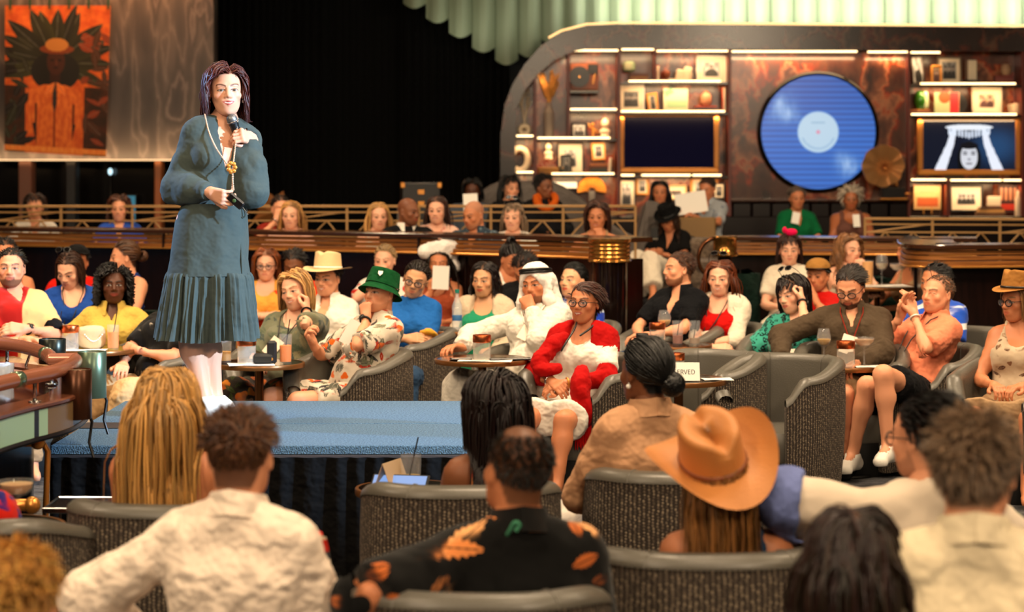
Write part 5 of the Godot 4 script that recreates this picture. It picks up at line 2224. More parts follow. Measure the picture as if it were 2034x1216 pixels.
	o=ornament("book","upright red book leaning by the gold frame","book",1212,346)
	bx(o,"cover",Vector3(0,17,0),Vector3(7,34,24),mat(Color(0.7,0.08,0.05),0.5),0.6,Basis(Vector3.BACK,-0.05))
	bx(o,"pages",Vector3(0.3,17,0.8),Vector3(5.4,32,24),mat(cream,0.8),0.4,Basis(Vector3.BACK,-0.05))
	o=ornament("bottle","small amber bottle at the shelf end beside the red book","bottle",1221,346)
	lat(o,"body",[[0,0],[4,0],[4,28],[2,34],[2,42],[0,42]],wood)
	o=ornament("fan_sculpture","gold pleated fan sculpture on a grey stand","sculpture",1177,424)
	bx(o,"stand",Vector3(0,22,0),Vector3(12,44,10),mat(Color(0.35,0.33,0.32),0.5),1)
	for k in 17:
		var a:=lerpf(-0.1,PI+0.1,k/16.0)
		var pl:=MB.new()
		var d:=Vector3(cos(a),sin(a),0)
		var e:=Vector3(-sin(a),cos(a),0)
		var c0:=Vector3(0,45,0)/SB
		var pts:=[c0+d*0.03,c0+d*0.17 - e*0.016,c0+d*0.178,c0+d*0.17+e*0.016]
		for s in [-1.0,1.0]:
			pl.face([pts[0]+Vector3(0,0,s*0.004),pts[1]+Vector3(0,0,s*0.003),pts[2]+Vector3(0,0,s*0.018)],Vector3(0,0,s))
			pl.face([pts[0]+Vector3(0,0,s*0.004),pts[2]+Vector3(0,0,s*0.018),pts[3]+Vector3(0,0,s*0.003)],Vector3(0,0,s))
		pl.face([pts[1]+Vector3(0,0,0.003),pts[2]+Vector3(0,0,0.018),pts[2] - Vector3(0,0,0.018),pts[1] - Vector3(0,0,0.003)],d)
		mesh_on(o,"pleat",pl,M_gold)
	o=ornament("light_box","low white light box on the shelf behind the seated listeners","light",1122,376)
	bx(o,"casing",Vector3(0,8,-2),Vector3(54,16,4),blk,0.6)
	bx(o,"lit_face",Vector3(0,8,0.6),Vector3(50,12,1.5),glow(Color(1,0.86,0.66),2.0),0.3)
	o=ornament("table_radio","rounded mint green table radio on two stacked books","radio",1251,143)
	bx(o,"case",Vector3(0,12,0),Vector3(25,22,16),mat(Color(0.42,0.48,0.36),0.5),5)
	bx(o,"grille",Vector3(-2,12,8),Vector3(16,14,1),mat(Color(0.5,0.5,0.4),0.7),0.4)
	books(1252,163,[[34,7,Color(0.4,0.16,0.06)],[38,6,Color(0.45,0.28,0.1)],[36,6,Color(0.25,0.1,0.06)]],["dark red book at the foot of the pile under the mint radio","tan book in the pile under the mint radio","brown book topmost under the mint radio"],14)
	o=ornament("book","upright orange red book in the bay beside the copper bowl","book",1308,163)
	bx(o,"cover",Vector3(0,17,0),Vector3(6,34,24),mat(Color(0.72,0.22,0.06),0.5))
	bx(o,"pages",Vector3(0.3,17,0.8),Vector3(4.6,32,24),mat(cream,0.8))
	books(1331,163,[[37,8,Color(0.85,0.78,0.66)]],["white book lying under the small copper bowl"],14)
	o=ornament("bowl","small round copper bowl on a white book","bowl",1325,155)
	lat(o,"body",[[0,0],[5,0],[9,6],[9.5,12],[7.5,16],[6.5,15],[8,11],[4,3],[0,3]],mat(Color(0.45,0.22,0.12),0.35,0.5))
	for z in [[1361,163,20.0,40.0,"tall jagged pale mineral beside the white book"],[2022,226,14.0,28.0,"white blocky mineral at the end of the middle shelf"]]:
		o=ornament("mineral",z[4],"mineral",z[0],z[1])
		var ml:=MB.new()
		for k in 5:
			var hgt:float=z[3]*rg.randf_range(0.5,1.0)
			ml.box(Vector3(rg.randf_range(-0.5,0.5)*z[2],hgt*0.42,rg.randf_range(-3,3))/SB,Vector3(z[2]*0.8,hgt*0.8,12)/SB,0.012,Basis(Vector3(0.3,0.5,1).normalized(),rg.randf_range(-0.6,0.3)))
		mesh_on(o,"crystals",ml,mat(Color(0.8,0.7,0.58),0.4))
	frame(1387,108,1447,163,M_white,cream,3,10,photo(5),"white framed group photo in the top bay beside the mineral",0,0,-0.26)
	frame(1230,168,1283,223,M_white,cream,3,9,photo(6),"white framed landscape photo above the dark television",0,0,-0.28)
	frame(1290,184,1311,222,M_frame_gold,cream,4,2,photo(7),"narrow gold frame leaning beside the green record sleeve",-0.15,0.12,-0.15)
	o=ornament("record_sleeve","pale green and cream record sleeve stood on the shelf","record sleeve",1345,222)
	bx(o,"sleeve",Vector3(0,24,-4),Vector3(49,47,3),mat(Color(0.8,0.8,0.66),0.5),0.4)
	bx(o,"printed_corner",Vector3(-14,40,-2.2),Vector3(18,12,0.8),mat(Color(0.4,0.62,0.45),0.5),0.1,Basis(Vector3.BACK,0.5))
	bx(o,"printed_band",Vector3(2,16,-2.2),Vector3(40,14,0.8),mat(Color(0.6,0.74,0.56),0.5),0.1)
	o=ornament("storage_box","flat black box with an orange lid under the lobed jar","box",1404,222)
	bx(o,"body",Vector3(0,5,0),Vector3(42,10,22),blk,0.6)
	bx(o,"lid",Vector3(0,11,0),Vector3(44,3,24),mat(Color(0.7,0.2,0.05),0.4),0.5)
	o=ornament("lobed_jar","lobed peach jar with a small lid on the orange box","jar",1406,209)
	var jb:=MB.new()
	for k in 9:
		var a:=TAU*k/9
		jb.ball(Vector3(cos(a)*5.5,13,sin(a)*5.5)/SB,Vector3(5.5,13,5.5)/SB,10)
	mesh_on(o,"body",jb,mat(Color(0.72,0.5,0.36),0.5))
	lat(o,"lid",[[0,25],[5,25],[5,28],[2,30],[0,31]],mat(Color(0.6,0.4,0.28),0.5))
	o=ornament("book","tall orange book at the end of the shelf beside the lobed jar","book",1441,222)
	bx(o,"cover",Vector3(0,25,0),Vector3(6,50,26),mat(Color(0.75,0.24,0.06),0.5))
	bx(o,"pages",Vector3(0.3,25,0.8),Vector3(4.6,48,26),mat(cream,0.8))
	frame(1228,356,1265,416,blk,cream,3,6,photo(8),"tall black frame with one standing figure beside the gold fan",0,0,-0.2)
	frame(1266,352,1292,388,M_frame_gold,cream,4,3,photo(9),"small gold frame high behind the dark haired woman in grey",0,0,-0.3)
	frame(1326,368,1368,398,mat(Color(0.8,0.66,0.45),0.5),cream,4,7,photo(10,0.2),"wide pale wooden frame between the two seated readers",0,0,-0.3)
	frame(1376,352,1432,396,M_frame_gold,cream,5,6,photo(11),"gold frame behind the man reading papers",0,0,-0.34)
	frame(1420,364,1443,396,blk,cream,3,3,photo(12),"small black frame next to the record wall",0,0,-0.2)
	frame(1817,108,1846,166,mat(Color(0.16,0.09,0.06),0.4),Color(0.55,0.5,0.46),3.5,1,photo(13),"dark leaning frame at the start of the top shelf, far bay",0.25,0.05)
	frame(1854,128,1876,166,M_frame_gold,Color(0.2,0.12,0.08),4,1,photo(14,0.3),"small gold portrait frame in front of a wide silver frame",0,0,-0.14)
	frame(1871,110,1920,166,mat(Color(0.5,0.44,0.36),0.3,0.5),cream,4,7,photo(15),"wide silver frame with a couple in black and white",0,0,-0.28)
	o=ornament("book","upright pale grey book beside the wide silver frame","book",1936,166)
	bx(o,"cover",Vector3(0,24,0),Vector3(20,50,20),mat(Color(0.42,0.33,0.27),0.6))
	bx(o,"pages",Vector3(0.4,24,1),Vector3(17,47,20),mat(cream,0.8))
	o=ornament("storage_box","low dark box lying in front of the pale grey book","box",1932,167,-0.1)
	bx(o,"body",Vector3(0,4,0),Vector3(36,7,14),blk,0.8)
	bx(o,"lid",Vector3(0,8,0),Vector3(37,2,15),blk,0.5)
	o=ornament("storage_box","dull red box under the small pale pot","box",2001,166)
	bx(o,"body",Vector3(0,8,0),Vector3(38,15,20),mat(Color(0.35,0.09,0.06),0.5),0.8)
	bx(o,"lid",Vector3(0,16,0),Vector3(39,3,21),mat(Color(0.4,0.11,0.07),0.5),0.6)
	o=ornament("pot","small pale round pot on the dull red box","pot",2006,149)
	lat(o,"body",[[0,0],[6,0],[11,8],[11,17],[8,23],[7,23],[9,16],[5,3],[0,3]],mat(Color(0.6,0.47,0.36),0.6))
	o=ornament("serving_tray","gold rimmed tray holding the green glass vase","tray",1832,226)
	bx(o,"base",Vector3(0,4,0),Vector3(42,8,22),wood,1)
	lat(o,"rim",[[18,8],[20,8],[20,10],[18,10]],M_gold,Vector3(),Basis.from_scale(Vector3(1,1,0.5)))
	o=ornament("vase","green and clear angular vase on the gold rimmed tray","vase",1835,216)
	lat(o,"body",[[0,0],[8,0],[13,14],[12,26],[8,36],[7,36],[10,25],[6,3],[0,3]],mat(Color(0.2,0.42,0.1),0.15),Vector3(),Basis(),8)
	lat(o,"facet",[[0,0],[6,3],[8,16],[5,35],[0,35]],mat(Color(0.75,0.8,0.62),0.15),Vector3(9,0,3),Basis(),6)
	o=ornament("record_sleeve","red, cream and green record sleeve with its black disc half out","record sleeve",1888,226)
	bx(o,"sleeve",Vector3(0,22,-3),Vector3(50,44,3),mat(Color(0.68,0.7,0.52),0.5),0.4)
	bx(o,"printed_band",Vector3(15,22,-1.2),Vector3(18,43,0.8),mat(Color(0.72,0.12,0.14),0.5),0.1)
	lat(o,"printed_spot",[[0,0],[12,0],[12,0.8],[0,0.8]],mat(Color(0.66,0.28,0.1),0.5),Vector3(-5,34,-1.5),Bz)
	lat(o,"disc",[[0,0],[20,0],[20,1.2],[0,1.2]],blk,Vector3(22,21,-6),Bz,28)
	frame(1940,172,2000,226,mat(Color(0.8,0.74,0.64),0.5),cream,5,9,photo(16,0.35),"cream frame with a warm toned family photo",0,0,-0.25)
	o=ornament("greeting_card","tan printed card propped on a small easel under the lit screen","card",1849,424)
	bx(o,"card",Vector3(0,31,-2),Vector3(54,48,2),mat(Color(0.82,0.66,0.44),0.5),0.3)
	bx(o,"printed_scene",Vector3(0,22,-0.8),Vector3(42,18,0.8),mat(Color(0.74,0.34,0.14),0.5),0.1)
	bx(o,"printed_title",Vector3(0,44,-0.8),Vector3(30,7,0.8),mat(Color(0.55,0.6,0.42),0.5),0.1)
	for x in [-8,8]:
		bx(o,"easel_leg",Vector3(x,5,1),Vector3(2,14,2),M_gold,0.3)
	frame(1895,368,1962,422,blk,cream,4,11,photo(17),"black frame with a wide white mount under the lit screen",0,0,-0.25)
	books(1956,430,[[60,7,Color(0.4,0.25,0.12)],[54,6,Color(0.75,0.55,0.3)],[46,5,Color(0.3,0.18,0.1)]],["brown book at the foot of the low pile beside the white mount","tan book in the low pile beside the white mount","dark book topmost of the low pile beside the white mount"],14)
	o=ornament("greeting_card","small white folded card standing on the low books","card",1982,410)
	bx(o,"card",Vector3(0,10,0),Vector3(27,20,2),mat(Color(0.72,0.66,0.58),0.6),0.3)
	bx(o,"fold",Vector3(0,10,-5),Vector3(27,20,1.5),mat(Color(0.72,0.66,0.58),0.6),0.3,Basis(Vector3.RIGHT,0.4))
	o=ornament("record_sleeve","red and black record sleeve with pale figures behind the white bottle","record sleeve",2012,424)
	bx(o,"sleeve",Vector3(0,28,-6),Vector3(40,56,3),mat(Color(0.2,0.07,0.05),0.5),0.4)
	for k in 4:
		bx(o,"printed_figure",Vector3(-14+k*9,38,-4.2),Vector3(5,26,0.8),mat(Color(0.7,0.45,0.32),0.5),0.1)
	bx(o,"printed_band",Vector3(0,12,-4.2),Vector3(34,12,0.8),mat(Color(0.7,0.15,0.05),0.5),0.1)
	o=ornament("bottle","slim matt white bottle at the end of the lowest shelf","bottle",2026,433,-0.1)
	lat(o,"body",[[0,0],[6.5,0],[6.5,36],[3,44],[2.6,54],[0,54]],mat(Color(0.78,0.7,0.6),0.4))
func books(px:float,py:float,list:Array,labels:Array,depth:float) -> void:
	var y:=0.0
	for k in list.size():
		var o:=ornament("book",labels[k],"book",px+18,py - y)
		o.rotation.y=0.06*(k % 3 - 1)
		var h:float=list[k][1]
		var w:float=list[k][0]
		bx(o,"cover",Vector3(0,0.6,0),Vector3(w,1.2,depth+6),mat(list[k][2],0.55),0.2)
		bx(o,"cover",Vector3(0,h - 0.6,0),Vector3(w,1.2,depth+6),mat(list[k][2],0.55),0.2)
		bx(o,"spine",Vector3(0,h/2,depth/2+2.6),Vector3(w,h,1),mat(list[k][2],0.55),0.3)
		bx(o,"pages",Vector3(0.5,h/2,-0.5),Vector3(w - 2,h - 2,depth+3),mat(Color(0.8,0.72,0.58),0.8),0.1)
		y+=h
func screens() -> void:
	var S:=320
	var im:=Image.create(S,S,false,Image.FORMAT_RGB8)
	var nz:=FastNoiseLite.new()
	nz.frequency=0.03
	for y in S:
		for x in S:
			var u:=(x+0.5)/S*2.0 - 1.0
			var v:=(y+0.5)/S*2.0 - 1.0
			var r:=Vector2(u,v).length()
			var st:=0.5+0.5*sin(v*66.0)
			var c:=Color(0.13,0.28,0.6).lerp(Color(0.22,0.5,0.88),st*0.55+0.35 - 0.25*ss(0.2,-1.0,v))
			var a:=atan2(v,u)
			var n:=0.5+0.5*nz.get_noise_2d(x,y*0.4)
			var sh:=exp(-pow((a+2.55)/0.28,2))*ss(0.3,0.6,r)*(1 - ss(0.85,1.0,r))+exp(-pow((a - 0.85)/0.2,2))*ss(0.35,0.7,r)*(1 - ss(0.9,1.0,r))
			c=c.lerp(Color(0.75,0.86,1.0),clampf(sh*n*1.1,0,0.85))
			if r<0.345:
				c=Color(0.76,0.87,0.95)
				if r>0.27 and r<0.3 and v>0.1 and fmod(absf(a)*11.0,1.0)<0.55:
					c=Color(0.5,0.68,0.85)
				if absf(v+0.16)<0.012 and absf(u)<0.12:
					c=Color(0.6,0.75,0.86)
				if r<0.035:
					c=Color(0.9,0.6,0.72)
			elif r<0.36:
				c=Color(0.5,0.7,0.92)
			im.set_pixel(x,y,c)
	var p:=R(1628,262,-0.15)
	var o:=thing("record_screen","large round blue screen showing a record on the marble wall","screen",p)
	var Bz:=Basis(Vector3.RIGHT,PI/2)
	var rim:=MB.new()
	rim.lathe([Vector2(0.69,0.0),Vector2(0.73,0.0),Vector2(0.74,0.02),Vector2(0.73,0.05),Vector2(0.705,0.06),Vector2(0.69,0.05)],72,Vector3(),Bz)
	mesh_on(o,"rim",rim,mat(Color(0.012,0.012,0.014),0.3))
	var d:=MB.new()
	var b:=d.v.size()
	var c0:=d.put(Vector3(0,0,0.03),Vector3(0,0,1),Vector2(0.5,0.5))
	for k in 73:
		var a:=TAU*k/72
		d.put(Vector3(cos(a),sin(a),0)*0.7+Vector3(0,0,0.03),Vector3(0,0,1),Vector2(0.5+cos(a)*0.5,0.5 - sin(a)*0.5))
		if k:
			d.i.append_array([c0,c0+k+1,c0+k])
	var gm:=glow(Color.WHITE,0.9)
	gm.emission_texture=ImageTexture.create_from_image(im)
	gm.emission_operator=BaseMaterial3D.EMISSION_OP_MULTIPLY
	gm.roughness=0.3
	mesh_on(o,"display",d,gm)
	var l:=AreaLight3D.new()
	l.name="record_screen_beam"
	l.area_size=Vector2(1.2,1.2)
	l.position=p+Vector3(0,0,0.12)
	l.rotation.y=PI
	l.light_color=Color(0.45,0.65,1)
	l.light_energy=0.3
	l.shadow_enabled=true
	add_child(l)
	tele(1230,222,1430,343,null,"gold framed television switched off, faint blue glow painted in, above the seated readers")
	var T:=Image.create(208,118,false,Image.FORMAT_RGB8)
	for y in 118:
		for x in 208:
			var g:=ss(90,10,Vector2(x - 165,(y - 60)*1.2).length())
			T.set_pixel(x,y,Color(0.02,0.04,0.1).lerp(Color(0.12,0.26,0.42),g*0.9+0.15))
	disc(T,Vector2(104,92),Vector2(26,42),Color(0.015,0.02,0.035))
	disc(T,Vector2(104,86),Vector2(19,30),Color(0.86,0.87,0.9))
	for s in [-1,1]:
		for k in 30:
			var f:=k/29.0
			var q:=Vector2(104+s*40,54).lerp(Vector2(104+s*64,118),(f - 0.3)/0.7)
			if f<0.3:
				q=Vector2(104+s*35,28).lerp(Vector2(104+s*40,54),f/0.3)
			disc(T,q,Vector2(6+7*f,6),Color(0.93,0.95,1))
		disc(T,Vector2(104+s*9,80),Vector2(5,1.6),Color(0.1,0.1,0.14))
		disc(T,Vector2(104+s*9,75),Vector2(6,1.2),Color(0.25,0.25,0.3))
	disc(T,Vector2(104,92),Vector2(4,3),Color(0.6,0.6,0.65))
	disc(T,Vector2(104,102),Vector2(7,2),Color(0.4,0.38,0.42))
	disc(T,Vector2(104,60),Vector2(20,8),Color(0.04,0.05,0.08))
	disc(T,Vector2(104,17),Vector2(53,7),Color(0.95,0.97,1))
	for k in 13:
		var x:=60+k*7.4
		disc(T,Vector2(x,26+9*(1 - absf(k - 6)/6.0)),Vector2(2.8,9),Color(0.9,0.94,1))
	tele(1826,229,2031,347,ImageTexture.create_from_image(T),"gold framed television showing a person holding up a white crown")
func tele(x0:float,y0:float,x1:float,y1:float,tex,label:String) -> void:
	var a:=R(x0,y1,-0.12)
	var b:=R(x1,y0,-0.12)
	var o:=thing("framed_television",label,"television",Vector3((a.x+b.x)/2,a.y,a.z))
	var w:=b.x - a.x
	var h:=b.y - a.y
	var f:=0.058
	for s in [[0.0,f/2,w,f],[0.0,h - f/2,w,f],[-w/2+f/2,h/2,f,h - 2*f],[w/2 - f/2,h/2,f,h - 2*f]]:
		var m:=MB.new()
		m.box(Vector3(s[0],s[1],0),Vector3(s[2],s[3],0.07),0.014)
		m.box(Vector3(s[0]*0.955,h/2+(s[1] - h/2)*0.93,0.03),Vector3(s[2]*0.94 if s[2]>s[3] else 0.012,s[3]*0.96 if s[3]>s[2] else 0.012,0.02),0.004)
		mesh_on(o,"frame_side",m,M_frame_gold)
	var d:=MB.new()
	d.box(Vector3(0,h/2,0),Vector3(w - 2*f+0.01,h - 2*f+0.01,0.02))
	var m2:StandardMaterial3D
	if tex:
		m2=glow(Color.WHITE,1.0)
		m2.emission_texture=tex
		m2.emission_operator=BaseMaterial3D.EMISSION_OP_MULTIPLY
		m2.roughness=0.2
	else:
		m2=glow(Color(0.09,0.08,0.2),0.3)  # dark set: weak blue glow painted in by emission
		m2.albedo_color=Color(0.02,0.02,0.03)
		m2.roughness=0.6
		m2.metallic_specular=0.1
	mesh_on(o,"display",d,m2)
func gramophone() -> void:
	var p:=R(1768,397,-0.02)
	var o:=thing("gramophone","antique gramophone with a big brass petal horn on the wainscot rail","gramophone",p+Vector3(0,0,0.0))
	var dk:=mat(Color(0.06,0.035,0.03),0.25)
	bx(o,"case",Vector3(4,12,2),Vector3(46,24,40),dk,1.5)
	bx(o,"plinth",Vector3(4,2,2),Vector3(54,4,46),M_brass,1)
	lat(o,"platter",[[0,24],[18,24],[18,26.5],[0,27]],mat(Color(0.02,0.02,0.02),0.4),Vector3(0,0,0))
	var arm:=MB.new()
	arm.tube([Vector3(16,25,-14)/SB,Vector3(18,45,-16)/SB,Vector3(8,58,-20)/SB,Vector3(-4,62,-8)/SB,Vector3(-10,63,6)/SB],[0.016,0.018,0.022,0.03,0.04],10)
	mesh_on(o,"tone_arm",arm,M_brass)
	var ax:=Vector3(-0.3,0.12,1).normalized()
	var B:=MB.up_to(ax)
	var hb:=mat(Color(0.78,0.57,0.36),0.34,0.5)
	for k in 8:
		var rows:=[]
		for y in 8:
			var f:=y/7.0
			var line:=[]
			for j in 7:
				var u:=j/6.0
				var a:=(k+u)*TAU/8
				var r:=(3.5+36.0*pow(f,2.3))*(1.0+0.07*sin(u*PI)*f)
				line.append((Vector3(-10,63,6)+B*Vector3(cos(a)*r,f*40.0 - 3.0*sin(u*PI)*f*f,sin(a)*r))/SB)
			rows.append(line)
		var m:=MB.new()
		m.sheet(rows,0.006)
		mesh_on(o,"horn_petal",m,hb)
	bx(o,"winding_handle",Vector3(34,12,6),Vector3(16,3,3),M_brass,0.8)
# furniture and table ware
var chair0:Node3D
var M_weave:StandardMaterial3D
var M_leather:StandardMaterial3D
var table0:Node3D
var M_marbled:StandardMaterial3D
func G(px:float,s:float,y:=0.0) -> Vector3:
	return Vector3((px - CX)/s,y,-FP/s)
func furn_materials() -> void:
	var S:=128
	var im:=Image.create(S,S,false,Image.FORMAT_RGB8)
	var hm:=Image.create(S,S,false,Image.FORMAT_RGB8)
	var nz:=FastNoiseLite.new()
	nz.frequency=0.11
	var rg:=RandomNumberGenerator.new()
	rg.seed=4
	var tone:=[]
	for k in 128:
		tone.append([rg.randf(),rg.randf_range(-0.5,0.5),rg.randf_range(0.6,1.15)])
	for y in S:
		for x in S:
			var cx:=x/16
			var u:=fmod(x,16)/16.0*2.0 - 1.0
			var yy:float=y+cx*7.0
			var cell:=int(yy/10.667) % 12
			var q:Array=tone[(cx*12+cell) % 128]
			var v:=(fmod(yy,10.667)/10.667*2.0 - 1.0)
			var d:=Vector2((u - q[1]*0.5)*1.5,v*q[2]).length()
			var knot:=1.0 - ss(0.55,1.0,d)
			var rib:=1.0 - absf(u)*0.8
			var n:=nz.get_noise_2d(x*2.0,y)*0.12
			var c:=Color(0.17,0.135,0.11).lerp(Color(0.56,0.5,0.42),knot*(0.35+0.65*q[0])+n)
			im.set_pixel(x,y,c)
			var h:=clampf(rib*0.45+knot*0.5,0,1)
			hm.set_pixel(x,y,Color(h,h,h))
	M_weave=mat(Color(1,1,1),0.95)
	M_weave.albedo_texture=ImageTexture.create_from_image(im)
	M_weave.heightmap_enabled=true
	M_weave.heightmap_texture=ImageTexture.create_from_image(hm)
	M_weave.heightmap_scale=0.5
	M_weave.uv1_scale=Vector3(7.5,7.5,1)
	M_leather=mat(Color(0.33,0.315,0.285),0.36)
	M_leather.normal_enabled=true
	M_leather.normal_texture=T_fine
	M_leather.normal_scale=0.25
	M_leather.uv1_triplanar=true
	M_leather.uv1_scale=Vector3.ONE*4.0
	var mt:=noise_tex(0.02,4,false,256,4.0,FastNoiseLite.TYPE_SIMPLEX_SMOOTH,33)
	mt.noise.domain_warp_enabled=true
	mt.noise.domain_warp_amplitude=30.0
	ramp(mt,[[0.0,Color(0.15,0.11,0.09)],[0.4,Color(0.3,0.25,0.21)],[0.5,Color(0.55,0.48,0.4)],[0.6,Color(0.34,0.28,0.24)],[1.0,Color(0.62,0.55,0.46)]])
	M_marbled=cloth(Color.WHITE,mt,1.6)
func make_chair() -> Node3D:
	var o:=thing("tub_chair","","chair")
	var outer:=[]
	var lining:=[]
	var N:=56
	for k in N+1:
		var f:=k/float(N)
		var a:=lerpf(-2.55,2.55,f)
		var u:=Vector3(sin(a),0,-cos(a))
		var ax:=absf(a)
		var h:=lerpf(0.745,0.665,ss(0.8,2.2,ax))
		h -= 0.12*pow(ss(2.15,2.55,ax),1.6)
		var rx:=0.355
		var rz:=0.36
		var P2:=func(r:float,y:float) -> Vector3:
			var w:=pow(pow(absf(u.x),2.6)+pow(absf(u.z),2.6),-1.0/2.6)
			return Vector3(u.x*w*(rx - r),y,u.z*w*(rz - r))
		var line:=[]
		for y in 9:
			var g:=y/8.0
			line.append(P2.call(0.035*pow(1.0 - g,2)+0.012*pow(g,3),lerpf(0.03,h - 0.035,g)))
		outer.append(line)
		var l2:=[]
		l2.append(P2.call(0.012,h - 0.035))
		for y in 7:
			var b:=y/6.0*PI
			l2.append(P2.call(0.052 - cos(b)*0.045,h - 0.035+sin(b)*0.04))
		l2.append(P2.call(0.1,h - 0.16))
		l2.append(P2.call(0.095,0.4))
		l2.append(P2.call(0.1,0.3))
		lining.append(l2)
	var m:=MB.new()
	var rows:=[]
	for y in 9:
		var line:=[]
		for k in N+1:
			line.append(outer[N - k][y])
		rows.append(line)
	m.sheet(rows,0.02)
	for k in m.t.size():
		m.t[k]=Vector2(m.t[k].x*1.9,m.t[k].y*0.7)
	for e in [0,N]:
		var pts:=[]
		for y in 9:
			pts.append(outer[e][y])
		var inn:Array=lining[e]
		for y in 8:
			var p:Vector3=outer[e][y]
			var q:Vector3=outer[e][y+1]
			var i0:=Vector3(inn[10].x,p.y,inn[10].z)
			var i1:=Vector3(inn[10].x,q.y,inn[10].z)
			m.face([p,q,i1,i0],Vector3(0,0,1),[Vector2(0,p.y),Vector2(0,q.y),Vector2(0.1,q.y),Vector2(0.1,p.y)])
	mesh_on(o,"woven_shell",m,M_weave)
	var l:=MB.new()
	rows=[]
	for y in lining[0].size():
		var line:=[]
		for k in N+1:
			line.append(lining[N - k][y])
		rows.append(line)
	l.sheet(rows)
	mesh_on(o,"leather_lining",l,M_leather)
	for a in [-0.62,0.62]:
		var sm:=MB.new()
		var k:=int((a+2.55)/5.1*N)
		var pts:=[]
		for y in range(1,lining[k].size()):
			pts.append(lining[k][y]*Vector3(0.995,1,0.995))
		sm.tube(pts,0.0035,5)
		mesh_on(o,"seam",sm,M_leather)
	var s:=MB.new()
	var pr:=[Vector2(0,0.2),Vector2(0.255,0.2),Vector2(0.268,0.22),Vector2(0.27,0.33),Vector2(0.255,0.362),Vector2(0.2,0.372),Vector2(0,0.376)]
	s.lathe(pr,36,Vector3(0,0,0.035),Basis.from_scale(Vector3(1,1,1.05)))
	mesh_on(o,"seat",s,M_leather)
	var b:=MB.new()
	b.lathe([Vector2(0,0.0),Vector2(0.27,0.0),Vector2(0.275,0.01),Vector2(0.275,0.21),Vector2(0,0.21)],30,Vector3(0,0,0.02))
	mesh_on(o,"base",b,mat(Color(0.05,0.045,0.042),0.5))
	return o
func chair(label:String,at:Vector3,turn:float,y:=0.0) -> Node3D:
	at.y=y
	if chair0==null:
		chair0=make_chair()
		chair0.set_meta("label",label)
		chair0.position=at
		chair0.rotation.y=deg_to_rad(turn)
		return chair0
	return copy(chair0,label,at,deg_to_rad(turn))
func table(label:String,px:float,py:float,s:float,r:=0.26) -> Vector3:
	var at:=G(px,s)
	var h:=EYE - (py - HY)/s
	var o:=thing("cocktail_table",label,"table",at)
	var t:=MB.new()
	t.lathe([Vector2(0,h - 0.022),Vector2(r - 0.012,h - 0.022),Vector2(r - 0.012,h - 0.001),Vector2(0,h - 0.001)],48)
	mesh_on(o,"table_top",t,mat(Color(0.055,0.035,0.028),0.12))
	var e:=MB.new()
	e.lathe([Vector2(r - 0.012,h - 0.026),Vector2(r,h - 0.026),Vector2(r+0.002,h - 0.02),Vector2(r+0.002,h - 0.004),Vector2(r,h),Vector2(r - 0.012,h)],48)
	mesh_on(o,"rim",e,mat(Color(0.5,0.32,0.16),0.3,0.6))
	var p:=MB.new()
	p.lathe([Vector2(0,0.02),Vector2(0.028,0.02),Vector2(0.025,0.04),Vector2(0.025,h - 0.05),Vector2(0.05,h - 0.024),Vector2(0,h - 0.024)],20)
	mesh_on(o,"post",p,mat(Color(0.4,0.24,0.1),0.25,0.9))
	var b:=MB.new()
	b.lathe([Vector2(0,0),Vector2(0.19,0),Vector2(0.195,0.006),Vector2(0.19,0.016),Vector2(0.05,0.024),Vector2(0,0.024)],32)
	mesh_on(o,"foot",b,M_black)
	return at+Vector3(0,h,0)
func candle(label:String,at:Vector3,k:=1.0) -> void:
	var o:=thing("candle_holder",label,"candle holder",at,0,"")
	var g:=MB.new()
	var N:=28
	var prof:=[]
	for y in [0.0,0.004,0.085,0.088]:
		var line:=[]
		for j in N*2+1:
			var a:=TAU*j/(N*2)
			var r:=(0.043 if j % 2 else 0.0395)*k
			line.append(Vector3(cos(-a)*r,y*k,sin(-a)*r))
		prof.append(line)
	g.sheet(prof,0.0,true)
	g.cyl(Vector3(),Vector3(0,0.008,0)*k,0.04*k)
	mesh_on(o,"ribbed_glass",g,glass(Color(0.92,0.9,0.86,0.24)))
	var c:=MB.new()
	c.lathe([Vector2(0,0.088),Vector2(0.044,0.088),Vector2(0.0455,0.09),Vector2(0.0455,0.122),Vector2(0.044,0.125),Vector2(0.034,0.125),Vector2(0.034,0.11),Vector2(0,0.11)].map(func(v):return v*k),28)
	mesh_on(o,"copper_lid",c,M_copper)
func tumbler(label:String,at:Vector3,h:float,r:float,fill:float,liquid:Color,straw:=true,nm:="drinking_glass") -> void:
	var o:=thing(nm,label,"glass",at)
	var g:=MB.new()
	g.lathe([Vector2(0,0),Vector2(r*0.85,0),Vector2(r*0.9,0.004),Vector2(r,h),Vector2(r - 0.002,h),Vector2(r*0.88,0.012),Vector2(0,0.012)],24)
	mesh_on(o,"glass",g,M_glass)
	if fill>0.0:
		var l:=MB.new()
		l.lathe([Vector2(0,0.013),Vector2(r*0.87,0.013),Vector2(lerpf(r*0.88,r - 0.003,fill),h*fill),Vector2(0,h*fill)],20)
		mesh_on(o,"drink",l,mat(liquid,0.6))
	if straw:
		var s:=MB.new()
		s.tube([Vector3(-r*0.3,0.02,0),Vector3(r*0.7,h*1.5,0.01)],0.003,6)
		mesh_on(o,"straw",s,M_black)
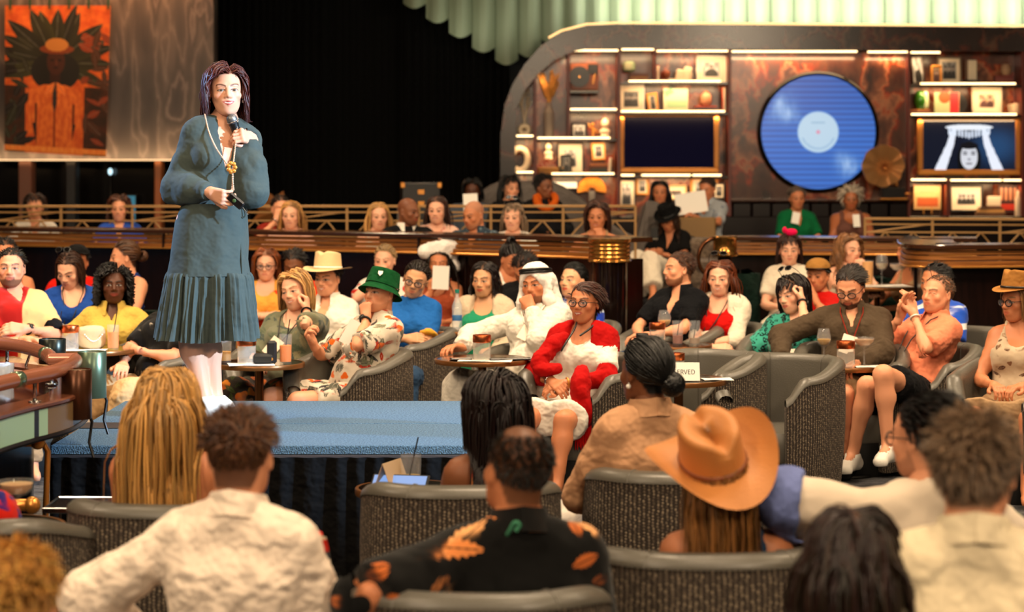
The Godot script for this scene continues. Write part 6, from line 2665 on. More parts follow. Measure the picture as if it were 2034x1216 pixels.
func stem_glass(label:String,at:Vector3,kind:String,liquid:Color,k:=1.0) -> void:
	var o:=thing("stem_glass",label,"glass",at)
	var g:=MB.new()
	var base:=[Vector2(0,0),Vector2(0.032,0),Vector2(0.032,0.003),Vector2(0.006,0.008),Vector2(0.004,0.02),Vector2(0.004,0.08),Vector2(0.007,0.09)]
	var bowl:=[Vector2(0.025,0.1),Vector2(0.036,0.125),Vector2(0.036,0.145),Vector2(0.028,0.185),Vector2(0.026,0.185),Vector2(0.034,0.144),Vector2(0.034,0.126),Vector2(0.02,0.102),Vector2(0,0.096)]
	if kind=="coupe":
		bowl=[Vector2(0.03,0.098),Vector2(0.047,0.115),Vector2(0.051,0.14),Vector2(0.049,0.14),Vector2(0.045,0.117),Vector2(0.028,0.102),Vector2(0,0.098)]
	g.lathe((base+bowl).map(func(v):return v*k),24)
	mesh_on(o,"glass",g,M_glass)
	var l:=MB.new()
	if kind=="coupe":
		l.lathe([Vector2(0,0.1),Vector2(0.028,0.103),Vector2(0.044,0.118),Vector2(0.0465,0.13),Vector2(0,0.131)].map(func(v):return v*k),20)
	else:
		l.lathe([Vector2(0,0.098),Vector2(0.02,0.104),Vector2(0.033,0.126),Vector2(0.033,0.132),Vector2(0,0.132)].map(func(v):return v*k),20)
	mesh_on(o,"drink",l,mat(liquid,0.15))
func paper(label:String,at:Vector3,w:float,d:float,turn:float,nm:="paper_sheet") -> void:
	var m:=MB.new()
	var rows:=[]
	for y in 4:
		var line:=[]
		for x in 4:
			line.append(Vector3((x/3.0 - 0.5)*w,0.003+0.002*sin(x*1.7+y),(0.5 - y/3.0)*d))
		rows.append(line)
	m.sheet(rows,0.0015)
	var o:=single(nm,label,"paper",m,M_white,at+Vector3(0,0.0005,0))
	o.rotation.y=turn
func stage() -> void:
	var im:=noise_tex(0.12,2,false,256,4.0,FastNoiseLite.TYPE_SIMPLEX,6)
	ramp(im,[[0.0,Color(0.17,0.25,0.3)],[0.5,Color(0.25,0.34,0.4)],[1.0,Color(0.34,0.44,0.49)]])
	var cm:=mat(Color.WHITE,0.95)
	cm.albedo_texture=im
	cm.uv1_triplanar=true
	cm.uv1_scale=Vector3.ONE*2.2
	cm.heightmap_enabled=true
	cm.heightmap_texture=noise_tex(0.2,2,false,256)
	cm.heightmap_scale=0.4
	var H:=0.62
	var xa:=-1.963
	var xb:=-0.1
	var z0:=-FP/467.0
	var z1:=-FP/392.0
	var zm:=-FP/430.0
	for k in 2:
		var za:float=[zm - 0.008,z0][k]
		var zb:float=[z1,zm+0.008][k]
		var o:=thing("stage_deck",["rear blue carpeted stage deck that the speaker stands on","front blue carpeted stage deck with a black skirt towards the chairs"][k],"stage",Vector3((xa+xb)/2,0,(za+zb)/2))
		var t:=MB.new()
		t.box(Vector3(0,H - 0.02,0),Vector3(xb - xa,0.04,absf(za - zb)),0.004)
		mesh_on(o,"carpet_top",t,cm)
		var e:=MB.new()
		e.box(Vector3(0,H - 0.05,0),Vector3(xb - xa - 0.004,0.02,absf(za - zb) - 0.004),0.002)
		mesh_on(o,"edge_frame",e,mat(Color(0.5,0.5,0.52),0.35,0.9))
		for sx in [-1,1]:
			for sz in [-1,1]:
				var l:=MB.new()
				l.cyl(Vector3(sx*(xb - xa - 0.12)/2,0,sz*(absf(za - zb) - 0.12)/2),Vector3(sx*(xb - xa - 0.12)/2,H - 0.06,sz*(absf(za - zb) - 0.12)/2),0.024)
				mesh_on(o,"leg",l,M_black)
		if k==1:
			var sk:=MB.new()
			var rows:=[]
			for y in 2:
				var line:=[]
				for j in 240:
					var f:=j/239.0
					line.append(Vector3(lerpf(xa,xb,f) - o.position.x,(H - 0.05) if y else 0.012,z0+0.012 - o.position.z+0.012*sin(j*0.5+1.5*sin(j*0.11))*(1.3 - 0.6*y)))
				rows.append(line)
			sk.sheet(rows,0.004)
			mesh_on(o,"skirt",sk,cloth(Color(0.014,0.012,0.013)))
	var s:=MB.new()
	s.box(Vector3(xa+0.13,H+0.003,zm+0.1),Vector3(0.26,0.005,0.2),0.002)  # flat dark strip where the two decks meet
	single("dark_joint_strip","flat dark strip over the joint at the end of the stage decks","cover strip",s,mat(Color(0.12,0.075,0.06),0.5))
func piano_bar() -> void:
	var edge:=curve([Vector3(-2.05,0,-5.2),Vector3(-1.97,0,-6.8),Vector3(-1.84,0,-7.8),Vector3(-1.73,0,-8.35),Vector3(-1.82,0,-9.0),Vector3(-2.2,0,-9.65),Vector3(-2.9,0,-10.0),Vector3(-3.9,0,-10.05)],176)
	var o:=thing("piano_bar","glossy curved bar with a copper hand rail beside the stage","bar",Vector3(-2.6,0,-8.0))
	var path:=edge.map(func(p):return p - o.position)
	var poly:=[]
	for p in path:
		poly.append(Vector2(p.x,-p.z))
	poly.append(Vector2(-1.3,2.0))
	poly.append(Vector2(-1.3,-2.8))
	var t:=MB.new()
	t.X=Transform3D(Basis(Vector3.RIGHT,-PI/2),Vector3())
	t.prism(poly,0.885,0.9)
	var tm:=mat(Color(0.2,0.075,0.04),0.06)
	tm.albedo_texture=T_wood
	tm.uv1_triplanar=true
	tm.uv1_scale=Vector3(1.5,1,0.4)
	mesh_on(o,"bar_top",t,tm)
	var a:=MB.new()
	sweep(a,path,[Vector2(-0.12,0.884),Vector2(0.004,0.884),Vector2(0.008,0.89),Vector2(0.008,0.9),Vector2(0.0,0.906),Vector2(-0.12,0.906)])
	mesh_on(o,"edge_board",a,mat(Color(0.4,0.23,0.16),0.15))
	var mint:=Color(0.66,0.82,0.72)
	var marks:=[[0,-9.9,mint],[68,0,Color(0.12,0.08,0.06)],[75,0,mint],[88,0,Color(0.5,0.4,0.27)],[142,0,Color(0.42,0.33,0.24)]]
	var cuts:=[]
	var last:=0
	for z in range(1,marks.size()):
		var at_:=last
		while at_<path.size() - 2 and CX+edge[at_].x*FP/-edge[at_].z<marks[z][0] and edge[at_].z>-9.0:
			at_+=1
		cuts.append([last,at_,marks[z - 1][2]])
		last=at_
	cuts.append([last,path.size() - 1,marks[-1][2]])
	for c in cuts:
		var f:=MB.new()
		sweep(f,path.slice(c[0],c[1]+1),[Vector2(-0.04,0.782),Vector2(0.0,0.782),Vector2(0.0,0.884),Vector2(-0.04,0.884)])
		mesh_on(o,"fascia_panel",f,mat(c[2],0.25,0.1))
	var b:=MB.new()
	sweep(b,path,[Vector2(-0.06,0.762),Vector2(0.004,0.762),Vector2(0.006,0.77),Vector2(0.004,0.782),Vector2(-0.06,0.782)])
	mesh_on(o,"lower_trim",b,M_black)
	var w:=MB.new()
	sweep(w,path,[Vector2(-0.4,0.0),Vector2(-0.22,0.0),Vector2(-0.22,0.77),Vector2(-0.4,0.77)])
	mesh_on(o,"front_wall",w,mat(Color(0.05,0.035,0.03),0.2))
	var r:=MB.new()
	var rail:=[]
	for p in path:
		rail.append(p+Vector3(-0.05,1.005,0.0)+(Vector3(-0.09,0,0.05) if p.z<-0.8 else Vector3()))
	r.tube(rail,0.029,14)
	mesh_on(o,"hand_rail",r,mat(Color(0.72,0.46,0.36),0.2,0.35))
	for k in [10,16,20,25,31,37,42]:
		var q:Vector3=rail[k*4]
		var p:=MB.new()
		p.cyl(q - Vector3(0,0.1,0),q,0.008)
		p.cyl(q - Vector3(0,0.102,0),q - Vector3(0,0.095,0),0.026)
		mesh_on(o,"rail_post",p,M_chrome)
	for k in [15,19,27]:
		var q:Vector3=rail[k*4]
		var d:Vector3=(rail[k*4+1] - rail[k*4]).normalized()
		var p:=MB.new()
		p.cyl(q - d*0.03,q+d*0.03,0.0315,0.0315,18)  # short green tinted band round the rail
		mesh_on(o,"rail_green_band",p,mat(Color(0.55,0.66,0.55),0.2,0.8))
	for k in [13,17,21]:
		var q:Vector3=path[k*4]
		var p:=MB.new()
		p.tube([q+Vector3(-0.1,0.76,0),q+Vector3(-0.06,0.7,0.02),q+Vector3(-0.07,0.4,0.02),q+Vector3(-0.1,0.02,0.02)],0.012,8)
		mesh_on(o,"brass_pipe",p,M_brass)
	for z in [[75,877,520.0],[64,1004,560.0]]:
		var q:=P(z[0],z[1],z[2]) - o.position
		var p:=MB.new()
		p.cyl(q,q+Vector3(-0.14,0,-0.02),0.022)
		p.ball(q,Vector3(0.03,0.032,0.03),14)
		mesh_on(o,"brass_knob",p,M_brass)
	var lm:=[[152,733,500.0,832,Color(0.33,0.2,0.13),"brown metal cylinder lamp clipped to the bar edge, nearest the stage corner"],[183,698,470.0,790,Color(0.36,0.42,0.33),"pale green metal cylinder lamp behind the brown cylinder lamp"],[104,673,440.0,722,Color(0.14,0.15,0.12),"dark green metal cylinder lamp at the far side of the curved bar"]]
	for z in lm:
		var top:=P(z[0],z[1],z[2])
		var bot:=P(z[0],z[3],z[2])
		var h:=top.y - bot.y
		var lo:=thing("cylinder_lamp",z[5],"lamp",Vector3(top.x,bot.y,top.z))
		var c:=MB.new()
		c.lathe([Vector2(0.058,0.0),Vector2(0.06,0.002),Vector2(0.06,h - 0.002),Vector2(0.058,h),Vector2(0.055,h),Vector2(0.055,0.01),Vector2(0.05,0.0),Vector2(0.058,0.0)],36)
		mesh_on(lo,"shade",c,mat(z[4],0.3,0.7))
		var cap:=MB.new()
		cap.lathe([Vector2(0,h - 0.012),Vector2(0.055,h - 0.012),Vector2(0.055,h - 0.006),Vector2(0,h - 0.006)],24)
		mesh_on(lo,"cap",cap,mat(Color(0.55,0.5,0.42),0.35,0.6))
		var br:=MB.new()
		br.tube([Vector3(0.03,0.04,-0.05),Vector3(0.05,-0.02,-0.06),Vector3(0.04,-0.1,-0.05),Vector3(0.06,-0.16,-0.04)],0.006,6)
		mesh_on(lo,"cable",br,M_black)
		var arm:=MB.new()
		arm.tube([Vector3(-0.055,h*0.4,0),Vector3(-0.1,h*0.4,0),Vector3(-0.12,0.9 - bot.y+0.006,0)],0.007,6)
		mesh_on(lo,"bracket",arm,M_chrome)
	for z in [[158,795,835,478.0,14.0],[138,836,860,502.0,12.0]]:
		var q:=P(z[0],(z[1]+z[2])/2.0,z[3])
		var m:=MB.new()
		m.box(q,Vector3(z[4]/z[3],(z[2] - z[1])/z[3],0.02),0.004)
		single("brass_plate","polished brass end plate below the %s cylinder lamp" % ["pale green" if z[0]==158 else "brown"],"plate",m,mat(Color(0.95,0.68,0.32),0.35,0.3))
	var gp:=P(10,726,470)
	gp.y=0.9
	var go:=thing("cut_tumbler","clear cut glass tumbler reflected in the glossy bar top","glass",gp)
	var g:=MB.new()
	g.lathe([Vector2(0,0),Vector2(0.033,0),Vector2(0.036,0.006),Vector2(0.04,0.075),Vector2(0.037,0.075),Vector2(0.034,0.015),Vector2(0,0.015)],8)
	mesh_on(go,"glass",g,glass(Color(0.9,0.95,1,0.3)))
	var ic:=MB.new()
	for k in 4:
		ic.box(Vector3(0.012*(k % 2*2 - 1),0.028+0.014*k,0.008*(k - 1.5)),Vector3(0.02,0.02,0.02),0.003,Basis(Vector3(1,1,k).normalized(),k))
	mesh_on(go,"ice",ic,glass(Color(0.9,0.95,1,0.25)))
func sofa(nm:String,label:String,pts:Array,h:float,thick:float,y:float,m:Material,swell:=[]) -> void:
	var c:Vector3=pts[pts.size()/2]
	var o:=thing(nm,label,"sofa",Vector3(c.x,y,c.z))
	var path:=curve(pts,36).map(func(p):return Vector3(p.x - c.x,0,p.z - c.z))
	var b:=MB.new()
	var pr:=[Vector2(-thick,0.05)]
	for k in 7:
		var a:=PI - k/6.0*PI
		pr.append(Vector2(-thick/2+cos(a)*thick/2,h - 0.06+sin(a)*0.06))
	pr.append(Vector2(0,0.05))
	sweep(b,path,pr)
	for k in b.v.size():
		for z in swell.size() - 1:
			var x0:float=(swell[z][0] - CX)/193.0 - c.x
			var x1:float=(swell[z+1][0] - CX)/193.0 - c.x
			if b.v[k].x >= x0 and b.v[k].x <= x1:
				b.v[k].y *= lerpf(swell[z][1],swell[z+1][1],smoothstep(x0,x1,b.v[k].x))
				break
	mesh_on(o,"back",b,m)
	if true:
		var s:=MB.new()
		sweep(s,path,[Vector2(0,0.05),Vector2(0.5,0.05),Vector2(0.54,0.1),Vector2(0.54,0.36),Vector2(0.5,0.41),Vector2(0,0.42)])
		mesh_on(o,"seat",s,m)
func lounge() -> void:
	var grey:=cloth(Color(0.42,0.39,0.37))
	sofa("curved_sofa","long curved grey sofa on the raised tier in front of the shelving",[P(826,440,198),P(900,400,194),P(1000,400,190),P(1100,400,190),P(1190,400,193),P(1275,400,198)],0.98,0.25,0.49,grey,[[820,0.75],[900,0.95],[1000,1.2],[1085,1.2],[1275,0.62]])
	sofa("banquette","marbled fabric banquette behind the listener in the black hat",[P(1345,430,199),P(1400,430,201),P(1464,430,204)],0.62,0.22,0.49,M_marbled)
	sofa("banquette","short marbled banquette at the green dressed listener",[P(1508,430,197),P(1530,430,198),P(1730,430,198)],0.55,0.2,0.49,M_marbled)
	sofa("banquette","long patterned banquette behind the bar ledge under the marble wall",[P(-30,430,200),P(150,430,202),P(330,430,206)],0.72,0.22,0.49,M_marbled)
	sofa("banquette","patterned banquette below the black curtain beside the folded cardboard",[P(490,430,206),P(560,430,208),P(660,430,210)],0.82,0.2,0.32,M_marbled)
	for z in [[1475,640,246.0,0.95,0.3,14.0,"dark green tufted booth back beside the listener in the white tee"],[1742,650,236.0,0.88,1.6,-10.0,"dark green tufted booth back behind the table with the tall glasses"],[2010,640,250.0,0.98,0.8,0.0,"dark green booth back under the rounded ledge"],[290,640,262.0,0.72,0.5,0.0,"dark green booth seat beside the orange halter top"]]:
		var at:=G(z[0],z[2])
		var o:=thing("booth",z[6],"booth",at,deg_to_rad(z[5]))
		var rows:=[]
		var W:float=z[4]
		var nx:=int(W/0.05)+5
		for y in 21:
			var line:=[]
			for x in nx+1:
				var u:=x/float(nx)*W - W/2
				var v:float=y/20.0*z[3]
				var pz:=0.035*absf(sin(u*14.0+v*9.0))*absf(sin(u*14.0 - v*9.0))
				line.append(Vector3(u,maxf(v,0.02),pz+0.06 - 0.06*pow(absf(u)/(W/2),6.0)))
			rows.append(line)
		var m:=MB.new()
		m.sheet(rows,0.16)
		var gm:=cloth(Color(0.03,0.11,0.085))
		gm.rim=0.6
		mesh_on(o,"tufted_back",m,gm)
		var s:=MB.new()
		s.box(Vector3(0,0.22,0.3),Vector3(W,0.4,0.42),0.04)
		mesh_on(o,"seat",s,gm)
	var at:=P(1310,590,193)
	var o:=thing("armchair","tan leather armchair under the listener in the black hat","chair",Vector3(at.x,0.35,at.z),-0.35)
	var tan:=mat(Color(0.55,0.33,0.13),0.4)
	var ab:=MB.new()
	ab.box(Vector3(0,0.5,-0.3),Vector3(0.7,0.66,0.16),0.06,Basis(Vector3.RIGHT,-0.15))
	mesh_on(o,"back",ab,tan)
	for s in [-1,1]:
		var m:=MB.new()
		m.box(Vector3(s*0.34,0.36,0.02),Vector3(0.14,0.44,0.6),0.05)
		mesh_on(o,"arm",m,tan)
	var sm:=MB.new()
	sm.box(Vector3(0,0.26,0.03),Vector3(0.56,0.26,0.6),0.05)
	mesh_on(o,"seat",sm,tan)
	for x in [-0.28,0.28]:
		for zz in [-0.28,0.26]:
			var m:=MB.new()
			m.cyl(Vector3(x,0,zz),Vector3(x,0.16,zz),0.014,0.022)
			mesh_on(o,"leg",m,M_darkwood)
	var rp:=P(1380,470,198)
	o=thing("ring_chair","pale wooden chair with a big black oval in its back","chair",Vector3(rp.x,0.35,rp.z - 0.3),0.2)
	var fr:=MB.new()
	fr.box(Vector3(0,0.55,0),Vector3(0.5,0.8,0.05),0.02)
	mesh_on(o,"back",fr,mat(Color(0.5,0.38,0.22),0.5))
	var ov:=MB.new()
	ov.lathe([Vector2(0,0),Vector2(0.16,0),Vector2(0.16,0.014),Vector2(0,0.014)],28,Vector3(-0.04,0.55,0.024),Basis(Vector3.RIGHT,PI/2)*Basis.from_scale(Vector3(1,1,1.35)))
	mesh_on(o,"oval_pad",ov,M_black)
	var st:=MB.new()
	st.box(Vector3(0,0.3,0.24),Vector3(0.48,0.08,0.44),0.03)
	mesh_on(o,"seat",st,grey)
	for x in [-0.2,0.2]:
		for zz in [0.0,0.42]:
			var m:=MB.new()
			m.cyl(Vector3(x,0,zz),Vector3(x,0.27,zz),0.016)
			mesh_on(o,"leg",m,M_darkwood)
	var lp:=P(1440,560,250)
	o=thing("arc_stand","curved brass handrail end with a banded brass drum beside the green booth","stand",Vector3(lp.x,0,lp.z))
	var dm:=MB.new()
	dm.lathe([Vector2(0,1.1),Vector2(0.1,1.1),Vector2(0.105,1.105),Vector2(0.105,1.12),Vector2(0.095,1.13),Vector2(0.095,1.24),Vector2(0.105,1.25),Vector2(0.1,1.26),Vector2(0,1.26)],28)
	mesh_on(o,"drum",dm,mat(Color(0.6,0.42,0.2),0.2,0.9))
	var ps:=MB.new()
	ps.cyl(Vector3(),Vector3(0,1.1,0),0.06)
	mesh_on(o,"post",ps,M_darkwood)
	var ar:=MB.new()
	var a2:=[P(1437,477,250),P(1415,474,250),P(1395,488,250),P(1387,515,250),P(1393,535,250),P(1408,552,250),P(1412,580,250),P(1414,640,250)].map(func(p):return p - o.position)
	ar.tube(curve(a2,24),0.017,10)
	mesh_on(o,"rail_arm",ar,mat(Color(0.35,0.2,0.1),0.2,0.8))
	var cp:=P(545,402,190)
	o=thing("cardboard_star","big folded brown cardboard star leaning in front of the black curtain","decoration",Vector3(cp.x,cp.y - 0.1,cp.z))
	var stem:=MB.new()
	stem.box(Vector3(0,-(cp.y - 0.1 - 0.49)/2,0.02),Vector3(0.08,cp.y - 0.1 - 0.49,0.03),0.005)
	mesh_on(o,"prop",stem,mat(Color(0.3,0.18,0.06),0.7))
	var cc:=mat(Color(0.48,0.28,0.08),0.7)
	for k in 6:
		var a:=-0.4+k*0.78
		var m:=MB.new()
		var d:=Vector3(cos(a),sin(a),0)
		var e:=Vector3(-sin(a),cos(a),0)
		var tipv:=d*0.24
		for s in [-1.0,1.0]:
			m.face([Vector3(0,0,0.09),tipv,e*s*0.1+d*0.08],Vector3(0,0,1))
			m.face([Vector3(0,0,0.04),tipv - Vector3(0,0,0.01),e*s*0.1+d*0.08 - Vector3(0,0,0.01)],Vector3(0,0,-1))
		mesh_on(o,"point",m,cc)
	var bp:=P(458,420,205)
	bp=P(842,400,190)
	o=thing("equipment_case","black equipment case with metal corners in front of the curtain","case",Vector3(bp.x,0.49,bp.z),0.1)
	var eb:=MB.new()
	var eh:=P(842,362,190).y - 0.49
	eb.box(Vector3(-0.04,eh/2,0),Vector3(0.4,eh,0.4),0.012)
	mesh_on(o,"body",eb,mat(Color(0.035,0.032,0.03),0.5))
	for x in [-0.23,0.15]:
		for y in [0.03,eh - 0.03]:
			var m:=MB.new()
			m.box(Vector3(x,y,0.2),Vector3(0.05,0.06,0.02),0.008)
			mesh_on(o,"corner",m,M_brass)
	for y in [eh - 0.1,eh - 0.22]:
		var m:=MB.new()
		m.box(Vector3(-0.04,y,0.205),Vector3(0.07,0.05,0.012),0.004)
		mesh_on(o,"latch",m,M_brass)
	var rl:=MB.new()
	rl.box(Vector3(-0.04,eh - 0.01,0.2),Vector3(0.36,0.014,0.014),0.003)
	mesh_on(o,"edging",rl,M_chrome)
# who is in the room
const LIGHT:=Color(0.84,0.58,0.44)
const PALE:=Color(0.88,0.65,0.53)
const TAN:=Color(0.74,0.47,0.32)
const OLIVE:=Color(0.78,0.57,0.42)
const BROWN:=Color(0.48,0.29,0.19)
const DARK:=Color(0.33,0.19,0.12)
const CHIN:=[Vector3(0.02,-0.155,0.125),Vector3(-0.35,0.9,0.1),Vector3(-0.2,0.1,-1),0.8,Vector3(0.7,-0.9,0.3),"head"]
const CHEEK:=[Vector3(0.082,-0.135,0.06),Vector3(-0.1,1,0.0),Vector3(-1,0,0.2),0.95,Vector3(0.8,-1,0.2),"head"]
func hair(c:Color,L:float,more:={}) -> Dictionary:
	var d:={"col":c,"L":L}
	d.merge(more,true)
	return d
func short_hair(c:Color,more:={}) -> Dictionary:
	var d:={"col":c,"L":0.035,"n":270,"w":0.0125,"lift":0.35,"comb":Vector3(0,-0.1,-0.7),"mess":0.3}
	d.merge(more,true)
	return d
func pulled(c:Color,at:Vector3,more:={}) -> Dictionary:
	var d:={"col":c,"L":0.3,"pull":at,"n":230,"wave":0.0,"back":1.0,"w":0.014,"scalp_a":1.0}
	d.merge(more,true)
	return d
func seat_for(o:Node3D,d:Dictionary) -> void:
	var y:=deg_to_rad(d.get("cy",d.get("y",0.0)))
	var f:=Vector3(sin(y),0,cos(y))
	chair(d.chair,o.position+f*0.06+d.get("coff",Vector3()),rad_to_deg(y),d.get("floor",0.0))
func add_people() -> void:
	var M_dark:=cloth(Color(0.045,0.045,0.055))
	var M_cream:=cloth(Color(0.82,0.77,0.69))
	var M_whitec:=cloth(Color(0.86,0.83,0.78))
	var M_denim:=cloth(Color(0.16,0.25,0.36))
	var M_khaki:=cloth(Color(0.62,0.5,0.37))
	var BR:=Color(0.2,0.1,0.055)
	var BK:=Color(0.035,0.025,0.022)
	var AU:=Color(0.36,0.16,0.07)
	var BL:=Color(0.72,0.52,0.29)
	var list:=[]
# the row beside and behind the stage
	list.append({"n":"bearded person in a cream and red football shirt, by the curved bar","h":[22,533,330],"skin":LIGHT,"fem":false,"y":35,"hy":8,"hp":-2,"lean":18,"face":{"beard":0.75},"hair":short_hair(Color(0.07,0.05,0.04)),"top":{"m":cloth(Color.WHITE,football_tex(),1.0,0.6),"sleeve":0.5,"neck":"v","vd":0.08},"al":"cross2","ar":"lap","bot":{"m":M_khaki},"extra":[["watch","l",M_black],["sleeve","l",0.62,0.99,0.056,M_dark,"undersleeve"]],"chair":"tub chair under the bearded football shirt wearer beside the bar","cy":20})
	list.append({"n":"person in a blue ruffle-strap dress looking down, sunglasses on brown hair","h":[138,538,292],"skin":PALE,"y":10,"hy":-14,"hp":24,"hair":hair(Color(0.22,0.12,0.07),0.27,{"back":0.4}),"top":{"m":cloth(Color(0.1,0.25,0.55)),"sleeve":0.22,"neck":"tank","loose":0.03,"len":0.1},"bot":{"m":cloth(Color(0.1,0.25,0.55)),"kind":"skirt"},"al":"lap","ar":"lap","extra":[["shades"],["badge",Vector3(-0.03,0.17,0.15),0.05],["sleeve","l",-0.12,0.3,0.066,cloth(Color(0.1,0.25,0.55)),"ruffle_strap"],["sleeve","r",-0.12,0.3,0.066,cloth(Color(0.1,0.25,0.55)),"ruffle_strap"]],"chair":"tub chair under the blue ruffle dress"})
	list.append({"n":"person with dark curly shoulder-length hair in a yellow polo shirt","h":[226,568,312],"skin":DARK,"y":5,"hy":12,"hp":-6,"lean":16,"face":{"smile":0.3},"hair":hair(Color(0.05,0.035,0.03),0.25,{"curl":0.016,"freq":130.0,"n":240,"w":0.011,"steps":22,"vol":0.03,"part":0.6}),"top":{"m":cloth(Color(0.76,0.64,0.3)),"sleeve":0.5,"neck":"v","vd":0.1,"collar":true},"al":"rest","ar":"rest","bot":{"m":cloth(Color(0.5,0.2,0.12))},"chair":"tub chair under the yellow polo shirt"})
	list.append({"n":"person in a black embroidered shirt and wide cream trousers, partly behind the speaker","h":[350,578,325],"skin":LIGHT,"fem":false,"y":-32,"hy":-25,"lean":18,"hair":short_hair(BR),"top":{"m":cloth(Color.WHITE,print_tex(Color(0.03,0.03,0.035),[[Color(0.7,0.66,0.6),9,14,7,1],[Color(0.55,0.52,0.48),6,9,4,1]],160,5),3.0,0.6),"sleeve":0.5,"collar":true,"neck":"v"},"al":"cross2","ar":[Vector3(0.03,0.09,0.33),Vector3(-0.6,-0.3,0.7),Vector3(0,-1,0),0.4,Vector3(0.8,-0.5,0)],"bot":{"m":cloth(Color(0.76,0.62,0.44)),"loose":0.035},"knees":0.13,"chair":"tub chair beside the speaker's legs under the cream trousers"})
	list.append({"n":"smiling blonde person in a green patterned top resting a cheek on a fist","h":[586,578,325],"skin":PALE,"y":-18,"hy":-22,"hr":12,"hp":2,"lean":16,"wide":1.06,"belly":0.5,"face":{"smile":1.0},"hair":hair(BL,0.24,{"part":-0.5,"vol":0.02,"tip":Color(0.84,0.66,0.42)}),"top":{"m":cloth(Color.WHITE,print_tex(Color(0.4,0.41,0.33),[[Color(0.3,0.34,0.27),14,26,9,1],[Color(0.5,0.47,0.35),14,20,7,1],[Color(0.22,0.27,0.26),8,24,6,1]],160,2),2.0,0.6),"sleeve":0.55,"neck":"scoop","loose":0.022,"len":0.15},"al":CHEEK,"ar":"lap","bot":{"m":cloth(Color.WHITE,print_tex(Color(0.13,0.1,0.06),[[Color(0.62,0.3,0.07),14,17,13,0],[Color(0.75,0.45,0.1),8,10,8,0],[Color(0.2,0.24,0.1),16,16,6,1]],160,9),2.4,0.6),"loose":0.04},"extra":[["badge",Vector3(-0.06,0.25,0.17),-0.55],["watch","l",M_dark,0.006,1]],"chair":"tub chair under the blonde person in the green top"})
	list.append({"n":"person in a green bucket hat and white floral shirt, hand over the mouth","h":[755,583,338],"skin":LIGHT,"fem":false,"y":-48,"hy":-38,"hp":-8,"lean":20,"face":{"beard":0.25,"bcol":Color(0.4,0.22,0.12)},"hair":short_hair(Color(0.3,0.15,0.08),{"L":0.025}),"top":{"m":cloth(Color.WHITE,floral_white(),2.2,0.6),"sleeve":0.6,"neck":"v","collar":true,"loose":0.025,"len":0.12},"bot":{"m":cloth(Color.WHITE,floral_white(),2.2,0.6),"kind":"shorts","len":0.78},"al":CHIN,"ar":[Vector3(0.14,0.24,0.3),Vector3(-0.2,0.6,0.8),Vector3(-0.6,0,-0.5),0.75,Vector3(0.7,-0.8,0)],"extra":[["hat","bucket",cloth(Color(0.02,0.26,0.12)),M_white,-0.25],["watch","l",M_black]],"ly":-14,"emblem":true,"chair":"tub chair with its woven side to the aisle under the green bucket hat","cy":-36})
	list.append({"n":"person in glasses and a blue ringer tee with crossed arms and head tipped","h":[826,556,300],"skin":OLIVE,"y":-16,"hy":-4,"hr":-14,"hp":10,"hair":pulled(Color(0.1,0.06,0.045),Vector3(0,-0.01,-0.12)),"top":{"m":cloth(Color(0.1,0.34,0.62)),"sleeve":0.5},"al":"cross","ar":"cross2","bot":{"m":M_denim},"extra":[["glasses"],["sleeve","l",0.72,0.78,0.066,cloth(Color(0.8,0.6,0.2)),"sleeve_trim"]],"chair":"tub chair under the blue ringer tee","cy":-42})
	list.append({"n":"person in a white robe and white headscarf with a black band, fist at the mouth","h":[1064,565,332],"skin":TAN,"fem":false,"y":-24,"hy":-24,"hr":6,"hp":2,"lean":20,"tilt":8,"belly":0.6,"face":{"beard":0.6,"bcol":Color(0.18,0.14,0.12)},"hair":short_hair(BK),"top":{"m":cloth(Color(0.82,0.79,0.74),null,1.0,1.4),"sleeve":1.0,"name":"robe","len":0.12,"loose":0.022,"fold":0.014},"bot":{"m":cloth(Color(0.82,0.79,0.74)),"loose":0.05,"len":0.97},"al":[Vector3(0.012,-0.14,0.125),Vector3(-0.45,0.85,0.1),Vector3(-0.3,0.1,-1),0.95,Vector3(0.25,-1,0.5),"head"],"ar":[Vector3(0.36,0.2,0.3),Vector3(0.25,-0.2,0.9),Vector3(0,-1,0),0.35,Vector3(0.9,0.1,-0.3)],"knees":0.24,"ghutra":true,"extra":[["watch","l",M_black],["badge",Vector3(0.0,0.3,0.15),-0.5,-0.2,M_whitec]],"chair":"tub chair under the white robed listener","cy":-20})
	list.append({"n":"person with short auburn hair, black glasses and a red shawl over a white dress","h":[1161,602,350],"skin":TAN,"y":-24,"hy":-26,"hp":-4,"lean":15,"face":{"smile":0.35,"lip":Color(0.6,0.2,0.18)},"hair":short_hair(Color(0.24,0.09,0.04),{"L":0.065,"n":460,"w":0.013,"lift":0.2,"comb":Vector3(0.5,-0.1,-0.3),"mess":0.22,"fall":2.2,"sides":0.75,"line":0.07}),"top":{"m":M_whitec,"sleeve":0.5,"neck":"scoop","name":"dress","len":0.1},"bot":{"m":M_whitec,"kind":"skirt","len":0.86},"al":[Vector3(0.02,0.13,0.27),Vector3(-0.85,-0.3,0.4),Vector3(0,-0.6,-1),0.5,Vector3(0.9,-0.6,0.0)],"ar":[Vector3(0.045,0.135,0.285),Vector3(-0.7,-0.3,0.4),Vector3(0,-0.6,-1),0.5,Vector3(0.9,-0.6,0.0)],"knees":0.08,"feet":0.1,"extra":[["glasses"],["watch","l",M_gold,0.006,1],["watch","r",M_chrome,0.006,1]],"shawl":true,"cardigan":cloth(Color(0.62,0.02,0.015)),"chair":"tub chair with leather edge and woven side under the red shawl","cy":-28,"coff":Vector3(0.07,0,-0.03)})
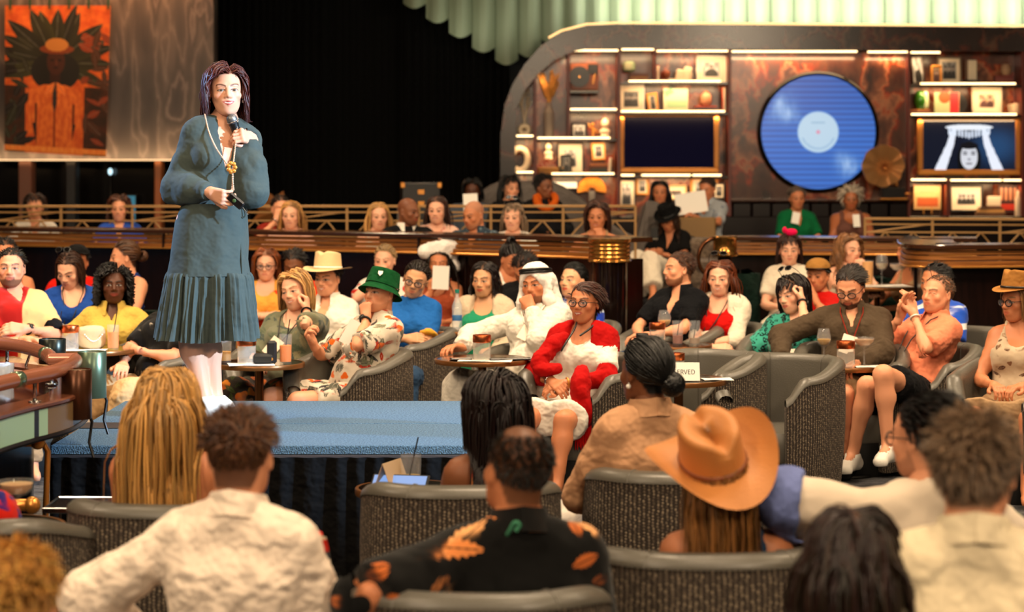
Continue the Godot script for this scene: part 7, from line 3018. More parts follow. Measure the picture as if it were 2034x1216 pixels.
	list.append({"n":"person with cropped ginger hair and beard in a dark navy polo shirt, in profile","h":[1348,535,292],"skin":LIGHT,"fem":false,"y":-38,"hy":-72,"hp":-2,"lean":8,"face":{"beard":0.7,"bcol":Color(0.3,0.16,0.09),"smile":0.5},"hair":short_hair(Color(0.28,0.16,0.09),{"L":0.028}),"top":{"m":cloth(Color(0.035,0.04,0.055)),"sleeve":0.5,"neck":"v","collar":true},"al":[Vector3(0.0,0.16,0.36),Vector3(-0.8,-0.1,0.5),Vector3(0,-1,0),0.4,Vector3(0.9,-0.5,0)],"ar":[Vector3(0.06,0.14,0.34),Vector3(-0.7,-0.1,0.5),Vector3(0,-1,0),0.4,Vector3(0.9,-0.5,0)],"bot":{"m":M_denim},"chair":"tub chair under the navy polo shirt"})
	list.append({"n":"smiling person with long auburn hair in a red top and cream cardigan","h":[1430,553,292],"skin":PALE,"y":-20,"hy":-16,"lean":10,"face":{"smile":0.45},"hair":hair(Color(0.34,0.15,0.06),0.46,{"vol":0.012,"n":230,"wave":0.012,"tip":Color(0.45,0.22,0.1)}),"top":{"m":cloth(Color(0.72,0.05,0.03)),"sleeve":0,"neck":"scoop"},"cardigan":M_cream,"al":[Vector3(-0.04,0.16,0.3),Vector3(-1,0,0.1),Vector3(0,-0.6,-1),0.4,Vector3(0.8,-0.6,0)],"ar":[Vector3(-0.06,0.13,0.33),Vector3(-1,0,0.1),Vector3(0,-0.6,-1),0.4,Vector3(0.8,-0.6,0)],"bot":{"m":M_denim},"extra":[["shades"],["badge",Vector3(-0.03,0.2,0.17),0.2]],"chair":"tub chair under the cream cardigan"})
	list.append({"n":"person with a dark fringed bob in a teal leopard print dress, leaning on one hand","h":[1574,586,312],"skin":PALE,"y":-18,"hy":-48,"hr":8,"hp":6,"lean":14,"face":{"lip":Color(0.6,0.22,0.2)},"hair":hair(Color(0.09,0.045,0.035),0.2,{"fringe":0.065,"n":230,"blunt":true,"vol":0.015}),"top":{"m":cloth(Color.WHITE,print_tex(Color(0.2,0.55,0.48),[[Color(0.02,0.05,0.07),80,8,6.5,2],[Color(0.02,0.05,0.07),50,3,2.5,0]],160,3),3.6,0.6),"sleeve":0.5,"neck":"v","name":"dress","loose":0.02,"len":0.15},"bot":{"m":cloth(Color.WHITE,print_tex(Color(0.2,0.55,0.48),[[Color(0.02,0.05,0.07),80,8,6.5,2]],160,3),3.6,0.6),"kind":"skirt"},"al":[Vector3(0.095,-0.045,0.03),Vector3(-0.2,1,-0.1),Vector3(-1,0,0.2),0.95,Vector3(0.4,-1,0.5),"head"],"ar":[Vector3(0.16,0.14,0.24),Vector3(-0.7,-0.4,0.5),Vector3(0,-0.6,-1),0.4,Vector3(0.8,-0.3,-0.4)],"extra":[["shades"],["badge",Vector3(-0.01,0.2,0.17),0.05],["watch","l",M_black]],"chair":"tub chair under the leopard print dress"})
	list.append({"n":"bearded person in glasses and a long-sleeved brown shirt looking down","h":[1688,572,330],"skin":LIGHT,"fem":false,"y":-10,"hy":-22,"hp":24,"lean":14,"wide":1.14,"belly":0.8,"face":{"beard":0.9,"bcol":Color(0.08,0.06,0.05),"closed":true},"hair":short_hair(Color(0.1,0.07,0.055),{"L":0.06,"n":380,"lift":0.25,"comb":Vector3(0.25,0.1,-1.0),"mess":0.1,"sides":0.4,"tip":Color(0.25,0.2,0.17)}),"top":{"m":cloth(Color(0.27,0.22,0.165)),"sleeve":1.0,"neck":"v","vd":0.12,"collar":true,"len":0.12,"cuff":0.85,"loose":0.02},"bot":{"m":M_khaki,"kind":"shorts"},"shoes":M_black,"ly":-22,"feet":-0.1,"knees":0.1,"al":[Vector3(0.02,0.1,0.32),Vector3(-0.4,-0.3,0.8),Vector3(0,-1,0),0.5,Vector3(0.9,-0.4,-0.2)],"ar":[Vector3(0.4,0.13,0.2),Vector3(0.4,-0.5,0.6),Vector3(0,-1,0),0.5,Vector3(0.9,0.1,-0.4)],"extra":[["glasses"],["badge",Vector3(-0.02,0.24,0.19),-0.3,-0.2,cloth(Color(0.45,0.12,0.06))]],"chair":"tub chair under the brown shirt wearer"})
	list.append({"n":"person in a salmon shirt and black shorts with steepled fingers and crossed legs","h":[1862,585,330],"skin":LIGHT,"fem":false,"y":-58,"hy":-52,"hp":-6,"lean":22,"face":{"closed":true,"beard":0.15},"hair":short_hair(Color(0.36,0.25,0.17),{"L":0.018,"n":260,"bald":0.0,"scalp_a":0.45,"line":0.092}),"top":{"m":cloth(Color(0.86,0.5,0.37)),"sleeve":0.55,"neck":"v","vd":0.1,"collar":true,"len":0.12,"loose":0.022},"bot":{"m":M_dark,"kind":"shorts","len":0.7},"al":[Vector3(0.03,-0.135,0.23),Vector3(-0.45,0.8,0.2),Vector3(-1,-0.3,0),0.15,Vector3(0.7,-1,0.1),"head"],"ar":[Vector3(0.06,-0.15,0.25),Vector3(-0.35,0.8,0.2),Vector3(-1,-0.3,0),0.15,Vector3(0.7,-1,0.1),"head"],"shoes":M_white,"kl":P(1754,744,352),"fl":P(1764,888,352),"kr":P(1722,766,346),"fr":P(1694,904,344),"extra":[["shades"],["watch","l",M_white,0.005,1],["badge",Vector3(-0.02,0.13,0.2),-0.35]],"chair":"tub chair with its woven side towards the lens under the salmon shirt","cy":-36,"coff":Vector3(0.08,0,0)})
	list.append({"n":"blonde person in a straw trilby and floral strap top at the end of the row","h":[2022,597,355],"skin":TAN,"y":-25,"hy":-62,"lean":12,"hair":hair(Color(0.6,0.42,0.24),0.24,{}),"top":{"m":cloth(Color.WHITE,print_tex(Color(0.74,0.66,0.56),[[Color(0.3,0.18,0.12),14,12,6,1],[Color(0.5,0.36,0.26),12,8,5,0]],160,14),3.0,0.6),"sleeve":0,"neck":"tank"},"bot":{"m":M_khaki,"kind":"skirt"},"extra":[["hat","trilby",cloth(Color(0.62,0.42,0.2)),M_black,-0.1],["glasses",M_black]],"chair":"tub chair with its woven back towards the lens under the straw trilby","cy":-40,"coff":Vector3(-0.02,0,0.12)})
# behind them
	list.append({"q":0.02,"n":"dark haired person mostly hidden behind the bearded football shirt wearer","h":[10,507,285],"skin":TAN,"y":20,"hair":short_hair(BK),"fem":false,"top":{"m":cloth(Color(0.7,0.42,0.28)),"sleeve":0,"neck":"tank"},"nolegs":true})
	list.append({"q":0.02,"n":"person in a dark cap and orange red tee behind the blue ruffle dress","h":[153,520,262],"skin":TAN,"fem":false,"y":5,"wide":1.1,"hair":short_hair(BK),"top":{"m":cloth(Color(0.78,0.09,0.03)),"sleeve":0.5},"nolegs":true,"extra":[["hat","cap",cloth(Color(0.05,0.05,0.055)),M_black]]})
	list.append({"q":0.02,"n":"person in a blue halter top with tied brown hair, in profile by the green booth","h":[246,512,268],"skin":LIGHT,"y":-30,"hy":-72,"hair":pulled(Color(0.32,0.2,0.12),Vector3(0,0.01,-0.11),{"bun":Vector3(0,0.0,-0.135)}),"top":{"m":cloth(Color(0.08,0.16,0.38)),"sleeve":0,"neck":"tank"},"bot":{"m":cloth(Color(0.75,0.28,0.1)),"kind":"skirt"}})
	list.append({"q":0.02,"n":"person with copper hair and glasses in a yellow top with folded arms","h":[529,527,258],"skin":PALE,"y":-4,"hy":-2,"hair":hair(Color(0.52,0.26,0.1),0.2,{"vol":0.02}),"top":{"m":cloth(Color(0.85,0.6,0.25)),"sleeve":0.6,"neck":"scoop"},"al":"cross","ar":"cross2","nolegs":true,"extra":[["glasses"]]})
	list.append({"q":0.02,"n":"person with short black hair looking down beside the copper haired one","h":[584,527,258],"skin":BROWN,"y":-10,"hy":-8,"hp":22,"fem":false,"face":{"closed":true},"hair":short_hair(Color(0.05,0.045,0.045),{"L":0.05}),"top":{"m":cloth(Color(0.8,0.2,0.07)),"sleeve":0.95},"nolegs":true})
	list.append({"n":"smiling person in a wide cream straw hat and white hooded top","h":[650,553,296],"skin":LIGHT,"fem":false,"y":-15,"hy":-22,"lean":10,"face":{"smile":1.0},"hair":short_hair(Color(0.12,0.07,0.05)),"top":{"m":M_whitec,"sleeve":1.0,"neck":"v","collar":true,"fold":0.014},"bot":{"m":M_denim},"extra":[["hat","fedora",cloth(Color(0.85,0.73,0.55),null,1.0,0.2),M_white,-0.1]],"nolegs":true})
	list.append({"q":0.02,"n":"person with tied fair hair in a white and red top, hand at the mouth","h":[764,518,256],"skin":PALE,"y":-15,"hy":-12,"hair":pulled(Color(0.7,0.56,0.38),Vector3(0,0.03,-0.11),{"bun":Vector3(0,0.05,-0.12)}),"top":{"m":cloth(Color.WHITE,print_tex(Color(0.84,0.8,0.75),[[Color(0.72,0.12,0.06),5,20,13,0]],160,21),2.4,0.6),"sleeve":0.5},"ar":[Vector3(0.03,-0.11,0.135),Vector3(-0.3,0.9,0),Vector3(-0.4,0,-1),0.85,Vector3(0.7,-0.9,0.2),"head"],"nolegs":true})
	list.append({"q":0.02,"n":"long dark haired person in a floppy white chef hat peeping over a paper","h":[872,524,250],"skin":TAN,"y":-8,"hy":-4,"face":{"closed":true},"hair":hair(Color(0.1,0.05,0.035),0.48,{"n":220}),"top":{"m":cloth(Color(0.55,0.25,0.15)),"sleeve":0,"neck":"tank"},"bot":{"m":cloth(Color.WHITE,print_tex(Color(0.85,0.8,0.74),[[Color(0.75,0.1,0.05),5,0,14,3]],128,2),3.0,0.5),"kind":"skirt"},"ar":[Vector3(0.05,-0.2,0.17),Vector3(-0.2,0.9,0.2),Vector3(-0.3,0,-1),0.6,Vector3(0.7,-0.9,0.2),"head"],"chef":true})
	list.append({"n":"person with dark wavy hair and pearl earrings in a cream cardigan over a green top","h":[962,556,288],"skin":OLIVE,"y":-16,"hy":-22,"lean":8,"face":{"lip":Color(0.6,0.15,0.13)},"hair":hair(Color(0.08,0.045,0.035),0.25,{"wave":0.014,"freq":40.0,"part":0.3}),"top":{"m":cloth(Color(0.12,0.5,0.36)),"sleeve":0,"neck":"scoop"},"cardigan":cloth(Color(0.76,0.68,0.58)),"nolegs":true,"extra":[["earring",M_white]]})
	list.append({"q":0.02,"n":"person with a dark top knot and white vest leaning towards a neighbour","h":[1016,516,256],"skin":TAN,"y":30,"hy":35,"hp":26,"hair":pulled(Color(0.09,0.06,0.05),Vector3(0,0.1,-0.06),{"bun":Vector3(0,0.125,-0.06)}),"top":{"m":M_whitec,"sleeve":0,"neck":"tank"},"nolegs":true})
	list.append({"q":0.02,"n":"person with short dark hair bending forward behind the white headscarf","h":[1042,536,264],"skin":TAN,"fem":false,"y":-20,"hy":-25,"hp":40,"face":{"closed":true},"hair":short_hair(Color(0.06,0.04,0.035),{"L":0.05}),"top":{"m":M_dark,"sleeve":0.5},"nolegs":true})
	list.append({"n":"person with pinned-back black hair in a bright blue dress with white flowers","h":[1138,558,288],"skin":Color(0.85,0.63,0.48),"y":-16,"hy":-38,"hp":-6,"lean":8,"face":{"lip":Color(0.66,0.14,0.12),"closed":false},"hair":pulled(BK,Vector3(0,0.0,-0.11),{"n":260}),"top":{"m":cloth(Color.WHITE,print_tex(Color(0.06,0.2,0.62),[[Color(0.8,0.84,0.88),10,15,5,1],[Color(0.8,0.84,0.88),8,6,5,0]],160,6),2.6,0.6),"sleeve":0.5,"neck":"v","name":"dress"},"nolegs":true,"chair":"tub chair showing behind the red shawl, under the blue flowered dress"})
	list.append({"q":0.02,"n":"person in a black and tan cap and red shirt, hand over the mouth","h":[1624,548,268],"skin":TAN,"fem":false,"y":-22,"hy":-28,"face":{"beard":0.3},"hair":short_hair(BK),"top":{"m":cloth(Color(0.68,0.06,0.03)),"sleeve":0.5},"al":[Vector3(0.0,-0.1,0.14),Vector3(-0.6,0.7,0),Vector3(-0.2,0,-1),0.5,Vector3(0.7,-0.9,0.3),"head"],"extra":[["hat","cap",cloth(Color(0.6,0.42,0.2)),M_black,-0.05]],"nolegs":true,"chair":"tub chair under the black and tan cap, hidden by the leopard print"})
	list.append({"n":"dark haired person in a blue and white shirt behind the salmon shirt","h":[1856,560,300],"skin":TAN,"y":-35,"hy":-50,"fem":false,"hair":short_hair(BK,{"L":0.05}),"top":{"m":cloth(Color.WHITE,print_tex(Color(0.1,0.28,0.68),[[Color(0.85,0.85,0.85),3,0,12,3]],128,2),2.4,0.5),"sleeve":0.5},"nolegs":true,"chair":"dark tub chair at the end of the row behind the salmon shirt","coff":Vector3(0.22,0,0.05)})
# the booth
	list.append({"q":0.019,"n":"brown bobbed person with a hot pink headband in a white tee, at the green booth","h":[1568,497,246],"skin":PALE,"y":-5,"hy":-6,"hair":hair(Color(0.2,0.1,0.06),0.2,{"fringe":0.055,"vol":0.012}),"top":{"m":M_cream,"sleeve":0.45},"bot":{"m":M_cream,"kind":"skirt"},"pinkband":true})
	list.append({"q":0.019,"n":"wavy fair haired person with chin on a hand at the booth table","h":[1688,496,246],"skin":PALE,"y":5,"hy":28,"hair":hair(Color(0.52,0.34,0.19),0.33,{"wave":0.02,"freq":30.0,"vol":0.02,"tip":Color(0.62,0.43,0.26)}),"top":{"m":M_cream,"sleeve":0,"neck":"tank"},"ar":CHIN,"al":"table","nolegs":true})
	list.append({"q":0.019,"n":"brunette in profile with bare arms on the booth table beside the rounded ledge","h":[1806,498,246],"skin":TAN,"y":-60,"hy":-78,"lean":-4,"hair":hair(Color(0.14,0.08,0.055),0.3,{}),"top":{"m":M_khaki,"sleeve":0,"neck":"tank"},"al":"table","ar":"table","nolegs":true})
# along the ledge
	var F:=0.35
	list.append({"q":0.021,"floor":F,"nolegs":true,"n":"brown bobbed person in a white blouse at the ledge under the marble wall","h":[69,412,212],"skin":LIGHT,"y":12,"hy":4,"hair":hair(Color(0.17,0.08,0.05),0.2,{"fringe":0.05,"vol":0.02}),"top":{"m":M_whitec,"sleeve":0.5,"neck":"v"},"al":"table","ar":"table"})
	list.append({"q":0.021,"floor":F,"nolegs":true,"n":"curly brown haired smiling person in a blue blouse at the ledge","h":[237,415,214],"skin":LIGHT,"y":8,"hy":2,"face":{"smile":1.0},"hair":hair(Color(0.3,0.15,0.08),0.22,{"curl":0.01,"freq":90.0,"vol":0.02}),"top":{"m":cloth(Color(0.16,0.3,0.66)),"sleeve":0.5,"neck":"v"},"al":"table","ar":"table"})
	list.append({"q":0.021,"floor":F,"nolegs":true,"n":"long blonde smiling person in a pale pink top at the ledge","h":[578,428,229],"skin":PALE,"y":-6,"hy":-6,"face":{"smile":0.8},"hair":hair(BL,0.34,{"n":200}),"top":{"m":cloth(Color(0.86,0.66,0.58)),"sleeve":0.5,"neck":"scoop"},"al":"table","ar":"table"})
	list.append({"q":0.021,"floor":F,"nolegs":true,"n":"dark haired person hiding the face behind a hand next to the long blonde one","h":[558,415,222],"skin":LIGHT,"fem":false,"y":5,"hy":15,"hair":short_hair(Color(0.07,0.05,0.04)),"top":{"m":cloth(Color(0.5,0.12,0.07)),"sleeve":0.5},"ar":[Vector3(0.06,-0.09,0.13),Vector3(-0.3,0.9,0),Vector3(-0.3,0,-1),0.7,Vector3(0.8,-0.9,0.2),"head"],"al":"table","extra":[["watch","r",M_chrome,0.006,1]]})
	list.append({"q":0.021,"floor":F,"nolegs":true,"n":"pale blonde bare-shouldered person behind the black tee","h":[752,430,229],"skin":PALE,"y":8,"hy":12,"hair":hair(Color(0.8,0.6,0.34),0.33,{}),"top":{"m":M_cream,"sleeve":0,"neck":"tank"},"al":"table","ar":"table"})
	list.append({"q":0.021,"floor":F,"nolegs":true,"n":"shaven headed person in a black hooded tee turning aside at the ledge","h":[812,421,233],"skin":BROWN,"fem":false,"y":20,"hy":52,"hp":4,"wide":1.15,"face":{"beard":0.2,"scalp":Color(0.3,0.18,0.12),"scalp_a":0.25},"top":{"m":cloth(Color(0.05,0.05,0.055)),"sleeve":0.5,"collar":true,"cm":M_whitec,"loose":0.02},"al":"table","ar":"table"})
	list.append({"q":0.021,"floor":F,"nolegs":true,"n":"long brown haired smiling person in a blush floral blouse at the ledge","h":[868,418,231],"skin":PALE,"y":-5,"hy":-8,"face":{"smile":0.9},"hair":hair(Color(0.22,0.11,0.07),0.3,{}),"top":{"m":cloth(Color.WHITE,print_tex(Color(0.85,0.68,0.6),[[Color(0.75,0.4,0.33),12,10,5,1]],128,7),3.0,0.6),"sleeve":0.5,"neck":"v"},"al":"table","ar":"table"})
	list.append({"q":0.021,"floor":F,"nolegs":true,"n":"bald grey-stubbled person in a blue speckled shirt glancing down the ledge","h":[940,428,236],"skin":TAN,"fem":false,"y":-18,"hy":-40,"hp":12,"wide":1.1,"face":{"beard":0.25,"bcol":Color(0.4,0.36,0.33),"scalp":Color(0.5,0.42,0.36),"scalp_a":0.3},"top":{"m":cloth(Color.WHITE,print_tex(Color(0.12,0.18,0.23),[[Color(0.4,0.47,0.5),40,8,3,1]],128,8),4.0,0.6),"sleeve":0.5,"neck":"v","collar":true},"al":"table","ar":"table"})
	list.append({"q":0.021,"floor":F,"nolegs":true,"n":"grey blonde smiling person with sunglasses on the head at the ledge","h":[1019,432,233],"skin":PALE,"y":-10,"hy":-12,"face":{"smile":0.9},"hair":hair(Color(0.52,0.43,0.34),0.28,{"fringe":0.045}),"top":{"m":M_whitec,"sleeve":0.4,"neck":"scoop"},"al":"table","ar":"table","extra":[["shades",M_chrome]]})
	list.append({"q":0.021,"floor":F,"nolegs":true,"n":"brown haired person in a tan vest with chin on both hands near the round pillar","h":[1186,431,236],"skin":TAN,"y":-10,"hy":-10,"face":{"smile":0.9},"hair":hair(Color(0.24,0.12,0.07),0.2,{"vol":0.022,"part":0.4}),"top":{"m":M_khaki,"sleeve":0,"neck":"tank"},"al":[Vector3(0.04,-0.165,0.1),Vector3(-0.3,0.9,0),Vector3(-0.5,0,-1),0.85,Vector3(0.7,-1,0.3),"head"],"ar":"table"})
	list.append({"q":0.019,"floor":F,"n":"person in a black fedora and cream culottes looking at a phone on the tan armchair","h":[1328,436,199],"skin":TAN,"y":-28,"hy":-30,"hp":30,"lean":-4,"hair":hair(Color(0.22,0.13,0.08),0.32,{}),"face":{"closed":true},"top":{"m":cloth(Color(0.04,0.035,0.035)),"sleeve":0.4,"neck":"v"},"bot":{"m":M_cream,"loose":0.03,"len":0.75},"al":[Vector3(0.0,0.3,0.28),Vector3(-0.5,0.3,0.7),Vector3(-0.3,-0.5,-0.8),0.6,Vector3(0.9,-0.6,0)],"ar":[Vector3(0.03,0.3,0.28),Vector3(-0.3,0.4,0.8),Vector3(-0.4,-0.5,-0.6),0.6,Vector3(0.9,-0.6,0)],"extra":[["hat","trilby",cloth(Color(0.035,0.035,0.04)),M_black,0.0]],"kl":P(1290,522,210),"fl":P(1298,588,213),"kr":P(1268,520,206),"fr":P(1262,612,206)})
# the far sofas
	var U:=0.49
	list.append({"q":0.022,"floor":U,"nolegs":true,"n":"person in a faded denim jacket with a paper at the chin, on the curved sofa","h":[938,380,197],"skin":DARK,"y":-8,"hy":-4,"wide":1.3,"belly":0.8,"face":{"closed":true},"hair":hair(BK,0.16,{"vol":0.02}),"top":{"m":cloth(Color(0.26,0.29,0.33)),"sleeve":1.0,"neck":"v","loose":0.03}})
	list.append({"q":0.022,"floor":U,"nolegs":true,"n":"pale person with a long black fringe dressed in black on the curved sofa","h":[1014,374,198],"skin":LIGHT,"y":8,"hy":28,"hair":hair(BK,0.26,{"fringe":0.05,"vol":0.02}),"top":{"m":M_dark,"sleeve":1.0}})
	list.append({"q":0.022,"floor":U,"nolegs":true,"n":"person with cropped black hair, a black jacket and an orange scarf on the curved sofa","h":[1081,371,198],"skin":BROWN,"fem":false,"y":20,"hy":45,"hair":short_hair(BK,{"L":0.045,"lift":0.9}),"top":{"m":M_dark,"sleeve":1.0,"collar":true,"cm":cloth(Color(0.7,0.3,0.06))},"orangescarf":true})
	list.append({"q":0.022,"floor":U,"nolegs":true,"n":"dark wavy haired person in a grey cardigan in front of the picture shelves","h":[1311,382,191],"skin":TAN,"y":-4,"hy":-6,"hair":hair(BK,0.27,{"wave":0.014}),"top":{"m":cloth(Color(0.42,0.36,0.33)),"sleeve":1.0,"neck":"scoop"}})
	list.append({"q":0.022,"floor":U,"nolegs":true,"n":"person in a pale patterned shirt reading a large sheet below the dark television","h":[1404,376,191],"skin":TAN,"fem":false,"y":-25,"hy":-30,"hp":14,"face":{"closed":true},"hair":short_hair(Color(0.2,0.15,0.12)),"top":{"m":cloth(Color.WHITE,print_tex(Color(0.6,0.62,0.64),[[Color(0.4,0.44,0.5),14,9,4,1]],128,9),3.0,0.5),"sleeve":0.5,"neck":"v","collar":true},"ar":[Vector3(0.16,0.3,0.34),Vector3(0.2,0.3,1),Vector3(0,-1,0),0.6,Vector3(0.9,-0.6,0)],"al":[Vector3(0.0,0.27,0.34),Vector3(-0.6,0.2,0.8),Vector3(0,-1,0),0.6,Vector3(0.9,-0.6,0)]})
	list.append({"q":0.022,"floor":U,"n":"grey haired person in a green blouse with a white card below the record screen","h":[1583,394,191],"skin":TAN,"y":4,"hy":6,"hair":short_hair(Color(0.42,0.37,0.33),{"L":0.045}),"top":{"m":cloth(Color(0.03,0.36,0.2)),"sleeve":0.5,"neck":"v"},"bot":{"m":M_cream}})
	list.append({"q":0.022,"floor":U,"nolegs":true,"n":"white haired tanned person in a strap top below the gramophone","h":[1690,396,191],"skin":Color(0.62,0.36,0.22),"y":-4,"hy":-4,"wide":1.15,"hair":short_hair(Color(0.78,0.72,0.64),{"L":0.085,"n":420,"w":0.016,"lift":0.3,"comb":Vector3(0,0.0,-0.2),"fall":2.2,"sides":0.9}),"top":{"m":cloth(Color(0.4,0.26,0.22)),"sleeve":0,"neck":"tank"}})
# backs of heads, nearest the lens
	list.append({"q":0.014,"n":"person with very long straight blonde hair and an orange strap dress, seen from behind","h":[336,806,618],"skin":TAN,"y":168,"hy":165,"hp":4,"lean":8,"hair":hair(Color(0.68,0.49,0.26),0.47,{"n":720,"w":0.0105,"vol":0.012,"tip":Color(0.84,0.64,0.36),"wave":0.003}),"top":{"m":cloth(Color.WHITE,print_tex(Color(0.78,0.25,0.08),[[Color(0.75,0.6,0.3),9,20,8,1],[Color(0.35,0.4,0.25),8,16,6,1]],160,12),2.2,0.6),"sleeve":0,"neck":"tank","backlow":0.2},"bot":{"m":cloth(Color.WHITE,print_tex(Color(0.78,0.25,0.08),[[Color(0.75,0.6,0.3),9,20,8,1],[Color(0.35,0.4,0.25),8,16,6,1]],160,12),2.2,0.6),"kind":"skirt"},"chair":"tub chair under the very long blonde hair in front of the stage","cy":172,"ar":"lap"})
	list.append({"q":0.014,"n":"person with thin dark braids, glasses and an orange-edged strap top, seen from behind","h":[978,818,582],"skin":BROWN,"y":195,"hy":228,"hp":4,"lean":8,"hair":hair(Color(0.055,0.03,0.025),0.3,{"n":420,"w":0.0085,"round":true,"blunt":true,"wave":0.003,"vol":0.025,"steps":16,"tip":Color(0.12,0.05,0.035)}),"top":{"m":cloth(Color.WHITE,print_tex(Color(0.8,0.5,0.26),[[Color(0.8,0.74,0.66),8,16,7,1],[Color(0.72,0.16,0.1),5,12,6,0]],128,3),2.4,0.5),"sleeve":0,"neck":"tank","backlow":0.14},"bot":{"m":cloth(Color(0.7,0.4,0.2)),"kind":"skirt"},"extra":[["glasses"]],"chair":"wide woven tub chair seen from the back under the dark braids","cy":184,"coff":Vector3(-0.11,0,0.03)})
	list.append({"q":0.014,"n":"person in a beige blazer with a low black bun and pearl earrings, seen from behind","h":[1281,738,556],"skin":BROWN,"y":196,"hy":216,"hp":0,"lean":8,"hair":pulled(Color(0.03,0.025,0.03),Vector3(-0.005,-0.04,-0.125),{"n":330,"w":0.012,"bun":Vector3(-0.01,-0.035,-0.14),"bunr":0.036,"nape":-0.06}),"top":{"m":cloth(Color(0.74,0.56,0.42)),"sleeve":1.0,"neck":"v","collar":true,"name":"blazer","loose":0.015},"bot":{"m":M_cream},"al":"lap","ar":"rest","extra":[["earring",M_white,0.009]],"chair":"woven tub chair seen from the back under the beige blazer","cy":178,"coff":Vector3(0.13,0,0.05)})
	list.append({"q":0.014,"n":"dark haired person in a white and green shirt, arm stretched along a chair, from behind","h":[1836,868,705],"skin":LIGHT,"fem":false,"y":196,"hy":222,"lean":10,"hair":short_hair(Color(0.05,0.035,0.028),{"L":0.065,"n":620,"w":0.009,"lift":0.3,"comb":Vector3(0,0.05,-0.8),"mess":0.12,"sides":0.45}),"face":{"beard":0.4},"top":{"m":cloth(Color.WHITE,band_tex(),1.0,0.6),"sleeve":1.0,"cuff":0.9,"loose":0.022},"bot":{"m":M_denim},"extra":[["glasses"],["sleeve","l",0.8,1.5,0.083,cloth(Color(0.4,0.45,0.66)),"rolled_sleeve"]],"ar":"rest","al":[P(1640,1075,690),Vector3(0.5,-0.6,-0.4),Vector3(0,-1,0),0.4,Vector3(-1,0.35,0.1),"world"],"chair":"tub chair that the striped shirt wearer leans an arm on","cy":180})
	list.append({"q":0.014,"n":"person with tousled brown hair in a cream cotton shirt, seen from behind","h":[478,905,782],"skin":LIGHT,"fem":false,"y":166,"hy":172,"hp":2,"lean":-2,"wide":1.0,"hair":short_hair(Color(0.24,0.13,0.075),{"L":0.034,"n":900,"w":0.0085,"lift":0.5,"comb":Vector3(0.2,0.0,0.6),"mess":0.5,"sides":0.25,"tip":Color(0.62,0.42,0.25)}),"top":{"m":cloth(Color(0.92,0.85,0.78),null,1.0,1.6),"sleeve":1.0,"collar":true,"loose":0.03,"fold":0.008,"fit":0.014},"bot":{"m":M_khaki},"al":[Vector3(0.33,0.12,0.16),Vector3(0.2,-0.5,0.8),Vector3(0,-1,0),0.3,Vector3(0.8,-0.2,-0.4)],"ar":"lap"})
	list.append({"q":0.014,"n":"balding person in a black shirt with big orange leaves, seen from behind","h":[1026,935,762],"skin":TAN,"fem":false,"y":190,"hy":205,"hp":-4,"hr":5,"lean":2,"wide":1.1,"hair":short_hair(Color(0.06,0.05,0.045),{"L":0.016,"n":900,"w":0.0075,"bald":0.052,"lift":0.5,"mess":0.3,"scalp_a":0.75}),"top":{"m":cloth(Color.WHITE,print_tex(Color(0.025,0.024,0.026),[[Color(0.82,0.5,0.27),4,40,15,1],[Color(0.86,0.62,0.4),3,34,13,1],[Color(0.72,0.38,0.17),3,18,11,1]],256,11),1.9,0.6),"sleeve":0.62,"collar":true,"loose":0.03,"fold":0.007,"fit":0.014},"bot":{"m":M_khaki},"al":[Vector3(0.44,0.16,-0.02),Vector3(0.8,-0.4,0.3),Vector3(0,-1,0),0.3,Vector3(0.6,0.5,-0.9)],"ar":"lap","lanyard_back":true,"chair":"tub chair edge along the bottom under the orange leaf shirt","coff":Vector3(-0.1,-0.05,0.04),"cy":176})
	list.append({"q":0.014,"n":"person in a tan cowboy hat and denim straps with two fair tails, seen from behind","h":[1422,952,700],"skin":TAN,"y":178,"hy":200,"hr":-20,"hp":-10,"lean":4,"hair":hair(Color(0.5,0.33,0.17),0.3,{"n":560,"w":0.009,"part":0.1,"tip":Color(0.62,0.42,0.22)}),"top":{"m":M_denim,"sleeve":0,"neck":"tank","backlow":0.26},"bot":{"m":M_denim},"extra":[["hat","cowboy",cowboy_felt(),mat(Color(0.45,0.22,0.07),0.5),-0.22]],"al":"lap","ar":"lap","chair":"woven tub chair seen from the back under the cowboy hat","cy":180,"coff":Vector3(-0.06,0,0.03)})
	list.append({"q":0.016,"n":"person with long dark brown hair at the bottom edge, seen from behind","h":[1692,1122,930],"skin":LIGHT,"y":180,"hy":180,"lean":0,"hair":hair(Color(0.1,0.055,0.04),0.45,{"n":600,"w":0.01,"vol":0.012,"tip":Color(0.2,0.11,0.08)}),"top":{"m":M_dark,"sleeve":0.5},"nolegs":true})
	list.append({"q":0.015,"n":"grey haired person in a cream collared shirt at the edge of the view, from behind","h":[1938,935,930],"skin":LIGHT,"fem":false,"y":172,"hy":158,"lean":0,"wide":1.12,"hair":short_hair(Color(0.5,0.4,0.31),{"L":0.045,"n":900,"w":0.00855,"lift":0.5,"comb":Vector3(0,-0.2,-0.4),"mess":0.5,"sides":0.8,"tip":Color(0.62,0.52,0.42)}),"top":{"m":cloth(Color(0.84,0.78,0.66)),"sleeve":0.6,"collar":true,"loose":0.03},"nolegs":true})
	list.append({"q":0.016,"n":"person with short golden hair at the bottom corner nearest the lens","h":[30,1202,1010],"skin":LIGHT,"fem":false,"y":170,"hy":170,"lean":0,"hair":short_hair(Color(0.92,0.68,0.36),{"L":0.04,"n":900,"w":0.0085,"lift":0.5,"mess":0.4}),"top":{"m":M_khaki,"sleeve":0.5},"nolegs":true})
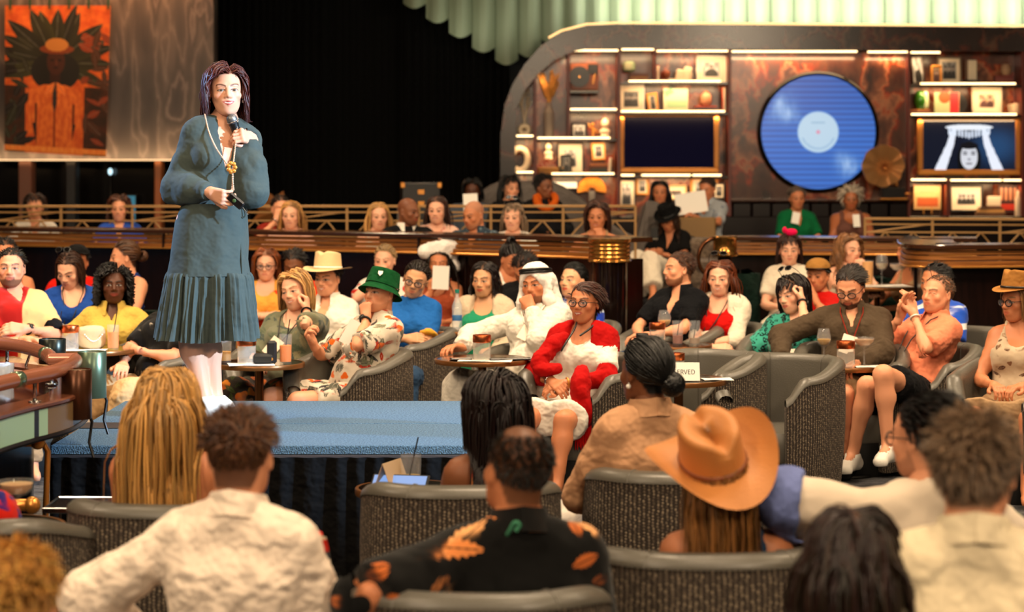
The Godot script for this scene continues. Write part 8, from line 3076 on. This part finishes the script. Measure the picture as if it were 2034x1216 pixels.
	list.append({"q":0.016,"n":"person at the very edge in a red top with a blue pattern","h":[-62,880,640],"skin":LIGHT,"y":150,"hy":150,"lean":4,"hair":hair(BR,0.2,{}),"top":{"m":cloth(Color.WHITE,print_tex(Color(0.72,0.1,0.05),[[Color(0.1,0.1,0.4),22,9,6,0]],128,15),3.0,0.5),"sleeve":0.5},"chair":"tub chair cut by the edge of the view beside the small round table","cy":160,"nolegs":true})
	for d in list:
		var o:=person(d)
		accessories(o,d)
		if d.has("chair"):
			seat_for(o,d)
func football_tex() -> ImageTexture:
	var im:=Image.create(128,128,false,Image.FORMAT_RGB8)
	im.fill(Color(0.82,0.66,0.42))
	im.fill_rect(Rect2i(78,0,50,128),Color(0.62,0.08,0.04))
	return ImageTexture.create_from_image(im)
func band_tex() -> ImageTexture:
	var im:=Image.create(64,128,false,Image.FORMAT_RGB8)
	im.fill(Color(0.82,0.76,0.68))
	im.fill_rect(Rect2i(0,96,64,32),Color(0.03,0.2,0.1))
	im.fill_rect(Rect2i(0,92,64,4),Color(0.2,0.12,0.08))
	return ImageTexture.create_from_image(im)
var T_floral:ImageTexture
func floral_white() -> ImageTexture:
	if T_floral==null:
		T_floral=print_tex(Color(0.8,0.75,0.68),[[Color(0.3,0.3,0.26),16,20,11,1],[Color(0.04,0.04,0.07),14,20,6,1],[Color(0.68,0.15,0.03),12,16,6,1],[Color(0.8,0.36,0.08),7,10,8,0],[Color(0.42,0.42,0.34),10,13,7,1]],192,4)
	return T_floral
func cowboy_felt() -> StandardMaterial3D:
	var m:=mat(Color(0.72,0.46,0.22),0.55)
	m.normal_enabled=true
	m.normal_texture=T_fine
	m.normal_scale=0.5
	m.uv1_triplanar=true
	m.uv1_scale=Vector3.ONE*5.0
	m.rim_enabled=true
	m.rim=0.3
	return m
func accessories(o:Node3D,d:Dictionary) -> void:
	var h:Array=d.h
	var b:=o.position
	var p:=func(x:float,y:float,dz:=0.0) -> Vector3:return P(x,y,h[2])+Vector3(0,0,dz) - b
	if d.has("cardigan"):
		var side:=MB.new()
		for s in [-1.0,1.0]:
			var fl:=Fd.new(Vector3(-0.5,0.2,-0.5),Vector3(0.5,1.3,0.6),0.017)
			var k:="l" if s>0 else "r"
			var J:Dictionary=o.get_meta("joints")
			var S:Vector3=J["S"+k] - b
			var E:Vector3=J["E"+k] - b
			var W:Vector3=J["W"+k] - b
			fl.cap(S,E,0.062,0.054,0.03)
			fl.cap(E,E.lerp(W,0.92),0.054,0.042,0.03)
			var mid:Vector3=(J.Sl+J.Sr)*0.5 - b
			var hipm:Vector3=(J.Hl+J.Hr)*0.5 - b
			fl.cap(S.lerp(mid,0.35),S.lerp(mid,0.45).lerp(hipm,0.9),0.108,0.125,0.04)
			fl.cap(S,S.lerp(mid,0.6)+Vector3(0,0.045,-0.02),0.066,0.06,0.03)
			fl.chop(E.lerp(W,0.9),(W - E).normalized(),0.06)
			var f:=Basis(Vector3.UP,deg_to_rad(d.y))
			fl.chop(mid+f*Vector3(s*0.055,-0.2,0),f*Vector3(-s,0,0.25).normalized(),0.5)
			fl.net(side,cloth_noise,0.012)
		mesh_on(o,"shawl" if d.has("shawl") else "cardigan",side,d.cardigan)
	if d.has("shawl"):
		var red:=cloth(Color(0.62,0.02,0.015))
		var sh:=MB.new()
		for z in [[[1120,668,0.12,0.03],[1092,684,0.19,0.035],[1070,712,0.26,0.04],[1078,726,0.3,0.035],[1105,722,0.3,0.03]],[[1152,722,0.36,0.03],[1148,745,0.44,0.042],[1150,780,0.47,0.045],[1155,815,0.47,0.045]]]:
			var pts:=[]
			var rad:=[]
			for w in z:
				pts.append(p.call(w[0],w[1],w[2]))
				rad.append(w[3])
			var cv:=curve(pts,14)
			var fl:=Fd.new(Vector3(-0.7,0.05,-0.4),Vector3(0.6,1.2,0.8),0.015)
			for i in 14:
				var f:float=i/14.0*(rad.size() - 1)
				var r:float=lerpf(rad[int(f)],rad[mini(int(f)+1,rad.size() - 1)],f - int(f))
				fl.cap(cv[i],cv[i+1],r,r,0.02)
			fl.net(sh,cloth_noise,0.02)
		mesh_on(o,"shawl_end",sh,red)
		var fr:=MB.new()
		for i in 26:
			var x:=1138.0+i*1.3
			fr.tube([p.call(x,812,0.47),p.call(x+2.0*sin(i*1.9),845,0.48),p.call(x+3.0*sin(i*2.3),872 - (i % 5)*3,0.475)],[0.006,0.005,0.003],5)
		mesh_on(o,"fringe",fr,red)
		var ln:=MB.new()
		ln.tube(curve([p.call(1148,628,0.0),p.call(1140,650,0.12),p.call(1118,682,0.2),p.call(1113,692,0.2)],10),0.006,6)
		ln.tube(curve([p.call(1184,625,-0.02),p.call(1176,645,0.1),p.call(1150,662,0.17)],10),0.006,6)
		mesh_on(o,"lanyard",ln,M_black)
	if d.has("ghutra"):
		var HL:Transform3D=o.get_meta("head")
		var fl:=Fd.new(HL.origin - Vector3(0.25,0.34,0.25),HL.origin+Vector3(0.25,0.2,0.25),0.011)
		fl.ell(HL*Vector3(0,0.036,-0.018),Vector3(0.092,0.1,0.112),0.01,HL.basis.orthonormalized())
		for s in [-1.0,1.0]:
			fl.cap(HL*Vector3(s*0.078,0.03,0.0),HL*Vector3(s*0.088,-0.1,0.03),0.02,0.03,0.03)
			fl.cap(HL*Vector3(s*0.088,-0.1,0.03),HL*Vector3(s*0.1,-0.19,0.01),0.03,0.035,0.03)
			fl.cap(HL*Vector3(s*0.06,0.0,-0.06),HL*Vector3(s*0.09,-0.2,-0.08),0.045,0.05,0.04)
		fl.cap(HL*Vector3(0,0,-0.07),HL*Vector3(0,-0.22,-0.11),0.05,0.06,0.04)
		fl.ell(HL*Vector3(0,-0.045,0.1),Vector3(0.064,0.11,0.1),0.012,HL.basis.orthonormalized(),true)
		var gm:=MB.new()
		fl.net(gm,cloth_noise,0.008)
		var gh:=mesh_on(o,"headscarf",gm,cloth(Color(0.86,0.83,0.8)))
		var ag:=MB.new()
		for y in [0.068,0.084]:
			var ringp:=[]
			for z in 24:
				var a:=TAU*z/24
				ringp.append(HL*Vector3(cos(a)*0.09,y+0.012*sin(a),-0.02+sin(a)*0.108))
			ag.tube(ringp,0.0085,8,true)
		mesh_on(gh,"head_band",ag,M_black)
	if d.has("emblem"):
		var em:=MB.new()
		var HE:Transform3D=o.get_meta("head")
		em.X=HE*Transform3D(Basis(Vector3.UP,0.5)*Basis(Vector3.RIGHT,-0.5),Vector3(0.052,0.112,0.072))
		em.prism([Vector2(-0.014,0.016),Vector2(0.014,0.016),Vector2(0.013,-0.002),Vector2(0,-0.018),Vector2(-0.013,-0.002)],0.0,0.004)
		mesh_on(o,"emblem",em,M_white)
	if d.has("chef"):
		var w:=cloth(Color(0.88,0.85,0.82))
		var m:=MB.new()
		var fl:=Fd.new(Vector3(-0.4,0.8,-0.4),Vector3(0.5,1.7,0.4),0.016)
		fl.cap(p.call(850,500,-0.02),p.call(893,490,-0.02),0.06,0.07,0.03)
		fl.ell(p.call(893,492,-0.05),Vector3(0.09,0.09,0.08),0.03)
		fl.ell(p.call(862,495,-0.04),Vector3(0.06,0.045,0.08),0.03)
		fl.ell(p.call(900,523,-0.08),Vector3(0.05,0.06,0.05),0.03)
		fl.net(m,cloth_noise,0.03)
		mesh_on(o,"chef_hat",m,w)
		var hd:=P(h[0]+5,549,h[2])+Vector3(0,0,0.2)
		var pm:=MB.new()
		pm.box(Vector3(),Vector3(0.13,0.185,0.002),0.0,Basis(Vector3.BACK,-0.05))
		single("paper_sheet","white sheet of paper held up in front of the chef hat wearer's mouth","paper",pm,M_white,hd)
	if d.has("pinkband"):
		var pk:=MB.new()
		var hb:=arc(Vector3(0.088,0.1,0),0.15,PI - 0.15,14,p.call(1568,497,0.0)+Vector3(0,0.02,0))
		pk.tube(hb,0.011,8)
		pk.ball(p.call(1571,461,0.03),Vector3(0.05,0.03,0.02),12)
		pk.ball(p.call(1558,457,0.02),Vector3(0.02,0.028,0.018),10)
		mesh_on(o,"headband",pk,cloth(Color(0.85,0.06,0.3)))
	if d.has("orangescarf"):
		var sm:=MB.new()
		sm.tube(curve([p.call(1064,392,0.05),p.call(1068,406,0.14),p.call(1086,414,0.17),p.call(1100,404,0.14),p.call(1102,390,0.05),p.call(1084,386,-0.06)],18),0.036,8,true)
		mesh_on(o,"scarf",sm,cloth(Color(0.75,0.33,0.07)))
	if d.has("lanyard_back"):
		var lm:=MB.new()
		lm.tube(curve([p.call(1008,1040,0.17),p.call(1014,1028,0.185),p.call(1022,1014,0.19),p.call(1032,1018,0.19),p.call(1024,1030,0.19)],12),0.0055,6)
		mesh_on(o,"cord",lm,cloth(Color(0.25,0.5,0.38)))
# the speaker on the stage
func speaker() -> void:
	var S:=420.0
	var dm:=cloth(Color(0.265,0.305,0.295))
	dm.normal_scale=0.5
	var rib:=noise_tex(0.03,2,false,128)
	var auburn:=Color(0.27,0.085,0.05)
	var o:=person({"n":"speaker in a dark green ruffled dress with auburn hair, talking on the stage","h":[449,182,S],"skin":PALE,"q":0.011,"hq":0.003,"bodyq":1.1,"handq":0.003,"floor":0.62,"y":26,"hy":14,"hp":-3,"hr":2,"lean":3,"tilt":-8.5,"hips":0.3,"bust":0.7,"wide":0.95,"face":{"smile":0.75,"lip":Color(0.68,0.2,0.2),"brow":Color(0.25,0.12,0.08),"eye":Color(0.25,0.2,0.15)},
		"hair":hair(auburn,0.235,{"n":800,"w":0.007,"wave":0.013,"freq":30.0,"vol":0.018,"part":0.5,"steps":16,"tip":Color(0.38,0.14,0.08)}),
		"top":{"m":dm,"sleeve":1.3,"neck":"v","vd":0.23,"vw":0.072,"name":"dress_bodice","cuff":0.97,"loose":0.008,"fold":0.01,"hem":0.08,"fit":0.01},
		"al":[P(499,278,418)+Vector3(0,0,0.07),Vector3(-0.35,0.25,0.9),Vector3(-0.9,-0.35,-0.25),0.9,Vector3(0.02,-1,-0.1),"world"],
		"ar":[P(416,382,430),Vector3(0.86,-0.3,0.42),Vector3(0.15,0.25,-0.95),0.55,Vector3(-0.6,-0.8,-0.3),"world"],
		"kl":P(413,655,421),"fl":P(427,790,421),"kr":P(374,655,424),"fr":P(405,790,424),"shoes":M_white,"extra":[["watch","r",M_gold,0.004,1],["earring",M_white,0.009]]})
	var b:=o.position
	var rows:=[]
	var bands:=[[404,366,491,0.0],[440,352,494,0.0],[480,346,495,0.002],[515,342,493,0.003],[545,336,497,0.004]]
	for z in bands:
		rows.append(ring(z,S,b,0))
	rows.reverse()
	var m:=MB.new()
	m.sheet(rows,0.004,true)
	mesh_on(o,"skirt",m,dm)
	rows=[]
	bands=[[541,335,497,0.006],[546,333,499,0.009],[552,332,500,0.012],[575,329,502,0.015],[605,324,505,0.018],[640,319,508,0.021],[672,314,511,0.023]]
	for z in bands:
		rows.append(ring(z,S,b,1))
	rows.reverse()
	m=MB.new()
	m.sheet(rows,0.004,true)
	mesh_on(o,"ruffle",m,dm)
	var q:=func(x:float,y:float,dz:float) -> Vector3:return P(x,y,S)+Vector3(0,0,dz) - b
	m=MB.new()
	m.tube(curve([q.call(484,408,0.12),q.call(492,416,0.13),q.call(494,428,0.13),q.call(486,430,0.13),q.call(483,412,0.12)],12),0.004,6)
	m.tube(curve([q.call(484,408,0.12),q.call(485,440,0.13),q.call(486,480,0.14),q.call(489,540,0.15)],12),0.004,6)
	mesh_on(o,"waist_tie",m,dm)
	m=MB.new()
	var l1:=curve([q.call(410,228,0.05),q.call(422,262,0.12),q.call(440,295,0.18),q.call(462,325,0.21),q.call(474,344,0.22),q.call(473,378,0.22)],56)
	var l2:=curve([q.call(474,236,0.04),q.call(475,262,0.08),q.call(474,300,0.14),q.call(474,344,0.22),q.call(476,376,0.22)],44)
	for c in l1+l2:
		m.ball(c,Vector3.ONE*0.0046,8)
	mesh_on(o,"bead_necklace",m,mat(Color(0.82,0.68,0.56),0.3))
	m=MB.new()
	for k in 7:
		var a:=k*0.9
		m.ball(q.call(473,333,0.23)+Vector3(cos(a)*0.016,sin(a)*0.02,0),Vector3(0.011,0.011,0.007),8)
	mesh_on(o,"pendant",m,M_gold)
	var top:=P(464,230,418)+Vector3(0,0,0.115)
	var end:=P(491,310,418)+Vector3(0,0,0.07)
	var mo:=thing("microphone","black handheld microphone with a silver mesh head held by the speaker","microphone",end)
	var ax:=(top - end).normalized()
	m=MB.new()
	m.lathe([Vector2(0,0),Vector2(0.016,0),Vector2(0.017,0.01),Vector2(0.0175,0.09),Vector2(0.022,0.15),Vector2(0.024,0.165),Vector2(0,0.165)],20,Vector3(),MB.up_to(ax))
	mesh_on(mo,"handle",m,M_black)
	m=MB.new()
	m.ball(ax*0.185,Vector3(0.026,0.029,0.026),18,MB.up_to(ax))
	mesh_on(mo,"mesh_head",m,mat(Color(0.5,0.5,0.5),0.4,0.8))
	m=MB.new()
	m.tube(arc(Vector3(0.0265,0.0265,0),0,TAU*19/20,19).map(func(p):return ax*0.176+MB.up_to(ax)*Vector3(p.x,0,p.y)),0.003,6,true)
	mesh_on(mo,"collar_ring",m,M_chrome)
	var cp:=P(470,399,430)+Vector3(0,0,0.035)
	var co:=thing("clicker","small black presentation clicker in the speaker's lower hand","remote control",cp)
	var B:=Basis(Vector3.BACK,-0.7)*Basis(Vector3.RIGHT,0.3)
	m=MB.new()
	m.box(Vector3(),Vector3(0.085,0.042,0.018),0.006,B)
	mesh_on(co,"body",m,M_black)
	m=MB.new()
	m.cyl(B*Vector3(-0.005,0,0.008),B*Vector3(-0.005,0,0.011),0.009)
	mesh_on(co,"button",m,mat(Color(0.3,0.42,0.25),0.4))
	m=MB.new()
	m.tube([B*Vector3(0.042,0,0),B*Vector3(0.085,-0.012,0)],0.0025,5)
	mesh_on(co,"strap",m,M_chrome)
func ring(z:Array,S:float,b:Vector3,ruffle:int) -> Array:
	var a:=P(z[1],z[0],S) - b
	var c:=P(z[2],z[0],S) - b
	var mid:=(a+c)*0.5
	var rx:=(c.x - a.x)*0.5
	var rz:=maxf(rx*0.92,0.155)
	var line:=[]
	var N:=240
	for j in N+1:
		var t:=TAU*j/N
		var nn:=Vector3(cos(t),sin(t),0.2)
		var w:float=z[3]*(2.2*cloth_noise.get_noise_3dv(nn*0.55)+1.5*cloth_noise.get_noise_3dv(nn*1.1+Vector3(5,3,z[0]*0.0004))) if ruffle else z[3]*sin(t*9.0)
		var sq:=pow(pow(absf(cos(t)),2.5)+pow(absf(sin(t)),2.5),-0.4)
		line.append(mid+Vector3(cos(-t)*sq*(rx+w),0.006*sin(t*5.0)*ruffle,sin(-t)*sq*(rz+w)+0.045))
	return line
# tables and what stands on them
func table_things() -> void:
	var juice:=Color(0.95,0.52,0.04)
	var t:=table("cocktail table with a purse-dark glass case and orange juice, in front of the blonde fist-leaner",515,720,345)
	candle("ribbed glass candle holder with a copper lid on the table by the speaker's skirt",t+Vector3(-0.06,0,0.1),1.2)
	tumbler("tall glass of orange juice at the table edge beside the dark glasses case",t+Vector3(0.16,0,0.08),0.17,0.037,0.62,juice)
	tumbler("short glass of pale juice at the speaker's side of the table",t+Vector3(-0.19,0,0.02),0.13,0.034,0.5,Color(0.7,0.5,0.15),false)
	paper("white paper lying under the candle holder near the speaker's skirt",t+Vector3(-0.03,0,0.14),0.26,0.18,0.2)
	var o:=thing("glasses_case","dark quilted case with a small gold clasp beside the juice","case",t+Vector3(0.06,0,0.1))
	bx(o,"flap",Vector3(4,11,0),Vector3(9,22,8),mat(Color(0.06,0.06,0.07),0.5),2)
	bx(o,"body",Vector3(-4,5,0),Vector3(20,10,12),mat(Color(0.05,0.06,0.055),0.5),2.5)
	lat(o,"clasp",[[0,0],[1.6,0],[1.6,1],[0,1]],M_gold,Vector3(4,5,4.2),Basis(Vector3.RIGHT,PI/2),12)
	t=table("cocktail table in front of the white robed listener",958,712,350,0.27)
	candle("ribbed glass candle holder with a copper lid in front of the white robe",t+Vector3(0.0,0,0.12),1.15)
	paper("white card under the candle holder in front of the white robe",t+Vector3(0.02,0,0.16),0.3,0.14,-0.1)
	for z in [["tablet","black tablet lying at the red shawl's side of the table",0.16,0.24],["phone","black phone lying beside the robed listener's hand",-0.12,0.12]]:
		o=thing(z[0],z[1],z[0],t+Vector3(z[2],0.0005,0.1),0.15)
		bx(o,"body",Vector3(0,0.9,0),Vector3(z[3]*165,1.6,13),M_black,0.5)
		bx(o,"screen",Vector3(0,1.75,0),Vector3(z[3]*165 - 2,0.2,11),M_dark_lens,0.05)
	o=thing("water_bottle","clear plastic water bottle with a teal cap behind the arm of the tub chair","bottle",table("cocktail table behind the robed listener with a water bottle",908,655,300,0.2))
	lat(o,"body",[[0,0],[5.2,0],[5.5,2],[5.5,26],[2,36],[1.9,40],[0,40]],glass(Color(0.85,0.92,0.95,0.25)))
	lat(o,"cap",[[0,40],[2.4,40],[2.4,44],[0,44]],mat(Color(0.05,0.45,0.4),0.4))
	lat(o,"label",[[5.52,10],[5.54,10.1],[5.54,16],[5.52,16.1]],mat(Color(0.2,0.4,0.6),0.5))
	t=table("cocktail table with the reserved sign, between the empty tub chairs",1348,752,372)
	o=thing("table_sign","white folded table sign reading RESERVED","sign",t+Vector3(0.0,0,0.12))
	for s in [-1.0,1.0]:
		var m:=MB.new()
		m.box(Vector3(0,0.05,s*0.022),Vector3(0.2,0.1,0.002),0.0,Basis(Vector3.RIGHT,-s*0.4))
		mesh_on(o,"panel",m,M_white)
	var tm:=TextMesh.new()
	tm.text="RESERVED"
	tm.font_size=16
	tm.pixel_size=0.0021
	tm.depth=0.001
	var sf:=SystemFont.new()
	sf.font_names=PackedStringArray(["Droid Sans"])
	tm.font=sf
	var tx:=mesh_on(o,"lettering",tm,mat(Color(0.1,0.08,0.07),0.6))
	tx.position=Vector3(0,0.048,0.0245)
	tx.rotation.x=-0.4
	paper("white paper on the table beside the reserved sign",t+Vector3(0.2,0,0.06),0.16,0.12,0.1)
	candle("candle holder half hidden by the black bun, behind the reserved sign",t+Vector3(-0.01,0,-0.06),1.05)
	t=table("cocktail table with two stem glasses in front of the brown shirt wearer",1676,724,338,0.25)
	candle("ribbed glass candle holder with a copper lid in front of the brown shirt",t+Vector3(-0.01,0,0.14),1.2)
	stem_glass("white wine glass in front of the brown shirt wearer's belly",t+Vector3(-0.12,0,0.02),"wine",Color(0.75,0.58,0.25),1.15)
	stem_glass("frothy coupe glass next to the copper lid, in front of the brown shirt",t+Vector3(0.1,0,0.12),"coupe",Color(0.7,0.55,0.38),1.2)
	paper("white paper on the table at the crossed knees of the salmon shirt wearer",t+Vector3(0.14,0,0.15),0.2,0.14,0.0)
	t=table("cocktail table with an orange juice and a cream purse beside the yellow polo shirt",188,692,330)
	candle("ribbed glass candle holder with a copper lid beside the cream purse",t+Vector3(-0.13,0,0.08),1.15)
	o=thing("purse","cream beaded clasp purse on the table in front of the yellow polo shirt","purse",t+Vector3(-0.01,0,0.06))
	var fl:=Fd.new(Vector3(-0.13,0,-0.06),Vector3(0.13,0.16,0.06),0.008)
	fl.ell(Vector3(0,0.055,0),Vector3(0.09,0.065,0.035),0.01)
	fl.cap(Vector3(-0.06,0.115,0),Vector3(0.06,0.115,0),0.018,0.018,0.06)
	fl.chop(Vector3(0,0.003,0),Vector3(0,-1,0),0.2)
	var pm:=MB.new()
	fl.net(pm,cloth_noise,0.008)
	mesh_on(o,"body",pm,mat(Color(0.78,0.68,0.52),0.6))
	pm=MB.new()
	pm.tube([Vector3(-0.075,0.118,0),Vector3(-0.06,0.133,0),Vector3(0.06,0.133,0),Vector3(0.075,0.118,0)],0.004,6)
	mesh_on(o,"clasp",pm,M_gold)
	pm=MB.new()
	for k in 13:
		var f:=k/12.0
		pm.ball(Vector3(lerpf(-0.03,0.075,f),0.09 - 0.04*sin(f*PI),0.04),Vector3.ONE*0.005,8)
	mesh_on(o,"bead_string",pm,M_white)
	tumbler("tall glass of orange juice beside the cream purse",t+Vector3(0.13,0,0.1),0.15,0.036,0.7,juice)
	tumbler("glass of yellow juice behind the copper candle lid by the blue dress",t+Vector3(-0.22,0,0.0),0.15,0.034,0.45,juice)
	paper("white paper under the cream purse",t+Vector3(-0.04,0,0.16),0.28,0.14,0.0)
	t=table("cocktail table with glasses in front of the navy polo shirt",1335,684,305)
	candle("ribbed glass candle holder with a copper lid in front of the navy polo",t+Vector3(-0.1,0,0.05),1.15)
	stem_glass("white wine glass in front of the navy polo's forearms",t+Vector3(-0.05,0,0.0),"wine",Color(0.78,0.6,0.3),1.2)
	tumbler("tall glass with a black straw and a red drink, nearer the navy polo",t+Vector3(0.03,0,0.08),0.16,0.036,0.4,Color(0.5,0.25,0.15))
	tumbler("tall clear glass with a black straw in front of the cream cardigan",t+Vector3(0.14,0,0.08),0.16,0.036,0.3,Color(0.55,0.45,0.35))
	o=thing("jar","small black lidded jar behind the black bun","jar",t+Vector3(-0.2,0,0.08))
	lat(o,"body",[[0,0],[6,0],[6,8],[0,8]],glass(Color(0.7,0.7,0.7,0.3)))
	lat(o,"lid",[[0,8],[6.6,8],[6.8,9],[6.8,12.5],[6.2,13],[0,13]],M_black)
	t=table("pale booth table with tall drinks beside the rounded ledge",1742,567,252,0.35)
	tumbler("tall glass of pale orange juice on the booth table",t+Vector3(-0.09,0,0.1),0.2,0.045,0.95,Color(0.85,0.6,0.25),false)
	stem_glass("tall empty stem glass on the booth table",t+Vector3(0.02,0,0.1),"wine",Color(0.7,0.65,0.55),1.35)
	stem_glass("wide coupe glass near the brunette's hands on the booth table",t+Vector3(0.14,0,0.14),"coupe",Color(0.8,0.7,0.6),1.3)
	paper("white menu sheet spread over the booth table",t+Vector3(-0.02,0,0.12),0.5,0.3,0.1)
	t=table("small round table with a coupe glass at the edge of the view",-22,1045,600,0.25)
	stem_glass("frothy coupe glass on the small round table under the piano bar",t+Vector3(0.105,0,0.06),"coupe",Color(0.75,0.6,0.42),1.15)
	paper("white napkin on the small round table at the edge of the view",t+Vector3(0.16,0,0.13),0.12,0.1,0.3)
	t=table("cocktail table with the tented card in front of the dark braids",812,968,530,0.2)
	tumbler("tall plastic cup with a black straw beside the braided listener's arm",t+Vector3(0.01,0,0.05),0.13,0.04,0.4,Color(0.55,0.45,0.2))
	o=thing("tent_card","cream folded tent card beside the plastic cup","card",t+Vector3(-0.06,0,0.08),-0.35)
	for s in [-1.0,1.0]:
		var m:=MB.new()
		m.box(Vector3(s*0.02,0.055,0),Vector3(0.002,0.115,0.17),0.0,Basis(Vector3.BACK,s*0.35))
		mesh_on(o,"panel",m,mat(Color(0.68,0.58,0.46),0.7))
	o=thing("phone","phone with a bright screen by the braided listener's elbow","phone",t+Vector3(-0.03,0.0,0.15),-0.2)
	var hb:=Basis(Vector3.RIGHT,0.95)
	bx(o,"case",Vector3(0,4,0),Vector3(36,20,1.6),M_black,0.7,Basis(Vector3.RIGHT,-0.9))
	bx(o,"screen",Vector3(0,4.7,1),Vector3(33,17,0.3),glow(Color(0.6,0.75,1),0.8),0.05,Basis(Vector3.RIGHT,-0.9))
	t=table("cocktail table with folded papers beyond the long dark brown hair",1628,1075,612,0.22)
	paper("folded papers on the table between the cowboy hat and the blue sleeve",t+Vector3(-0.08,0,0.02),0.14,0.18,0.3,"folded_papers")
	o=thing("side_table","chrome edged side table with a dark top at the foot of the stage","table",G(162,552))
	bx(o,"top",Vector3(0,97,0),Vector3(34,2.4,42),mat(Color(0.05,0.07,0.1),0.15),0.5)
	for z in [[0,21],[0,-21]]:
		bx(o,"edge",Vector3(0,97,z[1]),Vector3(37,3.4,1.6),M_chrome,0.4)
	for z in [[18,0],[-18,0]]:
		bx(o,"edge",Vector3(z[0],97,0),Vector3(1.6,3.4,43),M_chrome,0.4)
	for x in [-17,17]:
		for z in [-20,20]:
			bx(o,"leg",Vector3(x,48,z),Vector3(1.6,96,1.6),M_chrome,0.4)
	var ph:=P(1297,463,204)+Vector3(0,0,0.2)
	o=thing("phone","silver phone held by the person in the black fedora","phone",ph)
	bx(o,"case",Vector3(),Vector3(12,20,1.6),M_chrome,0.7,Basis(Vector3.RIGHT,-0.5))
	bx(o,"screen",Vector3(0,0,-1),Vector3(10,18,0.3),M_dark_lens,0.05,Basis(Vector3.RIGHT,-0.5))
	for z in [[703,656,338.0,0.2,0.085,0.15,-0.5,"white printed name card held by the bucket hat wearer"],[936,404,203.0,0.3,0.14,0.2,0.05,"pale paper held under the chin of the denim jacket wearer"],[1368,402,191.0,0.3,0.32,0.22,0.15,"large pale sheet being read below the dark television"],[1575,432,191.0,0.22,0.08,0.12,-0.2,"white card on the lap of the green bloused listener"],[1692,437,191.0,0.3,0.07,0.13,0.05,"pale card hanging on the strap top of the white haired listener"]]:
		var m:=MB.new()
		m.box(Vector3(),Vector3(z[4],z[5],0.003),0.0,Basis(Vector3.BACK,z[6])*Basis(Vector3.RIGHT,-0.2))
		single("paper_card",z[7],"paper",m,M_white,P(z[0],z[1],z[2])+Vector3(0,0,z[3]))
	chair("empty tub chair showing its leather inside and woven side, nearest the open floor",G(1546,358),-34)
	chair("empty tub chair behind the reserved sign, half hidden by its empty twin",G(1392,350),-38)
	chair("tub chair corner showing beside the striped sleeve at the open floor",G(1600,655),170)
	var jm:=MB.new()
	var rows:=[]
	for y in 10:
		var line:=[]
		for x in 8:
			line.append(P(592+x*8+y*1.0+5*sin(y*0.5),1066+y*18 - 10*sin(x*0.45),740)+Vector3(0,0,0.02*sin(x*1.3+y*0.4)))
		rows.append(line)
	rows.reverse()
	var jp:=Vector3(P(620,1150,740))
	for r in rows:
		for x in r.size():
			r[x] -= jp
	jm.sheet(rows,0.012)
	single("jersey","orange red and white striped jersey hanging beside the cream cotton shirt","clothing",jm,cloth(Color.WHITE,print_tex(Color(0.75,0.12,0.03),[[Color(0.85,0.78,0.68),3,0,14,3],[Color(0.2,0.2,0.22),2,0,8,3]],96,2),4.0,0.6),jp)
	o=thing("sandal","black strappy sandal lying on the grey carpet beside the beige blazer","sandal",G(1137,490))
	bx(o,"sole",Vector3(0,1,0),Vector3(12,2,34),M_black,0.8,Basis(Vector3.UP,1.0))
	for k in 3:
		var m:=MB.new()
		m.tube(arc(Vector3(0.035,0.04,0),0,PI,8,Vector3(0,0.01,0)).map(func(p):return Basis(Vector3.UP,1.0)*(p+Vector3(0,0,k*0.05 - 0.04))),0.005,5)
		mesh_on(o,"strap",m,M_black)
